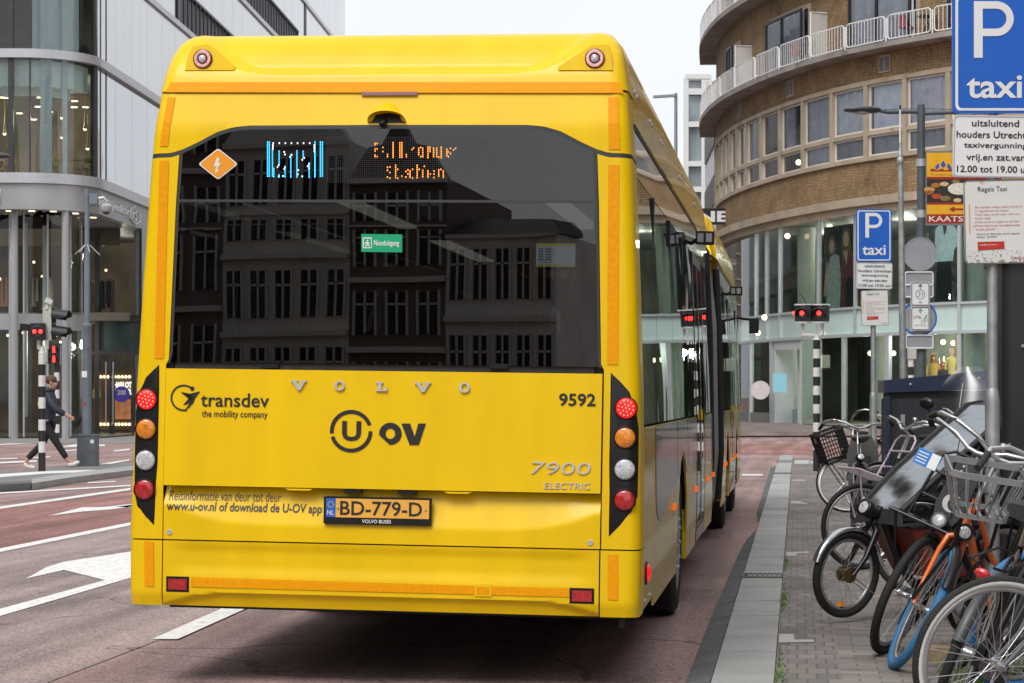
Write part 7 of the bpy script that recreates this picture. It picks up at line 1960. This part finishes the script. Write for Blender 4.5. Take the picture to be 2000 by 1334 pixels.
    if 'crate' in gear:
        m = MB(); t0 = Rw + .06; x0, x1, W, hgt = .05, .36, .215, .36
        def face(p0, pu, pv, nu, nv):
            for i in range(nu + 1): m.bar(p0 + pu * (i / nu), p0 + pu * (i / nu) + pv, .011, .008)
            for j in range(nv + 1): m.bar(p0 + pv * (j / nv), p0 + pv * (j / nv) + pu, .011, .008)
        c = lambda f, l, t: K(0, 0, t0 + .02) + Vector(((f * .94 + t * .34) * math.cos(st) - l * math.sin(st), (f * .94 + t * .34) * math.sin(st) + l * math.cos(st), t * .94 - f * .34))
        face(c(x1, -W, 0), c(x1, W, 0) - c(x1, -W, 0), c(x1, -W, hgt) - c(x1, -W, 0), 11, 7); face(c(x0, -W, 0), c(x0, W, 0) - c(x0, -W, 0), c(x0, -W, hgt) - c(x0, -W, 0), 11, 7)
        for l in (-W, W): face(c(x0, l, 0), c(x1, l, 0) - c(x0, l, 0), c(x0, l, hgt) - c(x0, l, 0), 9, 7)
        face(c(x0, -W, 0), c(x0, W, 0) - c(x0, -W, 0), c(x1, -W, 0) - c(x0, -W, 0), 11, 8)
        for (a, b) in (((x0, -W), (x1, -W)), ((x1, -W), (x1, W)), ((x1, W), (x0, W)), ((x0, W), (x0, -W))): m.bar(c(*a, hgt), c(*b, hgt), .03, .03)
        m.slab([c(x0 + .01, l, t) for l, t in ((-W, 0), (W, 0), (W, hgt * .5), (-W, hgt * .5))], c(.004, 0, 0) - c(0, 0, 0))
        cr_ = m.build('crate', M('crate black', (.02, .02, .021), rough=.5), root); m = MB(); m.slab([c(x1 + .006, l, t) for l, t in ((-.05, .27), (.05, .27), (.05, .33), (-.05, .33))], c(.004, 0, 0) - c(0, 0, 0)); m.build('crate_label', M('label cream', (.6, .58, .48)), cr_)
        m = MB()
        for s in (-1, 1): m.tube([c(.30, s * .12, 0), KW(0, s * .07, 0)], .008, 6)
        m.build('crate_stay', BKB, cr_)
    if 'windscreen' in gear:
        m = MB(); sc_ = K(.08, 0, Tc - .02); n = 10
        def wsp(i, j):
            u = lerp(-1, 1, i / n); v = j / 12; w_ = .20 * (min(1, v * 3) ** .5) * math.sqrt(max(0.02, 1 - max(0, (v - .55) / .45) ** 2))
            return K(.10 - .10 * v - .06 * u * u, u * w_, Tc + .02 + .50 * v)
        m.grid(wsp, n, 12); ws = m.build('windscreen', WSG, root, 60)
        m = MB(); m.tube([wsp(n // 2, j) + (K(.004, 0, 0) - K(0, 0, 0)) for j in range(0, 11)], .006, 6); m.build('windscreen_stay', SILV, ws)
    if 'childseat' in gear:
        m = MB(); c = Vector((-wb + .05, 0, Rw + .10)); m.box(c + Vector((0, 0, .06)), (.30, .30, .10)); m.slab([c + Vector((-.15, y, z)) for y, z in ((-.15, .05), (.15, .05), (.17, .35), (.10, .55), (-.10, .55), (-.17, .35))], (-.05, 0, .02)); m.build('child_seat', M('child seat grey', (.09, .085, .085), rough=.7), root)
    # ---- stand it on its spot
    rot = Euler((R(lean), 0, R(heading))).to_matrix()
    if anchor == 'front':
        o = KW(0, 0, 0); ax = (KW(0, 1, 0) - o)
    else:
        o = KR(0, 0, 0); ax = Vector((0, 1, 0))
    ow, aw = rot @ o, rot @ ax
    d = Vector((0, 0, -1)); d = (d - aw * d.dot(aw)).normalized()
    low = ow + d * Rw
    root.rotation_euler = (R(lean), 0, R(heading))
    root.location = G(px, py, base) - low
    return root
WSG = glass('scratched windscreen', (.86, .87, .88), 1.4, rough=.25, boost=.06)
bicycle('black bicycle with a black crate on the front, farthest along the row by the kerb', 1655, 1001, 252, -66, 0, gear=('crate', 'blacklever', 'headlight'), stripe=True)
bicycle('black bicycle with a lilac front carrier, behind the covered cargo bicycle', 1682, 1113, 208, -14, -6, gear=('whiterack', 'bell'), fend=None, rfend=FEND, hb_up=.07)
bicycle('black bicycle with an empty front carrier, black carrier plate and blue tag', 1722, 1276, 206, 34, -11, gear=('frontrack', 'nameplate', 'headlight', 'shortfender', 'bell', 'tag'), hb_up=.07, wide=.36, tw=.024)
bicycle('orange bicycle with an aluminium front basket and blue front tyre', 1740, 1306, 213, 52, -14, frame=BKO, tyre=TYREB, rtyre=TYREB, gear=('basket', 'headlight'), hb_up=.07, wide=.36, tw=.025)
bicycle('grey bicycle with a fat blue front tyre at the right edge', 1980, 1350, 183, 26, -3, tw=.029, frame=BKG, tyre=TYREB, rtyre=TYREB, fend=None, rfend=FEND)
bicycle('nearest bicycle, its white striped front wheel filling the lower right corner', 1946, 1470, 184, 4, -2, gear=('topfender',), fend=FENDG, stripe=True, frame=BKG)
bicycle('black bicycle turned away, its rear wheel under a short grey mudguard and red lamp', 1832, 1425, 66, 8, 21, fend=FENDG, rfend=FENDG, gear=('barerack',), frame=BKB, anchor='rear')
bicycle('black bicycle with a scratched windscreen standing behind the crate bicycle', 1752, 958, 215, 20, 3, gear=('windscreen', 'childseat'), hb_up=-.06)
bicycle('dark bicycle at the far back, left of the thin sign pole', 1712, 942, 235, -20, 0, gear=('childseat',), fend=FEND)
bicycle('black bicycle with silver bars in front of the navy cabinet', 1790, 1080, 196, 40, -4, gear=('headlight',), hb_up=.08)

bicycle('black bicycle behind the rain tent, its silver bars beside the cabinet', 1800, 1165, 193, -22, -5, gear=('headlight', 'bell'), hb_up=.07)
bicycle('black bicycle between the rain tent and the empty front carrier', 1905, 1246, 189, 30, -6, gear=('frontrack',), fend=FEND, hb_up=.06, stripe=True)
bicycle('grey bicycle with a child seat left of the navy cabinet, beside the sign pole', 1676, 1040, 258, 18, 3, gear=('childseat', 'headlight'), frame=BKG)
bicycle('black bicycle half hidden behind the thin sign pole and the crate bicycle', 1735, 985, 214, 35, -3, gear=('blacklever',), stripe=True, hb_up=.05)
bicycle('black bicycle with raised bars behind the scooter', 1842, 1107, 196, 34, -5, gear=('headlight', 'bell', 'windscreen'), hb_up=.09)
bicycle('black diamond framed bicycle beside the lilac carrier, in front of the sign pole', 1700, 1078, 214, 12, -4, gear=('diamond', 'blacklever'), hb_up=.05)
bicycle('black bicycle with white striped tyres behind the lilac carrier', 1728, 1034, 222, -18, 3, gear=('headlight',), stripe=True)
# ---- cargo bicycle with rain tent
def cargo():
    root = thing('cargo_bicycle', 'cargo bicycle with a red box under a transparent rain tent and small front wheel', 'cargo bicycle', group=None)
    Rw = .272; st = R(12); A = Vector((-.05, 0, Rw)); ca, sa = math.cos(R(63)), math.sin(R(63))
    def K(f, l, t):
        f, l = f * math.cos(st) - l * math.sin(st), f * math.sin(st) + l * math.cos(st); return A + Vector((f * sa - t * ca, l, f * ca + t * sa))
    KW = lambda f, l, t: K(.045 + f, l, t + .01)
    wheelparts(root, KW, Rw, TYRE, tw=.025, hubr=.045, hubm=M('drum brake bronze', (.13, .09, .035), rough=.4, metal=.6, noise=(20, .4)), nsp=24, refl=True, rimm=RIMM)
    fender(root, KW, Rw, -8, 128, M('polished mudguard', (.55, .55, .55), rough=.15, metal=.95), .028)
    m = MB()
    for s in (-1, 1): m.tube([K(0, s * .01, Rw + .09), K(0, s * .05, Rw + .06), K(.005, s * .06, .15), KW(0, s * .06, 0)], [.02, .021, .018, .013], 10)
    m.tube([K(0, 0, Rw + .06), K(0, 0, Rw + .22)], .022, 12); m.build('fork', BKB, root, 60)
    m = MB(); m.tube([KW(0, .05, 0), KW(-Rw * .95, .035, -.02)], .003, 5); m.tube([KW(0, -.05, 0), KW(-Rw * .95, -.035, -.02)], .003, 5); m.build('mudguard_stay', SPOKE, root)
    m = MB(); top = K(0, 0, Rw + .20)
    m.tube([top, Vector((-.42, 0, .34)), Vector((-.52, 0, .22)), Vector((-1.25, 0, .22)), Vector((-1.45, 0, .30))], .032, 12); m.tube([Vector((-1.25, 0, .24)), Vector((-1.36, 0, 1.0))], .022, 10); m.tube([Vector((-1.3, 0, .7)), Vector((-1.55, 0, .4)), Vector((-1.62, 0, .30))], .02, 10); m.tube([Vector((-1.62, 0, .3)), Vector((-1.75, 0, .9))], .018, 10); m.tube([Vector((-1.6, .06, .3)), Vector((-2.05, .06, .33))], .012, 8); m.tube([Vector((-1.6, -.06, .3)), Vector((-2.05, -.06, .33))], .012, 8)
    m.build('frame', BKB, root, 60)
    wheelparts(root, lambda f, l, t: Vector((-2.05 + f, l, .33 + t)), .33, TYRE)
    m = MB(); m.tube([Vector((-1.36, 0, 1.0)), Vector((-1.37, 0, 1.10))], .014, 8)
    for s in (-1, 1): m.tube([Vector((-1.37, 0, 1.10)), Vector((-1.36, s * .2, 1.14)), Vector((-1.45, s * .33, 1.14)), Vector((-1.58, s * .34, 1.12))], .012, 8)
    hb = m.build('handlebar', SILV, root, 60)
    m = MB(); c = Vector((-1.78, 0, .98)); m.ball(c, .13, 14, 8, (1.1, .7, .35)); m.build('saddle', LEATH, root, 60)
    BX = M('box red brown', (.19, .030, .018), rough=.45, noise=(4, .15)); W = .30; W2 = .25
    m = MB()
    lo = [(-.50, W2 * .75), (-.50, -W2 * .75), (-1.20, -W2), (-1.20, W2)]; hi = [(-.33, W * .8), (-.33, -W * .8), (-1.28, -W), (-1.28, W)]
    m.add([Vector((x, y, .28)) for x, y in lo] + [Vector((x, y, .60)) for x, y in hi], [(3, 2, 1, 0), (0, 1, 5, 4), (1, 2, 6, 5), (2, 3, 7, 6), (3, 0, 4, 7)])
    bx = m.build('cargo_box', BX, root); m = MB(); m.tube([Vector((x, y, .60)) for x, y in hi], .016, 8, True); m.build('box_rim', GRIP, bx, 50)
    # tent: rows of the cross section from the nose up to the crest and down to the back
    rows = [(-.22, .61, .20), (-.27, .70, .235), (-.55, .93, .27), (-.85, 1.15, .27), (-1.10, 1.34, .26), (-1.22, 1.36, .25), (-1.36, .62, .28)]
    FAB = M('tent fabric black', (.022, .022, .024), rough=.6, noise=(6, .2), bump=(14, .3))
    FILM = glass('tent window film', (.62, .63, .64), 1.45, rough=.3, bump=(7, .5), boost=.0, refl=(.42, .44, .46))
    def base(j): return .60 if j < 6 else .61
    tp = lambda j, s: Vector((rows[j][0], s * rows[j][2], rows[j][1])); bt = lambda j, s: Vector((rows[j][0], s * interp([(-1.4, .31), (-.33, .27), (-.2, .22)], rows[j][0]), .60))
    film = MB(); fab = MB()
    for s in (-1, 1):
        for j in range(1, 5):
            a, b, c_, d = bt(j, s), bt(j + 1, s), tp(j + 1, s), tp(j, s)
            lowa, lowb = a.lerp(d, .18), b.lerp(c_, .12)
            fab.add([a, b, lowb, lowa], [(0, 1, 2, 3)]); ua, ub = a.lerp(d, .90), b.lerp(c_, .93); film.add([lowa, lowb, ub, ua], [(0, 1, 2, 3)]); fab.add([ua, ub, c_, d], [(0, 1, 2, 3)])
        fab.add([bt(5, s), bt(6, s), tp(6, s), tp(5, s)], [(0, 1, 2, 3)]); fab.add([bt(0, s), bt(1, s), tp(1, s), tp(0, s)], [(0, 1, 2, 3)])
    for j in range(6):
        a, b, c_, d = tp(j, -1), tp(j + 1, -1), tp(j + 1, 1), tp(j, 1)
        if 0 < j < 4:
            i0, i1, i2, i3 = a.lerp(d, .1), b.lerp(c_, .1), b.lerp(c_, .9), a.lerp(d, .9); film.add([i0, i1, i2, i3], [(0, 1, 2, 3)]); fab.add([a, b, i1, i0], [(0, 1, 2, 3)]); fab.add([i3, i2, c_, d], [(0, 1, 2, 3)])
        else: fab.add([a, b, c_, d], [(0, 1, 2, 3)])
    tn = fab.build('rain_tent', FAB, root)
    fl = MB(); random.seed(9)                            # creased film
    for f_ in film.f:
        a, b, c_, d = [Vector(film.v[i]) for i in f_]; nn = (b - a).cross(d - a).normalized(); ph = random.random() * 6
        def fp(i, j):
            u, v = i / 8, j / 8; e = math.sin(math.pi * u) * math.sin(math.pi * v)
            return a.lerp(b, u).lerp(d.lerp(c_, u), v) + nn * e * (.018 * math.sin(7 * u + 4 * v + ph) + .010 * math.sin(13 * v - 9 * u + ph))
        fl.grid(fp, 8, 8)
    fl.build('tent_window', FILM, tn, 70)
    m = MB()
    for s in (-1, 1): m.tube([tp(j, s) for j in range(1, 6)], .017, 8)
    m.build('tent_piping', FAB, tn, 60)
    m = MB(); c = K(.10, 0, Rw + .16); ax = K(1, 0, -.05) - K(0, 0, 0); m.lathe([(0, -.10), (.035, -.09), (.055, -.02), (.057, .03), (.052, .035)], c, ax, 22); hl = m.build('headlight', BKB, root, 50)
    m = MB(); m.lathe([(.051, .03), (.03, .038), (0, .04)], c, ax, 20); m.build('lens', HLENS, hl, 50); m = MB(); m.bar(K(0, 0, Rw + .14), c, .02, .02); m.build('bracket', BKB, hl)
    rot = Euler((0, 0, R(204))).to_matrix(); o = rot @ KW(0, 0, 0); root.rotation_euler = (0, 0, R(204)); root.location = G(1653, 1217, PAVE) - Vector((o.x, o.y, 0))
cargo()
# ---- scooter with a windscreen
def scooter():
    root = thing('motor_scooter', 'dark motor scooter with a tall clear windscreen behind the bicycle handlebars', 'scooter')
    BD = M('scooter grey', (.055, .055, .06), rough=.35, coat=.4)
    for x in (0, -1.2):
        m = MB(); m.lathe([(.16, -.045), (.215, -.05), (.235, -.02), (.235, .02), (.215, .05), (.16, .045)], (x, 0, .235), (0, 1, 0), 30, True); w = m.build('wheel', TYRE, root, 50); m = MB(); m.lathe([(.165, -.03), (.05, -.02), (.05, .02), (.165, .03)], (x, 0, .235), (0, 1, 0), 20); m.build('rim', BKG, w, 40)
    m = MB(); m.grid(lambda i, j: Vector((.02 + .2 * math.cos(R(30 + 120 * j / 8)) * 1.2, .10 * (i - 2) / 2, .27 + .22 * math.sin(R(30 + 120 * j / 8)))), 4, 8); m.build('mudguard', BD, root, 60)
    m = MB(); m.tube([(0, 0, .24), (-.10, 0, .55), (-.22, 0, .95)], .035, 10); m.build('fork', BKG, root, 50)
    m = MB(); n = 10
    m.grid(lambda i, j: Vector((-.02 - .16 * j / 6 - .12 * (i / 5 - 1) ** 2, (i / 5 - 1) * interp([(0, .12), (2, .23), (4, .25), (6, .16)], j), .42 + .55 * j / 6)), 10, 6); m.slab([(-.2, -.2, .3), (-.8, -.2, .28), (-.8, .2, .28), (-.2, .2, .3)], (0, 0, .06)); m.slab([(-.75, -.2, .32), (-.95, -.2, .72), (-1.5, -.15, .78), (-1.45, -.15, .45)], (0, .38, 0)); m.build('body', BD, root, 60)
    m = MB(); m.slab([(-.85, -.13, .73), (-1.5, -.13, .80), (-1.5, .13, .80), (-.85, .13, .73)], (0, 0, .08)); m.build('seat', LEATH, root)
    m = MB(); m.ball((-.10, 0, 1.0), .15, 16, 10, (.8, 1.1, .85)); m.build('headlamp_shell', BD, root, 60); m = MB(); m.ball((-.02, 0, 1.0), .105, 16, 10, (.65, 1.15, .85)); m.build('headlamp', HLENS, root, 60)
    m = MB(); m.tube([(-.3, -.36, 1.08), (-.22, -.15, 1.10), (-.18, 0, 1.05), (-.22, .15, 1.10), (-.3, .36, 1.08)], .014, 8); hb = m.build('handlebar', SILV, root, 60)
    for s in (-1, 1):
        m = MB(); m.tube([(-.25, s * .24, 1.09), (-.31, s * .38, 1.08)], .02, 8); m.build('grip', GRIP, hb, 50)
        m = MB(); m.tube([(-.23, s * .2, 1.1), (-.2, s * .27, 1.3)], .007, 6); m.ball((-.2, s * .28, 1.34), .06, 12, 8, (.35, 1, .75)); m.build('mirror', BKB, hb, 50)
    n = 12
    def w(i, j):
        u = lerp(-1, 1, i / n); v = j / 14; q = interp([(0, .10), (.25, .20), (.5, .235), (.75, .22), (.9, .16), (1, .07)], v); return Vector((-.06 - .22 * v - .10 * u * u, u * q, 1.02 + .60 * v))
    m = MB(); m.grid(w, n, 14); ws = m.build('windscreen', WSG, root, 60); m = MB(); m.tube([w(n // 2, j) + Vector((.006, 0, 0)) for j in range(0, 12)], .007, 6); m.build('windscreen_stay', SILV, ws)
    root.rotation_euler = (0, 0, R(236)); root.location = Vector((X_(1858, 16.2), 16.2, PAVE))
scooter()
# stone block and grass among the wheels
p = G(1810, 1290, PAVE); t = thing('wooden_block', 'rough pale wooden block lying on the bricks behind the nearest wheel', 'block', p, (0, 0, .12))
m = MB(); m.slab([(u, v, 0) for u, v in rrect(-.14, -.09, .24, .09, .02)], (0, 0, .075)); m.build('block', M('pale wood block', (.36, .26, .16), rough=.8, noise=(11, .35), bump=(25, .5)), t)
random.seed(4); m = MB(); c = G(1930, 1340, PAVE)
for k in range(420):
    r = random.random() ** .6 * .17; a = random.random() * 6.28; b = c + Vector((r * math.cos(a) * 1.4, r * math.sin(a), 0)); h = .05 + random.random() * .11; d = Vector((random.uniform(-1, 1), random.uniform(-1, 1), 0)) * h * .55; s = Vector((-d.y, d.x, 0)).normalized() * .004 if d.length > 1e-4 else Vector((.004, 0, 0))
    m.add([b - s, b + s, b + d * .45 + Vector((0, 0, h * .7)) + s * .7, b + d * .45 + Vector((0, 0, h * .7)) - s * .7, b + d + Vector((0, 0, h))], [(0, 1, 2, 3), (3, 2, 4)])
for k in range(500):                                   # thin tufts in the joint behind the kerb
    bb = random.choice([8.0, 10.5, 11.2, 14.8, 15.4, 18.3]) + random.gauss(0, .35); b = S(-.105 + abs(random.gauss(0, .02)), bb, PAVE); h = .008 + random.random() * .022; d = Vector((random.uniform(-1, 1), random.uniform(-1, 1), 0)) * h
    m.add([b + Vector((-.003, 0, 0)), b + Vector((.003, 0, 0)), b + d + Vector((0, 0, h))], [(0, 1, 2)])
o = m.build('grass', M('grass blades', (.10, .17, .03), rough=.6, noise=(4, .4))); tag(o, 'tufts of green grass between the bricks and wheels', 'grass', kind='stuff')

# ------------------------------------------------------------------ the walking man
def skin(name, V, E, mat, parent, sub=2):
    me = bpy.data.meshes.new(name); me.from_pydata([v[0] for v in V], E, []); o = bpy.data.objects.new(name, me); COL.objects.link(o)
    md = o.modifiers.new('skin', 'SKIN'); md.use_smooth_shade = True
    for sv, v in zip(me.skin_vertices[0].data, V): r = v[1]; sv.radius = r if isinstance(r, tuple) else (r, r)
    me.skin_vertices[0].data[0].use_root = True
    s2 = o.modifiers.new('sub', 'SUBSURF'); s2.levels = sub; s2.render_levels = sub
    bpy.context.view_layer.update()
    nm = bpy.data.meshes.new_from_object(o.evaluated_get(bpy.context.evaluated_depsgraph_get()))
    o.modifiers.clear(); o.data = nm; nm.name = name; nm.materials.clear(); nm.materials.append(mat); o.parent = parent
    nm.polygons.foreach_set('use_smooth', [True] * len(nm.polygons))
    return o
Zm = 41.0
MAN = thing('person', 'man in a dark padded jacket, black trousers and white shoes walking to the right', 'person', (X_(92, Zm), Zm, .05))
SK = M('skin', (.50, .29, .21), rough=.55)
def hand(V, E, w, d):
    """palm and five bent fingers growing from vertex w along d"""
    p = Vector(V[w][0]); d = Vector(d).normalized(); sd = d.cross(Vector((0, 1, 0))).normalized(); o = d.cross(sd)
    V.append((tuple(p + d * .06), (.030, .018))); pm = len(V) - 1; E.append((w, pm))
    for k, L in ((-1.5, .055), (-.5, .07), (.5, .066), (1.5, .052)):
        q = p + d * .09 + sd * k * .019; V.append((tuple(q), .009)); a = len(V) - 1; E.append((pm, a)); V.append((tuple(q + d * L * .5 + o * .008), .008)); E.append((a, a + 1)); V.append((tuple(q + d * L * .85 + o * .03), .007)); E.append((a + 1, a + 2))
    q = p + d * .035 + sd * -.032; V.append((tuple(q), .010)); a = len(V) - 1; E.append((pm, a)); V.append((tuple(q + d * .04 + sd * -.018), .009)); E.append((a, a + 1))
V = [((0, 0, .93), (.13, .10)), ((.02, 0, 1.12), (.125, .10)), ((.04, 0, 1.32), (.15, .11)), ((.05, 0, 1.44), (.07, .07)), ((.07, 0, 1.51), (.055, .055)), ((.095, 0, 1.585), (.085, .085)), ((.10, 0, 1.665), (.095, .09)), ((.095, 0, 1.73), (.065, .065)),
     ((.05, -.20, 1.38), .06), ((.20, -.25, 1.15), .048), ((.43, -.23, 1.03), .036), ((.03, .20, 1.38), .06), ((-.12, .25, 1.13), .048), ((-.16, .24, .88), .036),
     ((0, -.10, .86), .095), ((.20, -.10, .52), .062), ((.43, -.09, .16), .045), ((.56, -.09, .115), .038), ((0, .10, .86), .095), ((-.10, .10, .50), .062), ((-.42, .10, .17), .045), ((-.36, .10, .06), .04), ((-.27, .10, .045), .036),
     ((.195, 0, 1.625), .014)]
E = [(0, 1), (1, 2), (2, 3), (3, 4), (4, 5), (5, 6), (6, 7), (2, 8), (8, 9), (9, 10), (2, 11), (11, 12), (12, 13), (0, 14), (14, 15), (15, 16), (16, 17), (0, 18), (18, 19), (19, 20), (20, 21), (21, 22), (6, 23)]
hand(V, E, 10, (.8, 0, -.45)); hand(V, E, 13, (.1, 0, -1))
skin('body', V, E, SK, MAN)
JK = M('navy padded jacket', (.018, .024, .045), rough=.6, noise=(6, .3), bump=(16, .4)); TR = M('black trousers', (.014, .014, .016), rough=.8)
skin('jacket', [((0, 0, .84), (.185, .17)), ((.01, 0, .98), (.18, .16)), ((.03, 0, 1.20), (.185, .16)), ((.045, 0, 1.38), (.17, .15)), ((.06, 0, 1.48), (.085, .085)), ((.07, 0, 1.53), (.08, .08)), ((.05, -.19, 1.38), .088), ((.20, -.25, 1.15), .075), ((.40, -.235, 1.045), .058), ((.03, .19, 1.38), .088), ((-.12, .25, 1.13), .075), ((-.155, .245, .92), .058)],
     [(0, 1), (1, 2), (2, 3), (3, 4), (4, 5), (3, 6), (6, 7), (7, 8), (3, 9), (9, 10), (10, 11)], JK, MAN)
skin('trousers', [((0, 0, .92), (.145, .12)), ((0, -.095, .84), .105), ((.20, -.10, .52), .074), ((.40, -.09, .20), .058), ((0, .095, .84), .105), ((-.10, .10, .50), .074), ((-.40, .10, .20), .058)], [(0, 1), (1, 2), (2, 3), (0, 4), (4, 5), (5, 6)], TR, MAN)
SH = M('white trainers', (.70, .69, .66), rough=.5)
for a in ((((.41, -.09, .13), .05), ((.46, -.09, .10), .055), ((.56, -.09, .125), .045), ((.63, -.09, .165), .032)), (((-.43, .10, .15), .05), ((-.42, .10, .07), .055), ((-.32, .10, .05), .048), ((-.24, .10, .035), .032))):
    skin('shoe', list(a), [(0, 1), (1, 2), (2, 3)], SH, MAN)
m = MB(); m.ball((.075, 0, 1.70), .108, 16, 10, (1.05, .95, .85)); m.build('hair', M('brown hair', (.11, .055, .025), rough=.7, noise=(30, .4)), MAN, 60)
m = MB(); m.ball((.03, 0, 1.50), .13, 16, 8, (1, 1, .5)); m.build('hood', JK, MAN, 60)
m = MB(); m.ball((-.10, -.13, 1.24), .06, 12, 8, (.9, .6, 1.1)); m.build('sleeve_patch', M('yellow patch', (.65, .36, .02), rough=.6), MAN, 60)
m = MB()
for s in (-1, 1): m.ball((.178, s * .034, 1.655), .012, 8, 6)
m.build('eyes', M('eye dark', (.03, .02, .02)), MAN); m = MB(); m.ball((.178, 0, 1.585), .02, 8, 6, (.5, 1.2, .35)); m.build('mouth', M('lip', (.35, .13, .11)), MAN); m = MB()
for s in (-1, 1): m.ball((.09, s * .092, 1.645), .03, 8, 6, (.8, .4, 1.1))
m.build('ears', SK, MAN)

# ------------------------------------------------------------------ pieces that lie apart become parts of their own
def split_islands(o):
    me = o.data; n = len(me.vertices); par = list(range(n))
    def f(i):
        while par[i] != i: par[i] = par[par[i]]; i = par[i]
        return i
    for e in me.edges:
        a, b = f(e.vertices[0]), f(e.vertices[1])
        if a != b: par[a] = b
    isl = {}
    for p in me.polygons: isl.setdefault(f(p.vertices[0]), []).append(p)
    if len(isl) < 2: return
    mats = list(me.materials); sm = me.polygons[0].use_smooth; first = True
    for ps in isl.values():
        ids = {}; vs = []; fs = []
        for p in ps:
            for v in p.vertices:
                if v not in ids: ids[v] = len(vs); vs.append(me.vertices[v].co.copy())
            fs.append([ids[v] for v in p.vertices])
        nm = bpy.data.meshes.new(me.name); nm.from_pydata(vs, [], fs)
        for q in mats: nm.materials.append(q)
        if sm: nm.polygons.foreach_set('use_smooth', [True] * len(nm.polygons)); nm.update(); nm.set_sharp_from_angle(angle=R(40))
        if first: o.data = nm; first = False
        else:
            c = bpy.data.objects.new(o.name.split('.')[0], nm); COL.objects.link(c); c.parent = o.parent
SPLIT = ('display_podium maker_badge cranks lock window_bar reflective_tape window_post bellows_frame mullion pilaster column downlight ceiling_spot shop_spot room_lamp inner_column drum_posts window_pillar camera_lens blind clamp '
         'window_catch hatch_handle plate_lamp marker_lamp grab_poles ceiling_lamp seats grey_film steel_band balustrade shop_frame cornice balcony_slab spandrel arch_edge grip garments floor_slab wheel_arch back_wall roof').split()
for o in list(COL.objects):
    if o.type == 'MESH' and o.name.split('.')[0] in SPLIT and o.parent: split_islands(o)
for o in COL.objects:
    for a_, b_ in (('drum_posts', 'drum_post'), ('grab_poles', 'grab_pole'), ('seats', 'bus_seat'), ('garments', 'garment'), ('cranks', 'crank')):
        if o.name.split('.')[0] == a_: o.name = b_
